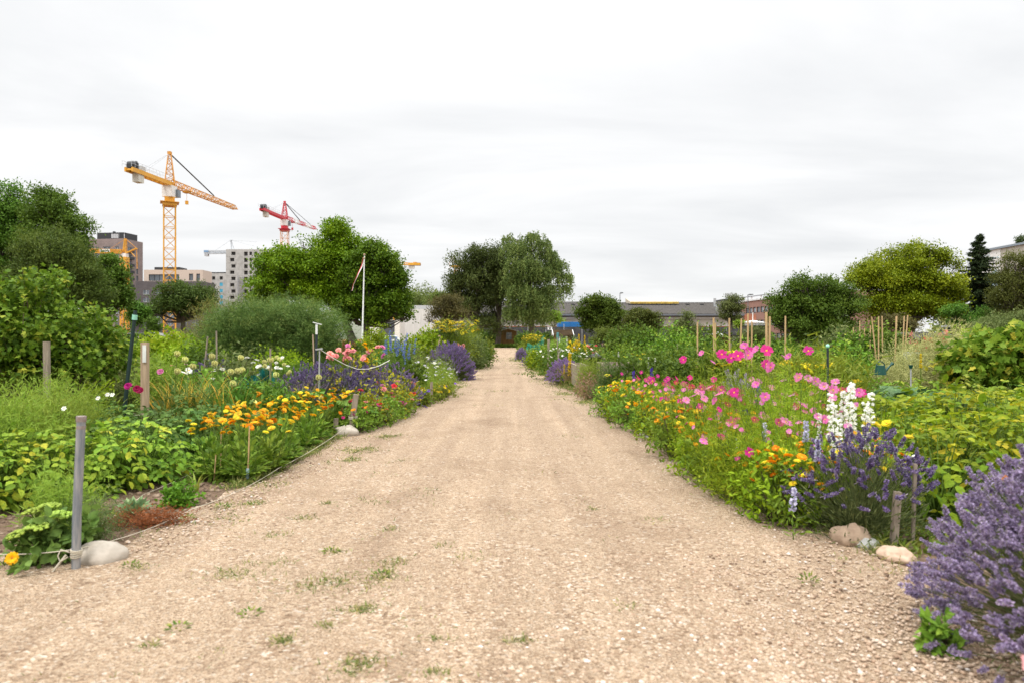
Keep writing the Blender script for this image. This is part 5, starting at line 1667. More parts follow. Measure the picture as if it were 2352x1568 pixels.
# ---- flowers, all built facing +z
def daisy(petm, cenm, Rr, n, wd, cup=.15, layers=1, cr=.25, ch=.5, back=True, nm='flower'):
    mb = MB()
    for l in range(layers):
        a = (np.arange(n) + .5 * l) * 2 * math.pi / n + rng.normal(0, .05, n)
        f = 1 - .22 * l
        D = nrm(np.stack([np.cos(a), np.sin(a), np.full(n, cup + .3 * l)], 1) + rng.normal(size=(n, 3)) * .07)
        mb.leaves(np.stack([np.cos(a), np.sin(a), np.full(n, 0)], 1) * Rr * cr * .5 + Z * .002 * l, D, Z, Rr * f * (.9 + .15 * rng.random(n)), wd * Rr, 'petal', 0, rng.random(n))
    mb.balls([(0, 0, .02 * Rr)], Rr * cr, 1, .5, (1, 1, ch), jit=.05)
    if back:
        mb.balls([(0, 0, -.12 * Rr)], Rr * cr * .8, 2, .5, (1, 1, .8))
    return mb.mesh(nm, [petm, cenm, STEM])


def spike(petm, ln, Rr, n, L, Wd, taper=.6, tmpl='rhomb', calyx=None, up=.3):
    mb = MB()
    z = np.sort(rng.random(n))
    a = np.arange(n) * 2.4 + rng.normal(0, .3, n)
    rad = Rr * (1 - taper * z) * .45
    D = np.stack([np.cos(a), np.sin(a), np.full(n, up) + .3 * rng.normal(size=n)], 1)
    P = np.stack([np.cos(a) * rad * .4, np.sin(a) * rad * .4, z * ln], 1)
    for s in range(3):
        mb.leaves(P, D + rng.normal(size=(n, 3)) * .55, rdir(n) + D, L * (1 - .5 * taper * z) * (.8 + .4 * rng.random(n)), Wd, tmpl, 0, rng.random(n))
    mb.tubes([(0, 0, -.02)], [(0, 0, ln)], .05 * Rr + .001, .001, 4, 1)
    if calyx:
        mb.leaves(P, D * .4 + Z * .4 + rng.normal(size=(n, 3)) * .2, rdir(n), L * .8, Wd * .8, 'rhomb', 1)
    return mb.mesh('flower_spike', [petm, calyx or STEM])


def umbel(petm, Rr, n, dot=.01, hgt=.3):
    mb = MB()
    a = rng.random(n) * 6.28
    q = Rr * np.sqrt(rng.random(n))
    P = np.stack([np.cos(a) * q, np.sin(a) * q, hgt * Rr * (1 - (q / Rr) ** 2)], 1)
    mb.balls(P, dot * (.6 + .8 * rng.random(n)), 0, None, (1, 1, .6), jit=.1)
    k = P[::3]
    mb.tubes(np.tile([(0, 0, -Rr * .8)], (len(k), 1)), k, .0012, .001, 3, 1)
    return mb.mesh('flower_head', [petm, STEM])


def rose(petm, Rr):
    mb = MB()
    for l, (n, tl, f) in enumerate([(5, .1, 1), (5, .55, .85), (4, 1.2, .65), (3, 2.5, .5)]):
        a = np.arange(n) * 2 * math.pi / n + l * .7
        D = nrm(np.stack([np.cos(a), np.sin(a), np.full(n, tl)], 1))
        mb.leaves(D * Rr * .08, D, Z, Rr * f, Rr * f * 1.0, 'petal', 0, rng.random(n))
    mb.balls([(0, 0, -.1 * Rr)], Rr * .3, 1, .5)
    return mb.mesh('flower', [petm, STEM])


ORANGE, AMBER, YELLOW = petalmat('petal_orange', (.78, .24, .005), (.86, .33, .01)), petalmat('petal_amber', (.82, .40, .008), (.86, .48, .015)), petalmat('petal_yellow', (.72, .55, .015), (.78, .64, .04))
LEMON = petalmat('petal_lemon', (.80, .72, .20), (.86, .78, .35))
PINK, LPINK = petalmat('petal_pink', (.60, .10, .36), (.72, .19, .48)), petalmat('petal_light_pink', (.62, .16, .41), (.74, .30, .53))
MAG, CRIM = petalmat('petal_magenta', (.46, .012, .18), (.56, .03, .26)), petalmat('petal_crimson', (.34, .008, .05), (.46, .015, .10))
WHITE = petalmat('petal_white', (.80, .80, .74), (.86, .86, .82))
LAVW = petalmat('petal_pale_blue', (.58, .56, .80), (.72, .70, .86))
PURP, VIO = petalmat('petal_purple', (.13, .05, .34), (.24, .11, .50)), petalmat('petal_violet', (.10, .04, .44), (.18, .07, .60))
BLUE = petalmat('petal_blue', (.12, .18, .48), (.24, .33, .66))
SALM = petalmat('petal_salmon', (.80, .26, .26), (.88, .45, .42))
RED_ = petalmat('petal_red', (.62, .03, .06), (.72, .08, .14))
LAV1 = leafmat('lavender_floret', [(0.216, 0.158, 0.272), (0.336, 0.26, 0.424), (0.455, 0.361, 0.575), (0.632, 0.531, 0.771)], .3)
LAV2 = leafmat('lavender_floret_violet', [(.16, .10, .24), (.27, .175, .40), (.38, .265, .56), (.55, .42, .75)], .3)
LAVC = leafmat('lavender_calyx', [(0.242, 0.198, 0.253), (0.341, 0.292, 0.352), (0.407, 0.385, 0.352)], .2)
LAVD = leafmat('lavender_floret_dark', [(0.081, 0.0567, 0.149), (0.155, 0.108, 0.27), (0.243, 0.182, 0.392), (0.365, 0.29, 0.513)], .3)
CEN_Y = mat('disc_yellow', (.72, .42, .02), .8)
CEN_O = mat('disc_brown', (.45, .17, .01), .8)
CEN_D = mat('disc_dark', (.16, .07, .02), .8)

P_POT = leafmat('potato_leaf', [(.045, .095, .014), (.10, .19, .025), (.16, .275, .035), (.23, .33, .045), (.36, .37, .05)], .35)
P_POTD = leafmat('potato_leaf_dark', [(.028, .062, .018), (.055, .115, .03), (.09, .165, .045), (.14, .22, .06)], .3)
P_POTY = leafmat('bean_leaf_yellow', [(.06, .125, .012), (.10, .18, .014), (.155, .235, .017), (.225, .275, .02), (.38, .35, .025)], .4)
P_CUR = leafmat('currant_leaf', [(.03, .068, .01), (.06, .125, .014), (.10, .19, .022), (.165, .265, .038), (.28, .31, .05)], .3)
P_CAL = leafmat('calendula_leaf', [(.06, .12, .018), (.105, .195, .028), (.16, .265, .045), (.22, .32, .06)], .3)
P_FEA = leafmat('cosmos_thread_leaf', [(.09, .17, .012), (.16, .26, .018), (.24, .34, .03), (.34, .40, .05)], .4)
P_DILL = leafmat('light_feathery_leaf', [(.12, .20, .03), (.19, .28, .05), (.26, .34, .08)], .4)
P_ASP = leafmat('asparagus_fern', [(0.036, 0.0744, 0.0216), (0.072, 0.126, 0.0384), (0.114, 0.18, 0.06), (0.192, 0.228, 0.084)], .3)
P_LAVF = leafmat('lavender_leaf', [(.055, .085, .045), (.10, .14, .07), (.15, .19, .105), (.20, .25, .14)], .25)
P_SQ = leafmat('squash_leaf', [(.05, .12, .02), (.085, .18, .03), (.13, .24, .045)], .3)
P_CAB = leafmat('cabbage_leaf', [(.10, .19, .13), (.16, .27, .18), (.25, .36, .25)], .2)
P_ONI = leafmat('onion_leaf', [(.05, .12, .035), (.08, .16, .045), (.12, .19, .055), (.42, .33, .06), (.50, .33, .06)], .3)
P_DRY = leafmat('dry_grass', [(.30, .24, .10), (.45, .35, .16), (.55, .45, .22)], .3)
P_SHR = leafmat('shrub_leaf', [(0.0255, 0.0553, 0.0102), (0.0553, 0.106, 0.017), (0.0935, 0.157, 0.0255), (0.145, 0.212, 0.0425)], .35)
P_LIME = leafmat('lime_shrub_leaf', [(.07, .13, .008), (.14, .23, .012), (.22, .31, .02), (.32, .38, .04)], .4)
P_TAN = leafmat('tansy_leaf', [(.09, .13, .02), (.15, .20, .03), (.21, .25, .045)], .35)
P_WORM = leafmat('wormwood', [(.20, .22, .12), (.29, .30, .17), (.38, .37, .22)], .3)
P_ROSE = leafmat('rose_leaf', [(.07, .10, .02), (.17, .20, .025), (.34, .33, .035), (.50, .40, .05)], .35)

CAL = [daisy(m, CEN_O if m is not LEMON else CEN_Y, .028, 17, .40, .1, 2, .3) for m in (ORANGE, AMBER, AMBER, YELLOW, YELLOW, LEMON)]
COS = [daisy(m, CEN_Y, .044, 8, .70, [.1, .25, .12, .4, .15, .22][i_], 1, .2, .5) for i_, m in enumerate((PINK, PINK, LPINK, LPINK, MAG, CRIM))]
MARI = [daisy(m, CEN_Y, .027, 12, .5, .15, 2, .35) for m in (YELLOW, AMBER, ORANGE)]
ALLI = MB(); _p = rdir(150); ALLI.leaves(_p * .014, _p, rdir(150), .016, .010, 'rhomb', 0); ALLI.balls([(0, 0, 0)], .016, 0, .4)
ALLIUM = ALLI.mesh('flower_head', [leafmat('allium_bud', [(.42, .46, .26), (.58, .60, .38), (.72, .72, .52)], .2)])


def blooms(heads, n, r, zlo, zhi, name='flower', lean=.5, face=None, sz=(.8, 1.2), pick=None):
    """Places for flower heads above a plant; returns (parts, head positions)."""
    out, pos = [], []
    for k in range(n):
        a = rng.random() * 6.28
        q = r * math.sqrt(rng.random())
        p = (math.cos(a) * q, math.sin(a) * q, zlo + (zhi - zlo) * rng.random() * (1 - .25 * q / r))
        d = np.array((rng.normal() * lean, rng.normal() * lean, 1.0))
        if face is not None:
            d = d + np.array(face) * (.35 + rng.random() * 1.3)
        h_ = heads[int(rng.integers(len(heads)))] if pick is None else heads[pick[k % len(pick)]]
        out.append((name, h_, facing(p, d, rng.random() * 6, sz[0] + (sz[1] - sz[0]) * rng.random())))
        pos.append(p)
    return out, np.array(pos)


def stalks(pos, r0=.0022, r1=.0015, m=0, mats_=None, conv=.3):
    mb = MB()
    mb.tubes(pos * [conv, conv, .05], pos - [0, 0, .004], r0, r1, 4, 0, mid=pos * [conv + .35, conv + .35, .55])
    return mb.mesh('stems', [STEM])


# ------------------------------------------------------------------ calendula side, near to far
# galvanised post with cord, boulder, flat stones
pb = on(174, 1314)
w = MB()
w.tube([(0, 0, -.03), (.006, 0, .30), (.028, 0, .775)], [.021, .021, .021], 14)
w2 = MB()
w2.tube([(.0275, 0, .772), (.0285, 0, .80)], [.0235, .0235], 14)
w2.tube([(.0265, 0, .735), (.0272, 0, .752)], [.0218, .0218], 14)
w3 = MB()
for k in range(6):
    a = np.linspace(0, 2 * math.pi, 14)
    z0 = .085 + k * .0065
    w3.tube(np.stack([.003 + .025 * np.cos(a), .025 * np.sin(a), z0 + .004 * np.sin(a + k)], 1), .0036, 5, cap=False)
w3.tube([(-.02, -.02, .11), (-.05, -.04, .13), (-.062, -.045, .10), (-.05, -.045, .07), (-.02, -.03, .09)], .0035, 5)
w4 = MB(); w4.tube([(-.03, -.03, .10), (-.07, -.05, .04), (-.095, -.06, .0)], [.006, .006, .004], 5)
place('fence_post', 'galvanised pipe post with cord tied around its foot', 'post', [('pipe', w.mesh('pipe', mat('galvanised_pipe', (.15, .18, .21), .5, .3, col2=(.36, .355, .35), scale=14, stretch=(3, 3, .35)))), ('cap', w2.mesh('cap', mat('rusty_cap', (.20, .14, .11), .8, col2=(.30, .27, .26), scale=30))), ('cord_knot', w3.mesh('cord_knot', CORD)), ('cord_end', w4.mesh('cord_end', CORD))], pb)


def cord(label, pts, sag=.03, r=.0028, m=CORD):
    w_ = MB()
    pts = np.array(pts, float)
    o = pts[0].copy()
    allp = []
    for a, b in zip(pts[:-1], pts[1:]):
        t = np.linspace(0, 1, 9)[:, None]
        allp.append(a + (b - a) * t - Z * sag * 4 * (t - t * t) - o)
    w_.tube(np.concatenate(allp), r, 5)
    return place('cord', label, 'cord', w_.mesh('cord', m), tuple(o))


p0 = np.array(pb) + [0, 0, .12]
cord('pale cord running from the galvanised post along the soil bed to the old fence stake', [p0, np.array(on(440, 1180)) + [0, 0, .035], np.array(on(640, 1090)) + [0, 0, .06], (px(808, 8.6), 8.6, pz(915 + 55, 8.6))], .03)
cord('pale cord stretched from the galvanised post out of the picture', [p0, (px(-40, 3.45), 3.45, pz(1271, 3.45)), (px(-500, 3.5), 3.5, .2)], .012)
cord('second cord crossing the soil bed behind the boulder', [(px(195, 3.9), 3.9, .08), np.array(on(330, 1150)) + [0, 0, .05], np.array(on(470, 1085)) + [0, 0, .06]], .01, .002)


def stone(name, label, loc, r, sq, m, rz=0, jit=.05, rough=.12, group=None):
    mb = MB()
    v, f = ICO3
    n_ = noise(v * 1.7 + rng.random(3) * 9)
    n2 = noise(v * 4.5 + rng.random(3) * 9)
    vv = v * (1 + rough * n_ + rough * .25 * n2)[:, None] * np.array(sq) * r
    mb.add(vv, f)
    return place(name, label, 'stone', mb.mesh('stone', m), (loc[0], loc[1], sq[2] * r * .42), rz, group=group)


ST1 = mat('granite_pale', (.30, .26, .205), .9, col2=(.50, .445, .375), scale=7, bump=.5, detail=12)
ST2 = mat('granite_brown', (.27, .19, .13), .9, col2=(.42, .31, .22), scale=13, bump=.4, detail=9)
ST3 = mat('granite_grey', (.30, .30, .28), .85, col2=(.44, .44, .41), scale=14, bump=.3, detail=9)
ST4 = mat('sandstone_pink', (.45, .31, .22), .9, col2=(.56, .42, .31), scale=12, bump=.3)
stone('boulder', 'large rounded pale boulder behind the galvanised post', on(232, 1292), .115, (1.15, .9, .72), ST1, .2, rough=.06)
stone('flat_stone', 'flat whitish stone at the foot of the galvanised post', on(215, 1306), .035, (1.2, .9, .35), mat('white_stone', (.62, .58, .52), .8), .4)
stone('flat_stone', 'white stone lying by the orange calendula in front of the bed', on(42, 1302), .028, (1.3, .9, .4), mat('white_stone', (.62, .58, .52), .8), .1)
stone('flat_stone', 'flat grey white stone on the gravel beside the red brown weeds', on(447, 1200), .03, (1.1, .9, .4), mat('white_stone', (.62, .58, .52), .8), .8)
stone('stone', 'rounded stone at the foot of the old wooden stake', on(795, 1000), .14, (1.1, .8, .65), ST1, 0, rough=.07)
for k, (xd, yd, r, m_, lab) in enumerate([(1955, 1247, .10, ST2, 'large brown granite stone below the open lavender'), (1993, 1256, .065, ST3, 'smooth grey stone between the brown granite and the stake'),
                                          (2023, 1268, .038, ST4, 'small pinkish stone beside the smooth grey one'), (2058, 1286, .085, ST4, 'flat sandy stone at the foot of the nearest lavender'),
                                          (1715, 1116, .075, ST1, 'pale rounded stone under the low marigolds'), (1733, 1130, .05, mat('white_stone', (.62, .58, .52), .8), 'white broken stone beside the pale rounded stone'),
                                          (1402, 948, .10, ST2, 'brown stone at the path edge below the wild carrot'), (1425, 958, .12, ST1, 'broad pale stone on the path edge below orange marigolds'), (1441, 966, .09, ST1, 'smaller pale stone beside the broad pale one'),
                                          (1455, 972, .10, ST4, 'pinkish stone beside the smaller pale stone'), (1478, 1000, .06, ST1, 'cream stone in front of the cosmos bed'), (1490, 1006, .05, ST3, 'grey chip of stone beside the cream stone')]):
    stone('stone', lab, on(xd, yd), r, (1.15, .85, .62 if r < .1 else .75), m_, k * .7, rough=.13, group='edging stones on the cosmos side')

# soil bed: small plants
place('salad_plant', 'blue green salad rosette on the bare soil bed', 'plant', rosette(P_CAB, 26, .14, .05, 'oval', 1.5), on(308, 1188), .3)
place('parsley', 'round bright green parsley tuft on the bare soil bed', 'plant', bush(leafmat('parsley_leaf', [(.05, .13, .015), (.09, .2, .02), (.14, .27, .035)]), .10, .15, 130, 7, .03, .022), on(410, 1163), 0)
place('leek', 'young yellow green leek with folded leaves on the soil bed', 'plant', clump(leafmat('leek_leaf', [(.12, .19, .05), (.25, .32, .08), (.40, .42, .14)]), 9, .22, .022, .9, .012), on(452, 1130), .4)
place('weed', 'russet sprawling weed drying on the soil bed', 'plant', bush(leafmat('russet_weed', [(.17, .05, .02), (.28, .09, .035), (.36, .14, .06)]), .24, .11, 260, 10, .035, .007, up=.1, rnd=1.0), on(330, 1205), 0, (1.2, .6, .6))
place('stonecrop', 'stonecrop with pale green flower domes beside the galvanised post', 'plant', [('foliage', bush(leafmat('stonecrop_leaf', [(.07, .15, .04), (.11, .21, .06), (.17, .28, .09)]), .14, .20, 90, 6, .055, .04, 'oval'), None)] +
      [('flower_head', umbel(petalmat('stonecrop_bud', (.26, .40, .08), (.36, .5, .14)), .05, 70, .008), facing((x_, y_, z_), (x_ * 2, y_ * 2, 1))) for x_, y_, z_ in ((0, .02, .27), (.05, -.05, .24), (-.06, .04, .25), (-.11, -.04, .17), (.11, .05, .21), (-.04, -.08, .2))], on(112, 1296), .5, 1.12)
place('carrot_plant', 'feathery green carrot leaves behind the galvanised post', 'plant', feathery(P_DILL, .17, .34, 200, 14, .05, .006), on(150, 1238), 0)
place('dill_plant', 'low blue green feathery tuft beside the boulder', 'plant', feathery(leafmat('blue_thread', [(.09, .15, .07), (.14, .2, .1)]), .13, .16, 120, 14, .045, .005), on(215, 1248), 0)
fx = on(20, 1310)
place('calendula', 'single orange calendula leaning over the cord in front of the bed', 'flower', [('flower', CAL[1], facing((px(28, 3.4) - fx[0], 3.4 - fx[1], pz(1281, 3.4)), (.25, -1, .45), 0, 1.05)), ('leaves', rosette(P_CAL, 9, .09, .025), None), ('stem', stalks(np.array([(px(28, 3.4) - fx[0], 3.4 - fx[1] + .01, pz(1281, 3.4))])), None)], fx)
for k, (xd, yd) in enumerate([(510, 1168), (430, 1195), (760, 1275), (300, 1308), (410, 1452), (875, 1330), (575, 1420), (1857, 1348)]):
    lab = ['tiny weed at the end of the parsley bed', 'tiny weed near the flat grey white stone', 'low clover patch on the gravel path', 'flat grey green weed below the boulder', 'flat grey green weed on the gravel in front of the boulder', 'small weed in the middle grass patch', 'small yellow green weed on the gravel', 'single small weed tuft on the lavender side of the path'][k]
    place('path_weed', lab, 'weed', rosette(MWEED, 22, .034, .014, 'oval', .5), on(xd, yd), k, (1, 1, 1.3 if k == 7 else .8), group='weeds on the gravel path')
place('path_weed', 'leafy green weed at the foot of the nearest lavender', 'weed', bush(P_CAL, .06, .12, 40, 6, .05, .02, 'oval'), on(2155, 1500), 0, group='weeds on the gravel path')

# potatoes: a light green line of plants, a dark green line behind it
pot = [potato(P_POT) for _ in range(4)]
for k in range(12):
    f = k / 11
    x, y = -4.25 + 1.3 * f, 3.72 + 2.0 * f
    place('potato_plant', 'light green potato plant with some yellow leaves beside the bare soil bed', 'plant', pot[k % 4], (x - .1 + rng.normal() * .05, y + rng.normal() * .06, 0), rng.random() * 6, .92 + .2 * rng.random(), 'light green potato plants by the soil bed')
for k in range(9):
    place('potato_plant', 'light green potato plant with some yellow leaves beside the bare soil bed', 'plant', pot[k % 4], (-4.8 + 1.5 * k / 8 + rng.normal() * .06, 4.0 + 2.1 * k / 8, 0), rng.random() * 6, .9 + .2 * rng.random(), 'light green potato plants by the soil bed')
potd = [potato(P_POTD, 100, .36, .50) for _ in range(4)]
for r_ in range(3):
    for k in range(9):
        f = k / 8
        place('potato_plant', 'dark green potato plant behind the light green ones', 'plant', potd[(k + r_) % 4], (-5.1 - .5 * r_ + 2.3 * f + rng.normal() * .08, 4.7 + .45 * r_ + 2.4 * f + rng.normal() * .08, 0), rng.random() * 6, .9 + .2 * rng.random(), 'dark green potato plants')
for k, (xd, d, z) in enumerate([(247, 6.0, .70), (225, 6.1, .66), (147, 5.6, .62), (258, 6.1, .69)]):
    place('potato_flower', ['white potato blossom above the dark green leaves by the short post', 'small white blossom among dark potato leaves', 'white blossom beside the light feathery weeds', 'white double blossom by the leaning dark pole'][k], 'flower', [('flower', daisy(WHITE, CEN_Y, .02, 6, .8, .2), facing((0, 0, z), (.2, -1, .7))), ('stem', stalks(np.array([(0, .01, z)])), None)], at(xd, d))
# light feathery weeds
fw = [feathery(P_DILL, .30, .62, 420, 18, .05, .006, .2) for _ in range(2)]
for k, (xd, d) in enumerate([(20, 5.3), (70, 5.6), (120, 5.9), (165, 6.2), (-30, 5.4), (95, 6.3), (40, 6.2), (140, 6.7), (-80, 5.9)]):
    place('feathery_weed', 'light green feathery weed in front of the blackcurrant bush', 'plant', fw[k % 2], at(xd, d), k * 1.3, .95 + .25 * rng.random(), 'light feathery weeds')
# blackcurrant bush
def currant():
    mb = MB()
    lb = []
    d0, x0 = 7.8, px(90, 7.8)
    for q in [(40, 715, 46, 56), (95, 680, 30, 40), (85, 745, 60, 50), (10, 760, 70, 70), (140, 775, 60, 40), (55, 820, 90, 60), (190, 760, 40, 34), (215, 800, 40, 40), (150, 830, 80, 46), (245, 830, 26, 34), (105, 648, 14, 20), (205, 728, 18, 16), (22, 670, 16, 22), (-40, 780, 70, 90)]:
        s = d0 / F
        for oy in (-.25, .3):
            lb.append((px(q[0], d0) - x0, oy + rng.normal() * .12, pz(q[1], d0), q[2] * s, q[2] * s * .9 + .08, q[3] * s))
    C = crown(mb, lb, 3600, 5, .050, .050, 'lobed', 0, up=.5, sl=.13, shell=.5, tv=.17, lrnd=.8, jl=.4, lump=.2)
    for (tx, ty) in [(105, 626), (78, 640), (30, 650), (150, 690), (238, 742), (210, 705), (8, 652), (55, 690), (130, 664), (175, 712)]:
        tip = np.array((px(tx, d0) - x0, rng.normal() * .25, pz(ty, d0)))
        bs = tip - [.05 * rng.normal(), 0, .42]
        mb.tube([bs, tip], [.006, .003], 4, 1)
        n = 26
        t = rng.random((n, 1)) ** .8
        mb.leaves(bs + (tip - bs) * t, nrm(rdir(n) * [1, 1, .4] + Z * .3), Z + rng.normal(size=(n, 3)) * .5, .07 * (1.15 - .5 * t[:, 0]), .065, 'lobed', 0, .45 + .5 * t[:, 0] * rng.random(n))
    k = C[rng.random(len(C)) < .04]
    mb.tubes(k * [.3, .4, 0], k, .011, .004, 4, 1, mid=k * [.55, .6, .5])
    return mb.mesh('currant_leaves', [P_CUR, mat('twig_brown', (.12, .09, .055), .9)])
place('blackcurrant_bush', 'tall light green blackcurrant bush with lobed leaves around a wooden stake', 'shrub', currant(), at(90, 7.8))
def post(name, label, xb, yt, d, w_, m, xt=None, cat='post', square=True, extra=None, zb=0):
    mb = MB()
    a, b = np.array((0, 0, zb - .02)), np.array((px(xt if xt is not None else xb, d) - px(xb, d), 0, pz(yt, d)))
    if square:
        mb.bar(a, b, w_, w_ * .8)
    else:
        mb.tube([a, a * .5 + b * .5 + rng.normal(size=3) * .1 * w_, b], [w_ * .55, w_ * .5, w_ * .45], 7)
    parts = [('shaft', mb.mesh('shaft', m, not square), None)] + (extra(b) if extra else [])
    return place(name, label, cat, parts if extra else parts[0][1], at(xb, d))
post('wooden_stake', 'weathered wooden stake in the blackcurrant bush', 109, 784, 6.9, .05, WOODG, 107)
def lab_(b):
    mb = MB()
    mb.box((b[0] - .006, -.043, b[2] - .22), (b[0] + .033, -.036, b[2] - .03))
    return [('label_strip', mb.mesh('label_strip', mat('label_white', (.74, .74, .70), .5), False), None)]
post('timber_post', 'square pale timber post with white label strip', 333, 786, 7.6, .07, WOODL, 333, extra=lab_)
def tape(b):
    mb = MB()
    q = b / np.linalg.norm(b)
    mb.tube([b - q * .10, b - q * .045], [.0275, .0275], 8)
    return [('tape', mb.mesh('tape', mat('mint_tape', (.30, .62, .48), .5)), None)]
post('leaning_pole', 'dark green pole leaning outwards with mint tape near its top', 277, 714, 7.4, .042, mat('dark_green_pole', (.012, .03, .028), .5), 311, square=False, extra=tape)
for k, (xb, xt, yt, d, lab) in enumerate([(183, 181, 930, 7.2, 'thin dark stick at the edge of the blackcurrant bush'), (262, 261, 935, 7.3, 'thin grey stick beside the leaning pole')]):
    post('thin_stick', lab, xb, yt, d, .012, WOODG, xt, 'stick', False)
cord('thin white string from the dark stick to the timber post', [(px(168, 7.0), 7.0, pz(968, 7.0)), (px(340, 7.6), 7.6, pz(950, 7.6)), (px(470, 9), 9, pz(930, 9))], .0, .002)
cord('thin white string crossing towards the leaning pole', [(px(262, 7.3), 7.3, pz(937, 7.3)), (px(400, 8), 8, pz(972, 8))], .0, .002)
def poppy(m):
    return daisy(m, CEN_D, .04, 16, .7, .55, 3, .2, .5)
for xd, yd, d, m_, lab in [(295, 887, 6.9, MAG, 'double magenta poppy behind the dark green potatoes'), (369, 854, 8.0, LPINK, 'lilac pink double poppy beside the timber post'), (315, 893, 6.9, CRIM, 'dark crimson poppy beside the magenta one'), (322, 897, 7.1, CRIM, 'second dark crimson poppy close to the timber post')]:
    z = pz(yd, d)
    place('poppy', lab, 'flower', [('flower', poppy(m_), facing((0, 0, z), (.2, -1, .6))), ('stem', stalks(np.array([(0, .02, z)])), None), ('leaves', rosette(P_CAB, 9, .16, .05), None)], at(xd, d))

# calendula bed
def cal_plant():
    fl, pos = blooms(CAL, int(10 + rng.integers(5)), .26, .38, .54, lean=.35, face=(0, -.4, 0), pick=list(rng.permutation([0, 1, 1, 2, 3, 3, 1, 4, 3, 2, 4, 5 if rng.random() < .3 else 1])))
    mb = MB()
    n = 150
    P, u = dome(n, .24, .38, .5, .03)
    mb.leaves(P * [.7, .7, 1] - u * .03, nrm(u * [1, 1, .5] + Z * .35 + rng.normal(size=(n, 3)) * .2), Z + u * .4 + rng.normal(size=(n, 3)) * .3, .085 * (.7 + .5 * rng.random(n)), .036, 'oval', 0)
    a = np.arange(18) * 2.4
    mb.leaves(np.stack([np.cos(a) * .05, np.sin(a) * .05, np.full(18, .04)], 1), np.stack([np.cos(a), np.sin(a), np.full(18, .45)], 1), Z, .16, .07, 'oval', 0)
    mb.tubes(pos * [.35, .35, .05], pos - [0, 0, .005], .0035, .002, 4, 1, mid=pos * [.6, .6, .6])
    return [('foliage', mb.mesh('calendula_foliage', [P_CAL, STEM]), None)] + fl
calp = [cal_plant() for _ in range(5)]
ci = 0
for (x, y) in [(-2.2, 5.75), (-2.48, 5.8), (-2.2, 6.1), (-2.5, 6.2), (-2.8, 6.3), (-2.22, 6.5), (-2.52, 6.65), (-2.82, 6.75), (-2.22, 6.95), (-2.52, 7.1), (-2.8, 7.2), (-2.25, 7.4), (-2.55, 7.55), (-2.84, 7.7), (-2.28, 7.85), (-2.58, 8.0), (-2.3, 8.3), (-2.62, 8.45), (-2.3, 8.75), (-2.6, 8.9), (-2.9, 8.3), (-2.45, 9.25), (-2.85, 8.95)]:
    place('calendula', 'bushy calendula plant full of orange and yellow flowers beside the path', 'flower', calp[ci % 5], (x + rng.normal() * .03, y, 0), rng.random() * 6, .92 + .2 * rng.random(), 'orange calendulas beside the path')
    ci += 1
def bluetape(b):
    mb = MB()
    mb.tube([(0, 0, .0), (b[0] * .2, 0, .12)], [.012, .013], 8)
    return [('tape', mb.mesh('tape', mat('blue_tape', (.38, .50, .58), .5)), None)]
post('bamboo_stick', 'thin bamboo stick with blue tape at its foot before the calendulas', 568, 978, gd(1108), .012, WOOD, 573, 'stick', False, extra=bluetape)
post('bamboo_stick', 'thin bamboo stick between the potatoes and the calendulas', 507, 985, gd(1090), .011, WOOD, 508, 'stick', False)
post('bamboo_stick', 'short thin stick at the end of the soil bed', 491, 1040, gd(1106), .011, WOOD, 496, 'stick', False)
def knot(b):
    mb = MB()
    for k in range(3):
        a = np.linspace(0, 6.28, 10)
        mb.tube(np.stack([.055 * np.cos(a) + b[0] * .45, .05 * np.sin(a), .2 + .012 * k + .01 * np.sin(a)], 1), .005, 4, cap=False)
    return [('cord_knot', mb.mesh('cord_knot', CORD), None)]
post('wooden_stake', 'old grey wooden stake with knotted cord beside the calendulas', 805, 905, 8.5, .062, WOODG, 818, extra=knot)
post('wooden_stake', 'short brown stub of a stake behind the calendulas', 770, 960, 8.4, .05, WOODG, 772)

# onions, alliums, cabbages, squash behind
oni = [clump(P_ONI, 48, .72, .017, .7, .1) for _ in range(3)]
for k in range(16):
    place('onion_plant', 'onion plant with yellow fallen leaves behind the dark potatoes', 'plant', oni[k % 3], at(385 + (k % 8) * 24 + 8 * rng.random(), 8.0 + .7 * (k // 8) + .3 * rng.random()), k, .9 + .35 * rng.random(), 'onions with yellowing leaves')
for k, (xd, yd, d) in enumerate([(407, 812, 8.6), (425, 825, 8.5), (487, 818, 8.8), (493, 834, 8.6), (443, 841, 8.4), (553, 821, 9.0), (530, 853, 8.4), (546, 851, 8.5), (556, 849, 8.6), (535, 880, 8.2), (620, 827, 9.2), (634, 860, 9.0), (732, 866, 8.8), (408, 852, 8.2)]):
    z = pz(yd, d)
    xo = rng.normal() * .08
    mb = MB()
    mb.tube([(xo, 0, 0), (xo * .8, 0, z * .6), (0, 0, z)], [.006, .005, .004], 5)
    place('allium', 'tall bare onion stalk with round pale green seed head', 'flower', [('stem', mb.mesh('stem', STEM), None), ('flower_head', ALLIUM, Matrix.Translation((0, 0, z)) @ Matrix.Scale(1.45, 4))], at(xd, d), group='onion seed heads')
cab = [rosette(P_CAB, 16, .34, .30, 'round', 1.2) for _ in range(2)]
for k, (xd, d) in enumerate([(395, 9.6), (440, 9.9), (480, 10.2), (360, 10.4), (415, 10.8)]):
    place('cabbage', 'big bluish cabbage with broad leaves among the onion stalks', 'plant', cab[k % 2], at(xd, d), k, 1.25, 'bluish cabbages')
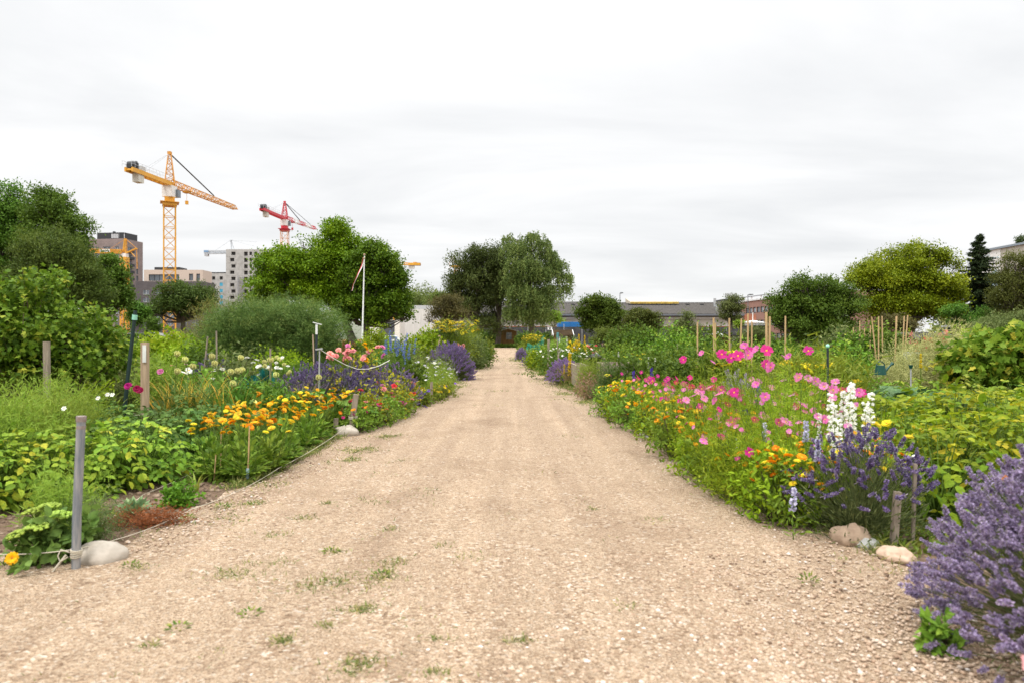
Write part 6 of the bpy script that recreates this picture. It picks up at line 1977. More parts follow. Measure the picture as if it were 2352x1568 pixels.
def squash(leafm, n=16, r=.55, h=.5, L=.27):
    mb = MB()
    a = rng.random(n) * 6.28
    q = r * np.sqrt(rng.random(n))
    P = np.stack([np.cos(a) * q, np.sin(a) * q, h * (.55 + .45 * rng.random(n)) * (1 - .3 * q / r)], 1)
    D = nrm(np.stack([np.cos(a), np.sin(a), -.1 + .25 * rng.normal(size=n)], 1))
    mb.leaves(P, D, Z + rng.normal(size=(n, 3)) * .3, L * (.7 + .5 * rng.random(n)), L * .95, 'lobed', 0)
    mb.tubes(P * [.3, .3, 0], P + D * L * .28, .009, .006, 5, 1, mid=P * [.6, .6, .6])
    return mb.mesh('squash_leaves', [leafm, STEM])
sq = [squash(P_SQ) for _ in range(3)]
for k, (xd, d) in enumerate([(655, 9.6), (700, 9.2), (725, 10.2), (750, 9.3), (680, 10.6), (630, 10.4), (590, 9.4), (765, 10.4)]):
    place('squash_plant', 'squash plant with large green lobed leaves behind the calendulas', 'plant', sq[k % 3], at(xd, d), k * 1.7, 1.0 + .2 * rng.random(), 'squash plants behind the calendulas')
peo = [bush(P_SQ, .28, .5, 150, 7, .10, .028, 'oval', up=.8, sl=.2) for _ in range(2)]
for k, (xd, d) in enumerate([(560, 8.3), (598, 8.6), (630, 8.2), (520, 8.8)]):
    place('peony', 'dark green peony foliage without blossom between onions and calendulas', 'plant', peo[k % 2], at(xd, d), k, 1.0, 'peony foliage')
place('strap_leaf_plant', 'upright broad strap leaved plant beside the teal netting', 'plant', clump(P_SQ, 16, .75, .10, .6, .05), at(628, 9.9), 0)
# teal netting on sticks
def netting(label, pts, h, m, d0, wav=.12):
    mb = MB()
    nx_, nz_ = 40, 10
    v = []
    pts = np.array(pts, float)
    t = np.linspace(0, len(pts) - 1, nx_)
    xx, yy, hh = [np.interp(t, range(len(pts)), pts[:, k]) for k in range(3)]
    for j in range(nz_):
        s = j / (nz_ - 1)
        for i in range(nx_):
            w_ = wav * math.sin(i * .9 + j * .7) * (1 - .3 * s)
            v.append((xx[i] + .03 * math.sin(i * 2.1 + j), yy[i] + w_, hh[i] * s))
    f = []
    for j in range(nz_ - 1):
        for i in range(nx_ - 1):
            a = j * nx_ + i
            f += [(a, a + 1, a + nx_ + 1), (a, a + nx_ + 1, a + nx_)]
    mb.add(np.array(v) - [pts[0][0], pts[0][1], 0], f)
    place('garden_net', label, 'net', mb.mesh('garden_net', m), (pts[0][0], pts[0][1], 0))
TEAL = netmat('teal_net', (.02, .22, .19), .62)
netting('teal netting draped over sticks behind the onions', [(px(535, 9.6), 9.6, .55), (px(560, 9.8), 9.8, .62), (px(590, 10), 10, .66), (px(612, 10.1), 10.1, .80), (px(640, 10.2), 10.2, .6)], .7, TEAL, 9.8, .2)
netting('bright mint netting sagging over plants near the small lavender', [(px(1209, 34), 34, .65), (px(1213, 33.5), 33.5, .95), (px(1224, 33.8), 33.8, .8), (px(1238, 35), 35, .95), (px(1250, 36), 36, 1.35)], 1, netmat('mint_net', (.06, .42, .30), .5), 21, .25)
netting('dark chicken wire fence in front of the asparagus', [(px(700, 12.5), 12.5, .55), (px(760, 12.6), 12.6, .62)], .6, netmat('wire_net', (.05, .055, .06), .45), 12, .05)
wf = [bush(P_CAL, .25, .55, 90, 6, .08, .025, 'oval') for _ in range(1)]
fl, pos = blooms([ALLIUM, daisy(WHITE, CEN_Y, .028, 12, .5, .2, 2)], 26, .34, .62, 1.0, lean=.5, face=(0, -.6, 0), sz=(.9, 1.3))
place('white_scabious', 'bush of round white flowers beside the teal netting', 'flower', [('foliage', wf[0], None)] + fl + [('stems', stalks(pos), None)], at(622, 9.9))
for k, (xb, xt, yt, d, m_, lab) in enumerate([(460, 477, 773, 11.5, WOODG, 'leaning brown stick before the asparagus'), (500, 497, 760, 12, WOODG, 'upright brown stick before the asparagus'), (622, 621, 800, 10, WOODG, 'grey rod wrapped at its top beside the white flowers'), (724, 719, 768, 12, WOODL, 'pale split stick beside the dark labelled stake')]):
    post('garden_stick', lab, xb, yt, d, .03, m_, xt, 'stick', False)
mb = MB(); mb.bar((0, 0, 0), (px(731, 8.9) - px(745, 8.9) + .3, 0, .45), .025)
place('garden_stick', 'short charred stick leaning among the squash leaves', 'stick', mb.mesh('garden_stick', mat('charred_wood', (.03, .027, .025), .9), False), (px(728, 8.9), 8.9, .25))
def tee(b):
    mb = MB()
    mb.box((b[0] - .019, -.03, b[2] - .20), (b[0] + .019, -.024, b[2] - .03))
    m2 = MB(); m2.bar((b[0] - .07, 0, b[2] + .01), (b[0] + .09, -.03, b[2] - .03), .014)
    return [('label_strip', mb.mesh('label_strip', mat('label_white', (.74, .74, .70), .5), False), None), ('crosspiece', m2.mesh('crosspiece', mat('label_white', (.74, .74, .70), .5), False), None)]
post('labelled_stake', 'dark stake with white label and white crosspiece before the asparagus', 722, 742, 12, .036, mat('dark_stake', (.02, .028, .032), .6), 728, extra=tee)
def hook(b):
    m2 = MB(); m2.bar((b[0] - .05, 0, b[2]), (b[0] + .04, -.01, b[2] + .01), .03, .02)
    return [('crosspiece', m2.mesh('crosspiece', mat('rod_grey', (.36, .36, .36), .5), False), None)]
post('metal_rod', 'grey metal rod holding the white rope beside the roses', 733, 802, 9.2, .022, mat('rod_grey', (.36, .36, .36), .5), 734, square=False, extra=hook)
ROPE = mat('white_rope', (.62, .60, .54), .9)
w = MB()
pts = [(px(x, d), d, pz(y, d)) for x, y, d in [(735, 802, 9.2), (765, 822, 9.4), (795, 838, 9.6), (820, 847, 9.8), (845, 847, 10.1), (870, 840, 10.5), (895, 827, 11)]]
w.tube(np.array(pts) - np.array(pts[0]), .006, 6)
place('rope', 'white rope hanging in a curve over the lavender', 'rope', w.mesh('rope', ROPE), pts[0])
post('wooden_stake', 'grey stake at the path edge below the violet flowers', 991, 876, 12.2, .045, WOODG, 991)

# asparagus
def asparagus():
    mb = MB()
    d0 = 16.0
    s = d0 / F
    x0 = px(630, d0)
    lb = []
    for q in [(560, 745, 60, 34), (640, 738, 70, 36), (700, 745, 60, 34), (600, 785, 90, 46), (690, 785, 80, 46), (745, 770, 34, 40), (520, 775, 44, 44), (560, 810, 80, 36), (660, 815, 90, 36)]:
        for oy in (-.3, .45):
            lb.append((px(q[0], d0) - x0, oy, pz(q[1], d0), q[2] * s, .5, q[3] * s))
    crown(mb, lb, 5200, 26, .085, .010, 'tri', 0, up=.5, out=.45, rnd=.38, sl=.42, shell=.5, lrnd=.42, tv=.2, spread=.09, hang=.15)
    n = 160
    P = np.stack([(rng.random(n) - .5) * 2.6, (rng.random(n) - .5) * 1.0, np.zeros(n)], 1)
    mb.tubes(P, P + np.stack([.25 + .3 * rng.normal(size=n), .2 * rng.normal(size=n), 1.3 + .5 * rng.random(n)], 1), .008, .003, 3, 0, mid=P + [0.05, 0, .8])
    return mb.mesh('asparagus_fern', [P_ASP])
place('asparagus_bed', 'wide feathery dark green asparagus thicket before the maple', 'plant', asparagus(), at(630, 16))
place('willow_shrub', 'yellow brown wispy shrub behind the asparagus', 'shrub', feathery(leafmat('wispy_leaf', [(.10, .11, .04), (.16, .17, .06), (.24, .22, .09)]), 1.1, 2.2, 420, 20, .2, .02, .7, 30), at(510, 24), 0)
# flagpole with pennant
w, w2, w3 = MB(), MB(), MB()
dF = 36.0
hz = pz(588, dF)
tx = px(837, dF) - px(831, dF)
w.tube([(0, 0, 0), (tx * .5, 0, hz * .5), (tx, 0, hz)], [.055, .042, .026], 12)
w2.balls([(tx, 0, hz + .06)], .07, 0, .5)
w2.box((tx - .09, -.03, hz - .18), (tx + .02, .03, hz - .10))
t = np.linspace(0, 1, 24)
cxp = np.interp(t, [0, .25, .55, .8, 1], [836, 831, 822, 811, 809]); cyp = np.interp(t, [0, .25, .55, .8, 1], [592, 612, 636, 655, 668])
wd = np.interp(t, [0, 1], [.10, .03])
bx_ = px(831, dF)
for side, mm in ((0, 0), (1, 1)):
    a_ = np.stack([px(cxp, dF) - bx_ - .02, .10 * np.sin(t * 9), pz(cyp, dF)], 1)
    off = np.stack([wd * .5, .3 * wd * np.cos(t * 8), -wd * .15], 1)
    lo_, hi_ = (a_ - off, a_) if side == 0 else (a_, a_ + off)
    vv = np.concatenate([lo_, hi_])
    w3.add(vv, [q for i_ in range(23) for q in ((i_, i_ + 1, 24 + i_ + 1), (i_, 24 + i_ + 1, 24 + i_))], mm)
place('flagpole', 'slim white flagpole in front of the dark maple', 'flagpole', [('pole', w.mesh('pole', mat('pole_white', (.78, .78, .76), .4))), ('finial', w2.mesh('finial', mat('finial_wood', (.35, .24, .15), .6)))], at(831, dF))
place('pennant', 'long red and white pennant hanging from the flagpole', 'flag', w3.mesh('pennant', [mat('flag_red', (.50, .03, .04), .7), mat('flag_white', (.72, .70, .68), .7)]), at(831, dF))


# ------------------------------------------------------------------ lavender
SPK = [spike(LAV1, .062, .016, 34, .0125, .0085, .35, calyx=LAVC) for _ in range(3)]
SPKV = [spike(LAV2, .062, .016, 34, .0125, .0085, .35, calyx=LAVC) for _ in range(2)]
SPKD = [spike(LAVD, .055, .014, 30, .0115, .0075, .4, calyx=LAVC) for _ in range(3)]


def lavender(spk, r, h, n, dirbias=(0, 0, 0), leafn=900, single=100, loc=(0, 0), sz=1.0, low=.05, fol=.62, rz=1.0):
    """Lavender bush: a dome of grey green leaves and stalks, each stalk ending in a flower spike."""
    fo = MB()
    u = rdir(n)
    u[:, 2] = low + (1 - low) * np.abs(u[:, 2]) ** .8
    u = nrm(u + np.array(dirbias) * .5)
    k = .80 + .24 * rng.random(n)
    tip = u * np.array([r, r * rz, h]) * k[:, None]
    base = tip * [.25, .25, .12]
    mid = tip * [.55, .55, .50] + rng.normal(size=(n, 3)) * .03 * r
    fo.tubes(base, tip, .0018 * sz, .0014 * sz, 3, 0, np.clip(rng.normal(.6, .2, n), 0, 1), mid)
    P, v = dome(leafn, r * fol, h * fol, .5, .0)
    P = P * [1, rz, 1]
    fo.leaves(P, nrm(v + Z * .5 + rng.normal(size=(leafn, 3)) * .35), rdir(leafn), .055 * sz * (.6 + .8 * rng.random(leafn)), .0055 * sz, 'rhomb', 0)
    axis = nrm(tip - mid + rng.normal(size=(n, 3)) * .12)
    parts = [('foliage', fo.mesh('lavender_foliage', [P_LAVF]), None)]
    world = tip + [loc[0], loc[1], 0]
    order = np.argsort(np.linalg.norm(world - [0, 0, H], axis=1))
    for i_ in order[:single]:
        parts.append(('flower_spike', spk[int(rng.integers(len(spk)))], facing(tip[i_], axis[i_], rng.random() * 6, sz * (.75 + .5 * rng.random()))))
    rest = order[single:]
    if len(rest):
        mb = MB()
        data = []
        for me in spk:
            vv = np.empty(len(me.vertices) * 3, np.float32); me.vertices.foreach_get('co', vv)
            ff = np.empty(len(me.polygons) * 3, np.int32); me.loops.foreach_get('vertex_index', ff)
            mi = np.empty(len(me.polygons), np.int32); me.polygons.foreach_get('material_index', mi)
            tn = np.empty(len(me.polygons), np.float32); me.attributes['tone'].data.foreach_get('value', tn)
            data.append((vv.reshape(-1, 3), ff.reshape(-1, 3), mi, tn))
        for i_ in rest:
            vv, ff, mi, tn = data[int(rng.integers(len(data)))]
            M = np.array(facing(tip[i_], axis[i_], rng.random() * 6, sz * (.75 + .5 * rng.random())))
            mb.add(vv @ M[:3, :3].T + M[:3, 3], ff, 0, tn)
            mb.m[-1] = mi
        parts.append(('flower_spikes', mb.mesh('flower_spikes', list(spk[0].materials)), None))
    return parts


def put_lav(label, parts, x, y, rz=0, sc=1.0, group=None):
    return place('lavender', label, 'shrub', parts, (x, y, 0), rz, sc, group)


# the nearest bush, out of focus at the corner; the open one beside it
put_lav('large pale lavender bush nearest the camera, thick with flower spikes', lavender(SPK, .74, .82, 1500, (-.1, -.1, 0), 2600, 100, (2.34, 2.5), .95), 2.34, 2.5)
put_lav('open dark lavender bush behind the brown granite stone', lavender(SPKD, .46, .62, 180, (0, -.05, .5), 2600, 100, (2.14, 4.2), 1.1, .15, .82), 2.14, 4.2)
# calendula side
ld = [lavender(SPKD, .62, .78, 330, (0, 0, 0), 1200, 0, (0, 0), 1.25) for _ in range(2)]
for k, (x, y, s) in enumerate([(-2.4, 10.0, .9), (-2.75, 10.0, 1.0), (-3.1, 9.9, .85), (-2.3, 10.7, .9), (-2.05, 11.3, .95), (-2.5, 11.0, 1.0), (-3.0, 10.4, 1.0)]):
    put_lav('dusky purple lavender plant under the hanging white rope', ld[k % 2], x, y, k * 1.9, s, 'dusky lavenders under the rope')
put_lav('big domed purple lavender overhanging the path', lavender(SPKV, .72, 1.0, 1100, (0, 0, 0), 1600, 0, (0, 0), 1.3, 0, .75), px(1032, 19.2), 19.2)
put_lav('violet lavender topped by a yellow mullein on the cosmos side', lavender(SPKV, .48, .62, 420, (0, 0, .2), 900, 0, (0, 0), 1.25, .1, .7), px(1298, 17.4), 17.4)
put_lav('small rounded lavender beside the mint netting', lavender(SPKV, .30, .62, 260, (0, 0, 0), 500, 0, (0, 0), 1.4, 0, .7), px(1197, 36), 36)
put_lav('faded lavender beside the yellow brown shrub by the mint netting', lavender(SPKD, .36, .6, 160, (0, 0, 0), 400, 0, (0, 0), 1.4), px(1216, 28.5), 28.5)
put_lav('dark lavender clump between the asparagus and the cabbages', lavender(SPKD, .45, .8, 160, (0, 0, .2), 500, 0, (0, 0), 1.4), px(487, 13.5), 13.5)
put_lav('soft violet lavender in the middle of the cosmos bed', lavender(SPK, .32, .82, 60, (0, 0, 1.2), 500, 0, (0, 0), 1.2, .5), px(1690, 7.3), 7.3)


# ------------------------------------------------------------------ rest of the calendula side: roses, delphiniums, annuals, shrubs
ROSE = {k: rose(m, .045) for k, m in (('salmon', SALM), ('pink', LPINK), ('red', RED_), ('amber', AMBER))}


def flowering(leafm, heads, nf, r, h, ns=110, L=.05, Wd=.03, tmpl='oval', zlo=.7, zhi=1.1, face=(0, -.5, 0), sz=(.9, 1.3), lean=.5, stems=True, fname='flower', feath=False):
    fl, pos = blooms(heads, nf, r * 1.05, h * zlo, h * zhi, fname, lean, face, sz)
    fo = feathery(leafm, r, h, ns, 14, L, Wd, .16) if feath else bush(leafm, r, h * .95, ns, 6, L, Wd, tmpl, up=.6)
    return [('foliage', fo, None)] + ([('stems', stalks(pos), None)] if stems else []) + fl


place('rose_bush', 'salmon pink rose with a dense cluster of blossoms by the white rope', 'rose', flowering(P_ROSE, [ROSE['salmon']], 16, .17, .95, 60, .045, .03, 'oval', .93, 1.1, sz=(.8, 1.1)), (px(783, 9.9), 9.9, 0))
place('rose_bush', 'yellow leaved rose bush with pink and rusty blossoms behind the salmon rose', 'rose', flowering(P_ROSE, [ROSE['salmon'], ROSE['pink'], ROSE['amber']], 12, .30, 1.05, 110, .05, .034, 'oval', .8, 1.1), (px(838, 11), 11, 0))
rb = [flowering(P_ROSE, [ROSE['salmon'], ROSE['red'], ROSE['pink']], 5, .28, .55, 90, .045, .03, 'oval', .4, 1.0) for _ in range(2)]
for k, (xd, d) in enumerate([(878, 10.6), (905, 10.2), (850, 9.3), (925, 11.4)]):
    place('rose_bush', 'low rose bush with yellowing leaves among the dusky lavenders', 'rose', rb[k % 2], (px(xd, d), d, 0), k, 1.0, 'low roses among the lavender')
dl = spike(BLUE, .34, .055, 34, .026, .022, .5, 'petal')
def delph(n, r, h):
    fl, pos = blooms([dl], n, r, h * .62, h * .82, 'flower_spike', .16, None, (.55, .95))
    return [('foliage', bush(P_SHR, r * .9, h * .62, 90, 6, .09, .05, 'lobed', up=.8), None), ('stems', stalks(pos, .005, .004), None)] + fl
place('delphinium', 'tall clump of blue delphiniums behind the lavender', 'flower', delph(15, .36, 1.3), (px(908, 13.2), 13.2, 0))
place('delphinium', 'short deep blue delphinium spikes leaning over the white annuals', 'flower', delph(4, .14, 1.1), (px(941, 12.6), 12.6, 0))
sal = [flowering(P_CAL, [MARI[2], daisy(RED_, CEN_D, .024, 8, .7, .3, 2), daisy(LPINK, CEN_Y, .024, 8, .7, .3, 2), daisy(MAG, CEN_D, .022, 8, .7, .3)], 7, .22, .34, 100, .05, .02, 'oval', .6, 1.1, lean=.6) for _ in range(3)]
for k, (xd, d) in enumerate([(838, 8.9), (868, 9.2), (890, 9.6), (855, 9.7), (905, 10.0), (925, 10.6), (820, 8.6)]):
    place('annual_flower', 'low mixed plant with pink and red blossoms at the path edge below the roses', 'flower', sal[k % 3], (px(xd, d), d, 0), k, 1.0, 'low pink and red annuals at the path edge')
place('strap_leaf_plant', 'small strap leaved tuft at the path edge under the pink annuals', 'plant', clump(P_CAL, 14, .24, .03, 1.0, .03), (px(897, 10.0), 9.6, 0))
wh = [flowering(P_DILL, [daisy(LAVW, CEN_Y, .034, 12, .5, .1), daisy(WHITE, CEN_Y, .034, 12, .5, .1), daisy(LAVW, CEN_Y, .03, 12, .5, .2)], 9, .30, .78, 220, .06, .006, 'oval', .6, 1.1, feath=True) for _ in range(3)]
for k, (xd, d, s) in enumerate([(985, 14.2, 1), (1010, 14.8, .95), (960, 13.6, .9), (1025, 15.3, .8), (1000, 13.4, .7), (975, 12.6, .65), (1030, 14.4, .6)]):
    place('annual_flower', 'pale lilac and white daisy flowered annual before the big domed lavender', 'flower', wh[k % 3], (px(xd, d), d, 0), k * 1.1, s, 'pale lilac annuals before the domed lavender')
yl = [flowering(P_TAN, [MARI[0], MARI[0], daisy(VIO, CEN_D, .022, 8, .8, .3)], 12, .24, .36, 110, .05, .02, 'oval', .5, 1.0, lean=.7) for _ in range(2)]
for k, (xd, d) in enumerate([(985, 12.4), (1005, 13.0), (1022, 13.6), (960, 11.9)]):
    place('annual_flower', 'low yellow green annual with tiny yellow and violet flowers beside the grey stake', 'flower', yl[k % 2], (px(xd, d), d, 0), k, 1, 'low yellow and violet annuals')
vi = flowering(P_CAL, [daisy(VIO, CEN_D, .04, 6, .9, .3), daisy(PURP, CEN_D, .034, 6, .9, .3)], 4, .12, .24, 30, .05, .02, 'oval', .8, 1.2, lean=.3)
place('pansy', 'deep violet pansies beside the grey stake on the path edge', 'flower', vi, (px(977, 12.0), 11.9, 0))
place('flower_tuft', 'dark leafy plant below the blue delphiniums', 'plant', bush(P_SHR, .22, .6, 120, 6, .09, .05, 'lobed', up=.5), (px(955, 12.8), 12.8, 0))
for k in range(5):
    place('edging_board', 'weathered plank lying along the path edge below the roses', 'plank', (lambda mb: (mb.box((-.55, -.03, -.02), (.55, .03, .06)), mb.mesh('edging_board', WOODL, False))[1])(MB()), (edge(EL, 9.2 + 1.2 * k) - .02, 9.2 + 1.2 * k, 0), R(88), 1, 'planks along the path edge') if k < 2 else None
lime = bush(P_LIME, .62, 1.25, 620, 8, .085, .06, 'oval', up=.5, sl=.22, lump=.2)
place('shrub', 'bright lime green rounded shrub beside the blue delphiniums', 'shrub', lime, (px(968, 20), 20, 0))
place('shrub', 'dark green shrub between the lime shrub and the yellow tansy', 'shrub', bush(P_SHR, .6, 1.4, 420, 8, .10, .06, 'rhomb', up=.5, sl=.22), (px(1008, 24), 24, 0))
TAN = [umbel(petalmat('petal_green_yellow', (.62, .55, .03), (.74, .64, .05)), .055, 34, .012, .3), umbel(YELLOW, .065, 34, .012, .3)]
def tansy(r, h, nf, ns=420):
    fl, pos = blooms(TAN, nf, r, h * .72, h * 1.02, 'flower_head', .45, None, (.7, 1.5))
    return [('foliage', feathery(P_TAN, r, h * .92, ns, 16, .13, .022, .34, 24), None), ('stems', stalks(pos, .006, .004), None)] + fl
place('tansy', 'tall yellow flowering tansy clump rising above the domed lavender', 'flower', tansy(.72, 1.85, 90), (px(1040, 24), 24, 0))
place('tansy', 'yellow flowered clump beside the dark trees at the far end of the border', 'flower', tansy(.4, 2.0, 12, 200), (px(1078, 27), 27, 0))
place('tansy', 'yellow brown flowering shrub behind the mint netting', 'flower', tansy(.70, 1.35, 95, 420), (px(1224, 40), 40, 0))
place('tansy', 'rounded yellow green shrub leaning over the path beyond the violet lavender', 'shrub', [('foliage', bush(P_LIME, .5, .75, 420, 8, .08, .045, 'rhomb', up=.5), None)] + blooms([TAN[0]], 8, .4, .55, .75, 'flower_head', .6, (-1, -.6, 0), (.6, .9))[0], (px(1243, 25.5), 25.5, 0))
place('shrub', 'grey green bushy plant at the bend of the border by the path', 'shrub', bush(leafmat('greyish_leaf', [(.07, .11, .045), (.115, .17, .07), (.17, .23, .11)]), .55, 1.15, 520, 8, .085, .045, up=.6), (px(1080, 26), 26, 0))
place('shrub', 'mid green leafy plant leaning over the path beyond the domed lavender', 'shrub', bush(P_SHR, .55, .95, 520, 8, .09, .05, up=.5), (px(1094, 27.5), 27.5, 0))
place('shrub', 'yellowing plant at the far corner of the border by the path', 'shrub', bush(P_TAN, .5, .95, 420, 8, .09, .05, up=.5), (px(1110, 36), 36, 0))
place('pink_flower', 'pink hollyhock spikes behind the domed lavender', 'flower', [('foliage', bush(P_SHR, .25, .7, 90, 6, .07, .04), None)] + blooms([spike(SALM, .18, .03, 18, .03, .025, .4, 'petal')], 4, .3, .8, .92, 'flower_spike', .1, None)[0], (px(1062, 19.4), 19.4, 0))
place('hedge', 'low clipped green hedge in front of the brown board shed', 'hedge', (lambda mb: (crown(mb, [(x_, 0, .14, .35, .3, .18) for x_ in np.linspace(-1.6, 1.6, 9)], 500, 8, .14, .08, zmin=.02, sl=.18), mb.mesh('hedge', P_SHR))[1])(MB()), (px(1158, 80.5), 80.5, 0))
place('hedge', 'dark clipped hedge behind the mossy roofed summer house', 'hedge', (lambda mb: (crown(mb, [(x_, 0, .8, .7, .5, .8) for x_ in np.linspace(-2.2, 2.2, 9)], 800, 8, .2, .11, zmin=.02, sl=.25), mb.mesh('hedge', G_DARK))[1])(MB()), (px(1250, 68), 68, 0))
place('dry_seedhead', 'russet dock seed heads behind the yellow leaved rose', 'plant', [('foliage', clump(P_DRY, 50, .55, .012, .5, .15), None)] + blooms([spike(leafmat('russet_seed', [(.17, .06, .025), (.26, .10, .04)]), .4, .05, 30, .03, .02, .4)], 7, .2, .55, .75, 'seed_head', .1, None)[0], (px(801, 14), 14, 0))
place('shrub', 'lime green young shrub at the foot of the flagpole', 'shrub', bush(P_LIME, .6, 1.6, 320, 7, .12, .07, up=.7), (px(866, 33), 33, 0))

# ------------------------------------------------------------------ cosmos side, near to far
def cosmos_plant(h, r, nf, heads, pick):
    fl, pos = blooms(heads, nf, r, h * .38, h * 1.04, lean=.55, face=(-.3, -1.0, -.1), sz=(.45, 1.1), pick=pick)
    fo = feathery(P_FEA, r * .95, h * .78, 190, 16, .055, .0042, .17, 16)
    return [('foliage', fo, None), ('stems', stalks(pos, .0035, .0022, conv=.25), None)] + fl
cosp = [cosmos_plant(1.12, .40, 9, COS, [0, 4, 1, 5, 4, 3, 0, 4, 2]), cosmos_plant(1.15, .42, 10, COS, [0, 2, 4, 3, 0, 4, 1, 5, 3, 4]), cosmos_plant(1.0, .36, 8, COS, [4, 0, 5, 1, 4, 2]), cosmos_plant(1.1, .40, 9, COS, [2, 0, 3, 1, 0, 2])]
cpos = [(1640, 5.9, .98, 2), (1600, 6.6, .95, 2), (1560, 7.2, .9, 2), (1680, 5.6, .98, 0), (1735, 5.5, 1.02, 0), (1790, 5.4, 1.04, 1), (1830, 5.1, 1.0, 3), (1755, 6.0, 1.06, 1), (1810, 5.9, 1.08, 3), (1700, 6.4, 1.0, 0), (1860, 5.7, .98, 1), (1890, 5.4, .9, 3), (1780, 4.8, .82, 1), (1845, 4.7, .8, 3), (1720, 5.0, .78, 2), (1660, 5.2, .72, 3), (1650, 6.9, .98, 1), (1905, 6.2, .95, 2), (1840, 6.5, 1.0, 0)]
for k, (xd, d, s, v) in enumerate(cpos):
    place('cosmos', 'feathery cosmos plant with pink and magenta blossoms beside the path', 'flower', cosp[v], (px(xd, d), d, 0), (k % 5 - 2) * .22, s, 'cosmos plants beside the path')
for k, (xd, d, s) in enumerate([(1470, 9.2, .86), (1500, 8.8, .80), (1530, 8.6, .84), (1450, 9.8, .8), (1565, 8.2, .8), (1580, 7.6, .85), (1545, 8.0, .8), (1620, 7.4, .9), (1510, 9.4, .8), (1600, 8.2, .85), (1440, 10.4, .75)]):
    place('cosmos', 'smaller cosmos plant with magenta and crimson blossoms beside the wild carrot', 'flower', cosp[2], (px(xd, d), d, 0), k * .2 - .4, s, 'smaller magenta cosmos')
# low marigolds and calendulas in front
mg = []
for v in range(4):
    mg.append(flowering([P_CAL, P_LIME, P_CAL, P_FEA][v], [MARI[0], MARI[1], MARI[2], CAL[3] if v == 2 else MARI[0]], 20, .26, .52, 130, .05, .022, 'oval', .6, 1.15, (0, -.4, 0), (.8, 1.3), .5))
lows = [(1400, 10.2), (1425, 9.6), (1455, 9.0), (1440, 10.2), (1480, 8.5), (1505, 8.0), (1480, 9.4), (1530, 7.6), (1555, 7.1), (1520, 8.4), (1580, 6.8), (1610, 6.4), (1570, 7.6), (1640, 6.0), (1660, 5.75), (1620, 6.8), (1690, 5.3), (1700, 5.6), (1735, 5.0), (1760, 4.75), (1790, 4.75), (1780, 4.45), (1820, 4.35), (1850, 4.5), (1815, 4.9), (1930, 4.9), (1965, 4.8), (2000, 4.6), (2040, 4.7), (1600, 5.9), (1640, 5.5), (1690, 5.0), (1550, 6.7), (1725, 5.6), (1790, 5.3), (1850, 5.2), (1760, 5.2), (1820, 5.5), (1670, 6.2), (1610, 7.0)]
for k, (xd, d) in enumerate(lows):
    place('marigold', 'low marigold plant dotted with small yellow and orange flowers below the cosmos', 'flower', mg[k % 4], (px(xd, d), d, 0), k * 1.9, (.75 + .4 * rng.random()) * (1 if d > 5 else .85), 'low marigolds below the cosmos')
ced = [feathery(P_FEA, .22, .5, 240, 16, .05, .0042, .15, 12) for _ in range(2)]
for k, (xd, d) in enumerate([(1655, 5.45), (1625, 5.9), (1700, 4.95), (1600, 6.25), (1740, 4.7), (1560, 6.9)]):
    place('feathery_plant', 'feathery green plant without flowers at the front of the cosmos bed', 'plant', ced[k % 2], (px(xd, d), d, 0), k, .8 + .35 * rng.random(), 'feathery green plants below the cosmos')
for k, (xd, yd, s) in enumerate([(1630, 1078, 1.0), (1668, 1085, 1.15), (1705, 1090, .9), (1655, 1068, 1.0)]):
    place('primula', 'dark green crinkled leaf rosette at the path edge below the cosmos', 'plant', bush(P_POTD, .17, .2, 60, 5, .09, .05, 'oval', up=.1) if k == 0 else PM.setdefault('prim', bush(P_POTD, .16, .2, 60, 5, .09, .05, 'oval', up=.1)), on(xd, yd), k, s, 'dark leaf rosettes at the path edge')
for k, (xd, yd, s) in enumerate([(1790, 1150, 1.0), (1838, 1165, 1.0), (1760, 1160, .8), (1880, 1178, .8)]):
    place('primula', 'pale yellow green leaf rosette near the white broken stone', 'plant', PM.setdefault('prim2', rosette(P_POTY, 16, .16, .075, 'oval', .6)), on(xd, yd), k, s, 'pale leaf rosettes near the white stone')
place('wild_carrot', 'dark wiry green plant with a single yellow umbel at the front of the cosmos bed', 'plant', [('foliage', feathery(leafmat('wiry_leaf', [(.04, .08, .025), (.07, .125, .04), (.11, .17, .06)]), .32, .76, 560, 16, .07, .009, .2, 22), None), ('flower_head', TAN[0], facing((-.17, -.3, .60), (-.2, -.4, 1), 0, .8))], (px(1412, 11.2), 11.2, 0))
place('dry_plant', 'pinkish dry seed plant between the violet lavender and the wiry plant', 'plant', bush(leafmat('pinkish_seed', [(.22, .13, .08), (.33, .2, .13), (.16, .16, .06)]), .4, .42, 260, 8, .05, .02, up=.4), (px(1372, 13.2), 13.2, 0))
place('grass_tuft', 'tuft of light green fine leaves hanging by the raised bed boards', 'plant', feathery(P_DILL, .3, .62, 300, 18, .09, .008, .25), (px(1360, 14.5), 14.5, 0))
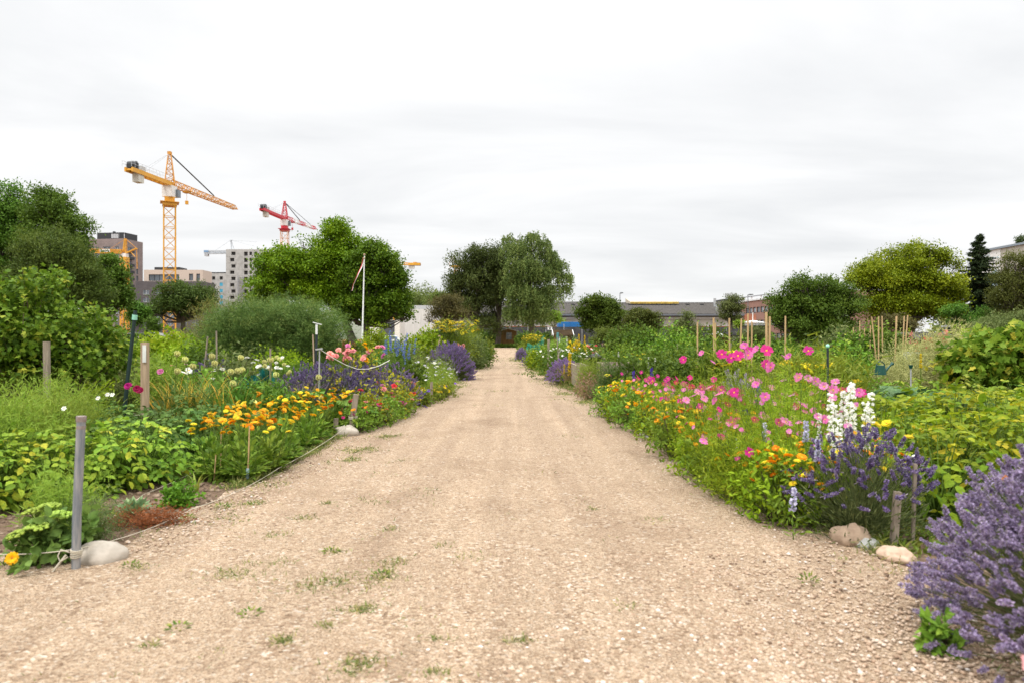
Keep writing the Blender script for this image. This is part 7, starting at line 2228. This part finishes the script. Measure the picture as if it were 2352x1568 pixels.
# white larkspur, pale spikes, blue spikes
lk = [spike(WHITE, .30, .046, 30, .025, .021, .5, 'petal') for _ in range(2)]
lkb = [spike(LAVW, .16, .035, 30, .022, .02, .4, 'petal')]
lkv = [spike(VIO, .16, .035, 30, .022, .02, .4, 'petal')]
def larkspur(label, xd, ytop, d, heads, s, group=None):
    z = pz(ytop, d)
    me = heads[int(rng.integers(len(heads)))]
    ln = {id(lk[0]): .30, id(lk[1]): .30}.get(id(me), .16) * s
    z0 = max(.06, z - ln)
    mb = MB()
    mb.tube([(.02, .02, 0), (0, 0, z0)], [.004, .003], 4)
    n = 10
    P = np.stack([np.zeros(n), np.zeros(n), z0 * rng.random(n)], 1)
    mb.leaves(P, nrm(rdir(n) + Z * .4), rdir(n), .07, .008, 'rhomb', 1)
    place('larkspur', label, 'flower', [('stem', mb.mesh('stem', [STEM, P_CAL]), None), ('flower_spike', me, Matrix.Translation((0, 0, z0)) @ Matrix.Rotation(rng.normal() * .08, 4, 'Y') @ Matrix.Scale(s, 4))], at(xd, d), rng.random(), group=group)
for xd, yt, d, s in [(1946, 886, 4.7, 1.15), (1958, 880, 4.85, 1.1), (1938, 900, 4.6, 1.0), (1908, 905, 4.55, 1.05), (1917, 930, 4.45, 1.15), (1996, 903, 4.75, 1.1), (1988, 925, 4.65, 1.1), (1926, 965, 4.35, .8), (1880, 950, 4.6, .6), (1950, 968, 4.4, .6)]:
    larkspur('white larkspur spike beside the yellow green leaves', xd, yt, d, lk, s, 'white larkspurs')
for xd, yt, d, lab in [(1756, 972, 4.9, 'pale lilac larkspur spike standing among the low marigolds'), (1851, 968, 4.5, 'pale lilac larkspur spike beside the white larkspurs'), (1668, 990, 5.4, 'small white lilac spike at the front of the cosmos bed'), (1820, 1122, 4.0, 'pale spike over the pale leaf rosettes'), (1694, 1008, 5.2, 'faded pale spike beside the feathery green plants'), (1878, 1010, 4.2, 'white lilac spike behind the open lavender')]:
    larkspur(lab, xd, yt, d, lkb, .85)
for xd, yt, d, lab in [(1421, 885, 9.8, 'deep violet larkspur spike at the tip of the cosmos bed'), (1742, 885, 5.9, 'violet blue larkspur among the pink cosmos'), (1713, 938, 5.6, 'small violet blue larkspur under the pink cosmos'), (1497, 845, 10.5, 'dark violet larkspur below the white foxglove spikes'), (1455, 852, 10.6, 'slim violet larkspur behind the magenta cosmos')]:
    larkspur(lab, xd, yt, d, lkv, 1.0)
for xd, yt, d, lab in [(1488, 820, 11, 'small white larkspur spike near the black kettle barbecue'), (1505, 822, 11.2, 'second small white larkspur spike near the barbecue'), (1546, 832, 11, 'slim white larkspur spike behind the crimson cosmos'), (1421, 808, 16, 'white hollyhock spike beside the kettle barbecue')]:
    larkspur(lab, xd, yt, d, lk, .6)
# a pink mallow close to the camera, at the lower corner of the picture
MALV = [daisy(petalmat('petal_mallow', (.74, .30, .34), (.84, .46, .48)), CEN_Y, .045, 6, .95, .35, 1, .15)]
fl, pos = blooms(MALV, 2, .05, .42, .5, lean=.3)
fl += [('flower', MALV[0], facing((x_, y_, z_), (-.4, -1, .5), q_, .9)) for q_, (x_, y_, z_) in enumerate([(.0, .03, .585), (-.02, -.05, .54)])]
place('mallow', 'pink blossoms close to the camera beside the nearest lavender', 'flower', [('foliage', bush(P_CAL, .16, .34, 70, 6, .045, .035, 'lobed', up=.5), None), ('stems', stalks(np.array([(.0, .03, .585), (-.02, -.05, .54)])), None)] + fl, (1.0, 1.25, 0))
# stakes
post('wooden_stake', 'weathered flat stake between the open and the nearest lavender', 2051, 1128, gd(1258), .036, WOODG, 2062)
post('wooden_stake', 'thin brown stake behind the open lavender', 2096, 1064, 4.0, .018, WOODG, 2102)
w, w2 = MB(), MB()
w.tube([(0, 0, 0), (0, 0, .50)], .006, 5)
v, f = ICO2
w2.add(v * [.032, .02, .042] + [0, 0, .53], f, 0)
w2.add(v * [.02, .021, .03] + [.008, -.006, .535], f, 1)
w2.add(v * [.013, .024, .014] + [-.014, -.006, .555], f, 2)
place('garden_ornament', 'small red, white and black garden ornament among the lavender flowers', 'ornament', [('stick', w.mesh('stick', STEM), None), ('figure', w2.mesh('figure', [mat('ornament_black', (.03, .03, .03), .4), mat('ornament_red', (.50, .03, .04), .4), mat('ornament_white', (.7, .7, .66), .4)]), None)], (px(2104, 4.3), 4.3, pz(1050, 4.3) - .55), 0)
for xd, yd, d, lab in [(2310, 1098, 2.75, 'single orange blossom among the nearest lavender flowers')]:
    place('calendula', lab, 'flower', [('flower', CAL[0], facing((0, 0, pz(yd, d)), (-.3, -1, .4), 0, .5)), ('stem', stalks(np.array([(0, .01, pz(yd, d))])), None)], at(xd, d))
cy = flowering(P_CAL, [CAL[3], CAL[4]], 9, .2, .5, 90, .08, .026, 'oval', .85, 1.1)
place('calendula', 'yellow calendula clump behind the open lavender', 'flower', cy, (px(2040, 4.9), 4.9, 0), 0, 1.1)
# yellow green bean and potato leaves
by = [potato(P_POTY, 105, .40, .66, .066, .045) for _ in range(4)]
for k in range(46):
    d = 4.5 + 2.6 * (k // 8) / 5.5 + .25 * rng.random()
    lo_ = 1.5 * d / 3 + .55 if d < 4.6 else (px(1985, d))
    lo_ = max(px(1990, d), 2.75 if d < 5.1 else 0)
    x = lo_ + (k % 8) * .36 + .2 * rng.random()
    place('potato_plant', 'yellowing potato plant in the wide patch beside the white larkspurs', 'plant', by[k % 4], (x, d, 0), rng.random() * 6, .9 + .25 * rng.random(), 'yellowing potato plants')
bg = [potato(P_CUR, 95, .42, .62, .06, .042) for _ in range(3)]
for k in range(26):
    d = 7.2 + 2.6 * (k // 9) / 2 + .3 * rng.random()
    x = px(2030, d) + (k % 9) * .48 + .2 * rng.random()
    place('bean_plant', 'fresh green leafy plant behind the yellowing potato patch', 'plant', bg[k % 3], (x, d, 0), rng.random() * 6, .9 + .2 * rng.random(), 'green leafy plants behind the yellowing potatoes')
sqb = [squash(leafmat('blue_squash_leaf', [(.05, .11, .06), (.085, .165, .10), (.13, .22, .14)]), 16, .55, .6, .30) for _ in range(2)]
for k, (xd, d) in enumerate([(1955, 8.2), (2005, 8.4), (2050, 8.0), (2100, 8.6), (2200, 7.8), (2160, 7.2)]):
    place('squash_plant', 'blue green squash plant with broad leaves behind the yellowing potatoes', 'plant', sqb[k % 2], (px(xd, d), d, 0), k, 1.05, 'blue green squash plants')
def vine():
    mb = MB()
    d0 = 11.0
    s = d0 / F
    x0 = px(2300, d0)
    lb = []
    for q in [(2250, 830, 40, 36), (2300, 810, 50, 40), (2350, 800, 50, 46), (2230, 850, 36, 26), (2310, 850, 70, 40), (2400, 810, 70, 60), (2340, 790, 40, 22), (2275, 800, 24, 16)]:
        for oy in (-.2, .3):
            lb.append((px(q[0], d0) - x0, oy, pz(q[1], d0), q[2] * s, .35, q[3] * s))
    crown(mb, lb, 1300, 6, .10, .10, 'lobed', up=.3, sl=.16, tv=.18, shell=.5, zmin=.02)
    mb.tubes([(a, 0, 0) for a in (-.4, -.1, .2, .5)], [(a * 1.3, 0, .8) for a in (-.4, -.1, .2, .5)], .012, .006, 5, 1)
    return mb.mesh('vine_leaves', [leafmat('vine_leaf', [(.045, .085, .010), (.08, .145, .016), (.125, .205, .028), (.20, .27, .045), (.34, .30, .05)], .4), mat('twig_brown', (.12, .09, .055), .9)])
place('gooseberry_bush', 'wide lobed leaved fruit bush at the edge of the cosmos side', 'shrub', vine(), at(2300, 11))
# wormwood, white bench, watering things
wm = feathery(P_WORM, .75, 1.25, 520, 18, .08, .014, .36, 40)
for k, (xd, d, s) in enumerate([(2170, 12.5, 1.0), (2120, 13, .85), (2075, 12.2, .75), (2215, 13, .95), (2050, 11.5, .6)]):
    place('wormwood', 'pale plumed wormwood plant around the white bench', 'plant', wm, at(xd, d), k, s, 'pale wormwood plants')
d_ = 12.9
w, w2 = MB(), MB()
xa_, xb_ = px(2078, d_), px(2133, d_)
zt = pz(808, d_)
w.box((xa_, d_, zt - .07), (xb_, d_ + .04, zt))
w.box((xa_, d_, zt - .38), (xb_, d_ + .04, zt - .33))
for xx in np.linspace(xa_ + .03, xb_ - .03, 9):
    w.bar((xx, d_ + .02, zt - .33), (xx, d_ + .02, zt - .07), .025)
for xx in (xa_ + .02, xb_ - .02):
    w2.bar((xx, d_ + .02, 0), (xx, d_ + .02, zt - .07), .05)
w3 = MB(); w3.box((xa_, d_ - .4, .40), (xb_, d_ - .01, .44))
place('garden_bench', 'white painted garden bench half hidden by wormwood plumes', 'bench', [('backrest', w.mesh('backrest', mat('bench_white', (.76, .76, .74), .5), False)), ('leg', w2.mesh('leg', mat('bench_white', (.76, .76, .74), .5), False)), ('seat', w3.mesh('seat', mat('bench_white', (.76, .76, .74), .5), False))])
GRN = mat('green_plastic', (.005, .06, .045), .4)
w, w2, w3 = MB(), MB(), MB()
w.tube([(-.1, 0, 0), (-.1, 0, .22)], [.13, .10], 14); w2.tube([(.02, 0, .06), (.2, 0, .22), (.26, 0, .26)], [.03, .02, .045], 8)
a = np.linspace(.3, 2.9, 12); w3.tube(np.stack([-.1 - .13 * np.cos(a), 0 * a, .17 + .14 * np.sin(a)], 1), .012, 6)
place('watering_can', 'dark green plastic watering can among dry onion leaves', 'watering can', [('body', w.mesh('body', GRN)), ('spout', w2.mesh('spout', GRN)), ('handle', w3.mesh('handle', GRN))], (px(2030, 9.6), 9.6, pz(850, 9.6) - .06), .3, .6)
w, w2 = MB(), MB()
w.tube([(0, 0, 0), (0, 0, pz(842, 9.3))], .010, 6); w2.tube([(0, 0, pz(842, 9.3) - .02), (0, 0, pz(837.5, 9.3))], [.02, .03], 10)
place('hose_guide', 'short rod with green plastic cap behind the yellowing potatoes', 'stick', [('rod', w.mesh('rod', mat('rod_grey', (.36, .36, .36), .5))), ('cap', w2.mesh('cap', GRN))], at(2092, 9.3))
w, w2 = MB(), MB()
z_ = pz(795, 7.0)
w.tube([(0, 0, 0), (0, 0, z_)], .011, 6); w2.balls([(0, 0, z_)], .022, 0, .5, (1, 1, 1.2))
place('thin_stick', 'dark thin rod with mint cap rising through the cosmos', 'stick', [('rod', w.mesh('rod', mat('dark_stake', (.02, .028, .032), .6))), ('cap', w2.mesh('cap', mat('mint_tape', (.30, .62, .48), .5)))], at(1901, 7.0))
# bamboo bean poles
for k, (xb, xt, yt, d, w_) in enumerate([(1602, 1602, 740, 11, .035), (1641, 1639, 730, 11, .045), (1645, 1643, 742, 11.3, .03), (1678, 1675, 731, 12, .04), (1695, 1703, 732, 12, .04), (1717, 1718, 720, 10, .036), (1725, 1727, 737, 10, .03), (1760, 1760, 717, 10, .05), (1768, 1768, 727, 10, .045), (1804, 1804, 726, 11, .035)]):
    post('bean_pole', 'upright bamboo bean pole behind the cosmos bed', xb, yt, d, w_ * .8, WOOD, xt, 'pole', False)
for k, (xb, xt, yt, d) in enumerate([(2022, 2002, 728, 13), (2018, 2018, 727, 13.2), (2030, 2026, 726, 13.4), (2052, 2060, 726, 13), (2055, 2058, 727, 13.6), (2070, 2085, 724, 13), (2068, 2077, 726, 13.4), (1975, 1975, 737, 14), (1986, 1986, 754, 14), (1999, 1999, 748, 13.5), (1960, 1960, 752, 15)]):
    post('bean_pole', 'slim bamboo pole of the slanting frame in front of the tall maple', xb, yt, d, .026, WOOD, xt, 'pole', False)
for o in COL.objects:
    if o.name.startswith('bean_pole'):
        o['group'] = 'bean poles behind the cosmos' if 'upright' in o['label'] else 'slanting bean poles'
bn = [bush(P_SHR, .35, 1.5, 260, 8, .08, .06, 'oval', up=.5) for _ in range(2)]
for k, (xd, d, s) in enumerate([(1610, 11.4, .7), (1590, 12, .6), (2000, 13.6, .85), (2045, 14, .9), (1965, 14, .8), (1985, 12.6, .6), (1760, 11.2, .65), (1810, 12, .6)]):
    place('bean_plant', 'climbing bean plant around the bamboo poles', 'plant', bn[k % 2], at(xd, d), k, s, 'climbing beans')
yd_ = tansy(.3, .85, 12, 160)
place('dill_plant', 'dill with flat yellow umbels between the bean poles', 'plant', yd_, at(1680, 10.2), 0, 1.15)
for k, (xd, d) in enumerate([(1860, 7.6), (1885, 7.8), (1910, 7.4), (1835, 8.2)]):
    place('dill_plant', 'green yellow dill umbels behind the tallest cosmos', 'plant', yd_, at(xd, d), k, 1.05, 'dill behind the cosmos')
# kettle barbecue
db = 19.0
w, w2, w3, w4 = MB(), MB(), MB(), MB()
rr = 15.5 * db / F
zc_ = pz(822, db)
aa = np.linspace(0, math.pi / 2, 7)
def lathe(prof, seg=24):
    mb = MB()
    a = np.arange(seg) * 2 * math.pi / seg
    v = np.array([(r_ * np.cos(q), r_ * np.sin(q), z) for r_, z in prof for q in a])
    f = []
    for i_ in range(len(prof) - 1):
        for j_ in range(seg):
            j2 = (j_ + 1) % seg
            f += [(i_ * seg + j_, i_ * seg + j2, (i_ + 1) * seg + j2), (i_ * seg + j_, (i_ + 1) * seg + j2, (i_ + 1) * seg + j_)]
    mb.add(v, f)
    return mb
GLOSS = mat('black_enamel', (.010, .010, .011), .35, spec=.4)
lid = lathe([(rr * math.cos(q), .02 + rr * .62 * math.sin(q)) for q in aa] + [(.001, .02 + rr * .62)])
bowl = lathe([(.001, -rr * .62)] + [(rr * math.cos(q), -rr * .62 * math.sin(q)) for q in aa[::-1]] + [(rr * 1.05, 0), (rr * 1.05, .018)])
hd = MB(); hd.tube([(-.04, 0, rr * .64), (-.04, 0, rr * .78), (.04, 0, rr * .78), (.04, 0, rr * .64)], .008, 6)
root = place('kettle_barbecue', 'black kettle barbecue behind the raised bed boards', 'barbecue', [('bowl', bowl.mesh('bowl', GLOSS)), ('lid', lid.mesh('lid', GLOSS), None, [('handle', hd.mesh('handle', MBLACK), None)])], (px(1366, db), db, zc_))
for q in range(3):
    mb = MB(); a = q * 2.1 + .4
    mb.tube([(.6 * rr * math.cos(a), .6 * rr * math.sin(a), -rr * .45), (1.1 * rr * math.cos(a), 1.1 * rr * math.sin(a), -zc_)], .011, 6)
    obj('leg', mb.mesh('leg', MBLACK), root)
mb = MB(); mb.box((rr * 1.0, -.12, -.02), (rr * 1.9, .12, .0)); mb.box((-rr * 1.9, -.12, -.02), (-rr * 1.0, .12, .0))
obj('side_shelf', mb.mesh('side_shelf', WOODG, False), root)
# raised beds of grey boards
for k, (xa1, xb1, y1, dd) in enumerate([(1322, 1352, 838, 15.6), (1390, 1470, 836, 14.5)]):
    mb = MB()
    x0, x1 = px(xa1, dd), px(xb1, dd)
    for z0, z1 in ((0, .19), (.2, pz(y1, dd))):
        mb.box((x0, dd, z0), (x1, dd + .04, z1)); mb.box((x0, dd + 1.5, z0), (x1, dd + 1.54, z1)); mb.box((x0, dd + .05, z0), (x0 + .04, dd + 1.49, z1)); mb.box((x1 - .04, dd + .05, z0), (x1, dd + 1.49, z1))
    mb.box((x0 + .05, dd + .05, 0), (x1 - .05, dd + 1.48, pz(y1, dd) - .05), 1)
    place('raised_bed', ['raised bed of grey boards behind the violet lavender', 'wider raised bed of weathered boards behind the wiry green plant'][k], 'raised bed', mb.mesh('raised_bed', [WOODG, MSOIL], False))
# mullein and yellow spikes
mu = [spike(YELLOW, .42, .06, 70, .034, .03, .5, 'petal') for _ in range(2)]
for k, (xd, yt, d, s, lab) in enumerate([(1309, 811, 16.8, 1.3, 'tall yellow mullein spike above the violet lavender'), (1296, 836, 16.9, .55, 'short yellow mullein spike beside the tall one'), (1330, 768, 24, .9, 'yellow spike beside the red summer house'), (1343, 770, 24.5, .95, 'second yellow spike beside the red summer house'), (2115, 812, 10.4, .5, 'slim yellow spike in front of the white bench')]):
    z = pz(yt, d); ln = .42 * s
    mb = MB(); mb.tube([(0, 0, 0), (0, 0, max(.1, z - ln))], [.012, .009], 5)
    P = rng.random((14, 3)) * [0, 0, max(.1, z - ln)]
    mb.leaves(P, nrm(rdir(14) + Z * .3), rdir(14), .14, .045, 'oval', 1)
    place('mullein', lab, 'flower', [('stem', mb.mesh('stem', [STEM, P_CAL]), None), ('flower_spike', mu[k % 2], Matrix.Translation((0, 0, z - ln)) @ Matrix.Scale(s, 4))], at(xd, d))
place('loosestrife', 'dense yellow flowered clump beside the red summer house', 'flower', [('foliage', bush(P_SHR, .35, .8, 120, 7, .09, .03), None)] + blooms([spike(YELLOW, .3, .07, 40, .05, .04, .4, 'petal')], 12, .3, .6, .85, 'flower_spike', .15, None)[0], at(1326, 22))
place('white_annual', 'dark leafy plant sprinkled with small white flowers behind the violet lavender', 'flower', flowering(P_SHR, [daisy(WHITE, CEN_Y, .03, 8, .7, .2)], 60, .9, .85, 520, .08, .04, 'rhomb', .75, 1.12, sz=(.8, 1.2)), at(1305, 19.5))
place('fern', 'light green feathery shrub in front of the red summer house', 'plant', feathery(P_DILL, .55, .98, 420, 16, .12, .018, .3, 20), at(1287, 25))
place('dry_grass', 'straw coloured dry grass between the mullein and the barbecue', 'plant', clump(P_DRY, 420, .62, .014, .7, .55), at(1338, 16.8))
place('dry_grass', 'straw coloured dry leaves around the watering can', 'plant', clump(P_ONI, 220, .5, .016, .9, .5), at(2045, 10.2))
place('pink_flower', 'pinkish red flowering bush behind the kettle barbecue', 'flower', flowering(P_SHR, [ROSE['red'], ROSE['salmon']], 14, .5, .95, 220, .07, .04, 'rhomb', .7, 1.05), at(1352, 24))
for k, (xd, d) in enumerate([(2128, 16), (2112, 15.5), (2096, 15), (2165, 17)]):
    place('hollyhock', 'hollyhock with pink red blossoms in front of the grey roofed cabin', 'flower', [('foliage', bush(P_SHR, .22, .7, 60, 6, .1, .07, 'oval'), None)] + blooms([spike(RED_, .4, .06, 22, .05, .05, .3, 'petal'), spike(SALM, .4, .06, 22, .05, .05, .3, 'petal')], 3, .15, .75, 1.0, 'flower_spike', .08, None)[0], at(xd, d), k, 1, 'hollyhocks by the grey roofed cabin')
mb = MB()
mb.box((-.1, 0, 0), (.1, .015, .9))
post('wooden_stake', 'pale post on the far border beside the yellow tansy', 1009, 770, 21, .06, WOODL, 1009)
post('wooden_stake', 'grey post beside the mint netting', 1260, 779, 24, .09, WOODG, 1260)
for k, (xb, xt, yt, d, lab) in enumerate([(1283, 1280, 775, 19, 'thin brown stick beside the small white flowers'), (1277, 1285, 800, 18, 'thin crossing stick beside the small white flowers'), (1559, 1556, 790, 16, 'thin stick in the leafy plots beside the black netting'), (1682, 1679, 788, 15, 'thin grey stick in the leafy plots under the hall')]):
    post('garden_stick', lab, xb, yt, d, .03, WOODG, xt, 'stick', False)
post('water_pipe', 'teal pipe standing beside the mossy roofed summer house', 1281, 764, 54, .22, mat('teal_pipe', (.08, .24, .26), .5), 1281, 'pipe', False)
netting('black plastic netting fence around the leafy plots', [(px(1530, 14), 14, .62), (px(1640, 14.5), 14.5, .62), (px(1700, 15), 15, .6)], .6, netmat('black_net', (.03, .035, .04), .42), 14, .03)

# ------------------------------------------------------------------ plots farther off: leafy plants of many kinds, each one a plant
KINDS = [
    ('shrub', 'leafy_plant', 'mid green leafy plant', [bush(P_SHR, .45, .85, 420, 8, .065, .04, 'rhomb', up=.5) for _ in range(2)]),
    ('shrub', 'leafy_plant', 'lime green leafy plant', [bush(P_LIME, .42, .7, 380, 8, .06, .036, 'rhomb', up=.5) for _ in range(2)]),
    ('plant', 'potato_plant', 'broad potato like plant', [potato(P_POTD, 80, .42, .6, .07, .05), potato(P_CUR, 80, .42, .6, .07, .05)]),
    ('plant', 'dry_grass', 'straw coloured grass tuft', [clump(P_DRY, 130, .75, .014, .6, .25)]),
    ('plant', 'feathery_plant', 'feathery green plant', [feathery(P_DILL, .4, .85, 260, 14, .11, .016, .25, 14)]),
    ('plant', 'cabbage', 'grey green cabbage', [rosette(P_CAB, 16, .34, .30, 'round', 1.2)]),
    ('shrub', 'currant_bush', 'leafy currant bush', [bush(P_CUR, .6, 1.1, 620, 8, .055, .045, 'rhomb', up=.5)]),
    ('shrub', 'grey_shrub', 'grey green bushy plant', [bush(G_GREY, .5, .9, 420, 8, .07, .035, 'rhomb', up=.6)]),
    ('flower', 'flowering_plant', 'green plant with small white flowers', [flowering(P_CAL, [daisy(WHITE, CEN_Y, .04, 7, .8, .2)], 9, .4, .75, 160, .09, .05, 'rhomb', .8, 1.1, stems=False)]),
    ('flower', 'flowering_plant', 'green plant with yellow flower heads', [[('foliage', bush(P_CAL, .4, .75, 160, 7, .09, .05), None)] + blooms([TAN[0]], 6, .4, .65, .85, 'flower_head', .4, None)[0]]),
    ('flower', 'flowering_plant', 'green plant with pink blossoms', [flowering(P_CAL, [ROSE['salmon'], ROSE['pink']], 6, .4, .75, 160, .09, .05, 'rhomb', .8, 1.1, stems=False)]),
]
WTS = np.array([.2, .13, .08, .08, .10, .05, .10, .10, .06, .06, .04])
ZONES = [('in calendula side plots near the asparagus', -1, 9.5, 19), ('in far plots before the little cabins', -1, 19, 46), ('in plots behind the cosmos bed', 1, 10.5, 20), ('in far plots before the hall', 1, 20, 52)]
AVOID = [(px(630, 16), 16, 1.9, 1.2), (px(90, 7.8), 7.8, 1.6, 1.0), (px(1040, 17.5), 17.5, .9, 1.3), (px(2110, 11.8), 11.8, 1.5, 1.9), (px(1366, 16), 16, .8, 4.5), (px(1310, 20), 20, .5, 5), (2.4, 32, .8, 7), (3.3, 45, 1.1, 9)]
for zi, (ztxt, sd, d0, d1) in enumerate(ZONES):
    for k in range(78 if d1 < 25 else 95):
        d = d0 * (d1 / d0) ** rng.random()
        e = edge(EL, d) if sd < 0 else edge(ER, d)
        lim = d * .80 + 1
        x = e + sd * (.45 + (lim - abs(e)) * rng.random() ** .9)
        if any(((x - a) / rx_) ** 2 + ((d - b) / ry_) ** 2 < 1 for a, b, rx_, ry_ in AVOID) or (sd < 0 and d < 14 and x > px(760, d)) or (sd > 0 and d < 12.5 and x < px(1440, d)):
            continue
        wz = WTS * ([1, 1, 1, 1, 1, 1, 1, 1, 1, 1, 1] if sd < 0 else [3.5, .6, .5, .7, .6, 1, 2.0, .8, 1, 1, 1])
        ki = int(rng.choice(len(KINDS), p=wz / wz.sum()))
        cat, nm, lab, ms = KINDS[ki]
        s = (.75 + .5 * rng.random()) * (1.0 if d < 20 else (.95 if nm != 'currant_bush' else .8))
        if sd < 0 and d < 14:
            s *= .8
        place(nm, lab + ' ' + ztxt, cat, ms[int(rng.integers(len(ms)))], (x, d, 0), rng.random() * 6, s, lab + 's ' + ztxt)
# larger shrubs that close the view under the trees
BS = [('shrub', 'large dark green shrub', bush(P_SHR, 1.1, 1.9, 520, 8, .17, .10, up=.5, sl=.35)), ('shrub', 'large lime green shrub', bush(P_LIME, 1.0, 1.6, 480, 8, .16, .09, up=.5, sl=.35)), ('shrub', 'large grey green shrub', bush(G_GREY, 1.1, 1.7, 520, 8, .16, .07, up=.5, sl=.35)), ('shrub', 'large dark evergreen shrub', bush(G_DARK, 1.2, 2.0, 520, 8, .18, .10, up=.5, sl=.35))]
for k in range(74):
    side = -1 if k % 2 else 1
    d = 34 + 36 * rng.random()
    x = side * (4.0 + rng.random() * (d * .78 - 4)) - (1.0 if side < 0 else 0)
    xd = CX + x * F / d
    if 1200 < xd < 1720 or 170 < xd < 460:
        continue
    cat, lab, me = BS[int(rng.integers(4))]
    zt_ = 'under the far trees on the calendula side' if side < 0 else 'under the far trees on the cosmos side'
    place('large_shrub', lab + ' ' + zt_, cat, me, (x, d, 0), rng.random() * 6, .42 + .35 * rng.random(), lab + 's ' + zt_)
for xd, d, v, s, lab in [(432, 15, 1, .62, 'lime green squash like mound between the timber post and the asparagus'), (380, 17, 1, .75, 'lime green mound of leaves before the round dark tree'), (420, 30, 1, .8, 'lime green shrub below the little dark cabin'), (1540, 22, 3, .55, 'dark box like shrub in the leafy plots before the sallow'), (1480, 24, 0, .7, 'dark green fruit shrub in front of the olive dark elder'), (1620, 22, 0, .7, 'green fruit shrub at the foot of the sallow tree'), (1940, 19, 2, .8, 'grey green fruit shrub beside the slanting bean poles'), (1790, 18, 0, .55, 'leafy shrub in front of the round hornbeam'), (2230, 19, 1, .8, 'lime green shrub before the silvery sallow'), (1440, 30, 0, .8, 'leafy shrub between the walnut and the barbecue'), (300, 20, 0, .7, 'mid green shrub beside the leaning dark pole'), (240, 24, 2, .8, 'grey green shrub behind the blackcurrant bush'), (1126, 88, 3, 1.0, 'bushy dark shrub beside the brown board shed'), (1098, 90, 0, 1.1, 'low green shrub under the dense dark tree'), (1205, 92, 0, .8, 'low green shrub behind the birch trunk')]:
    place('large_shrub', lab, 'shrub', BS[v][2], at(xd, d), rng.random() * 6, s)
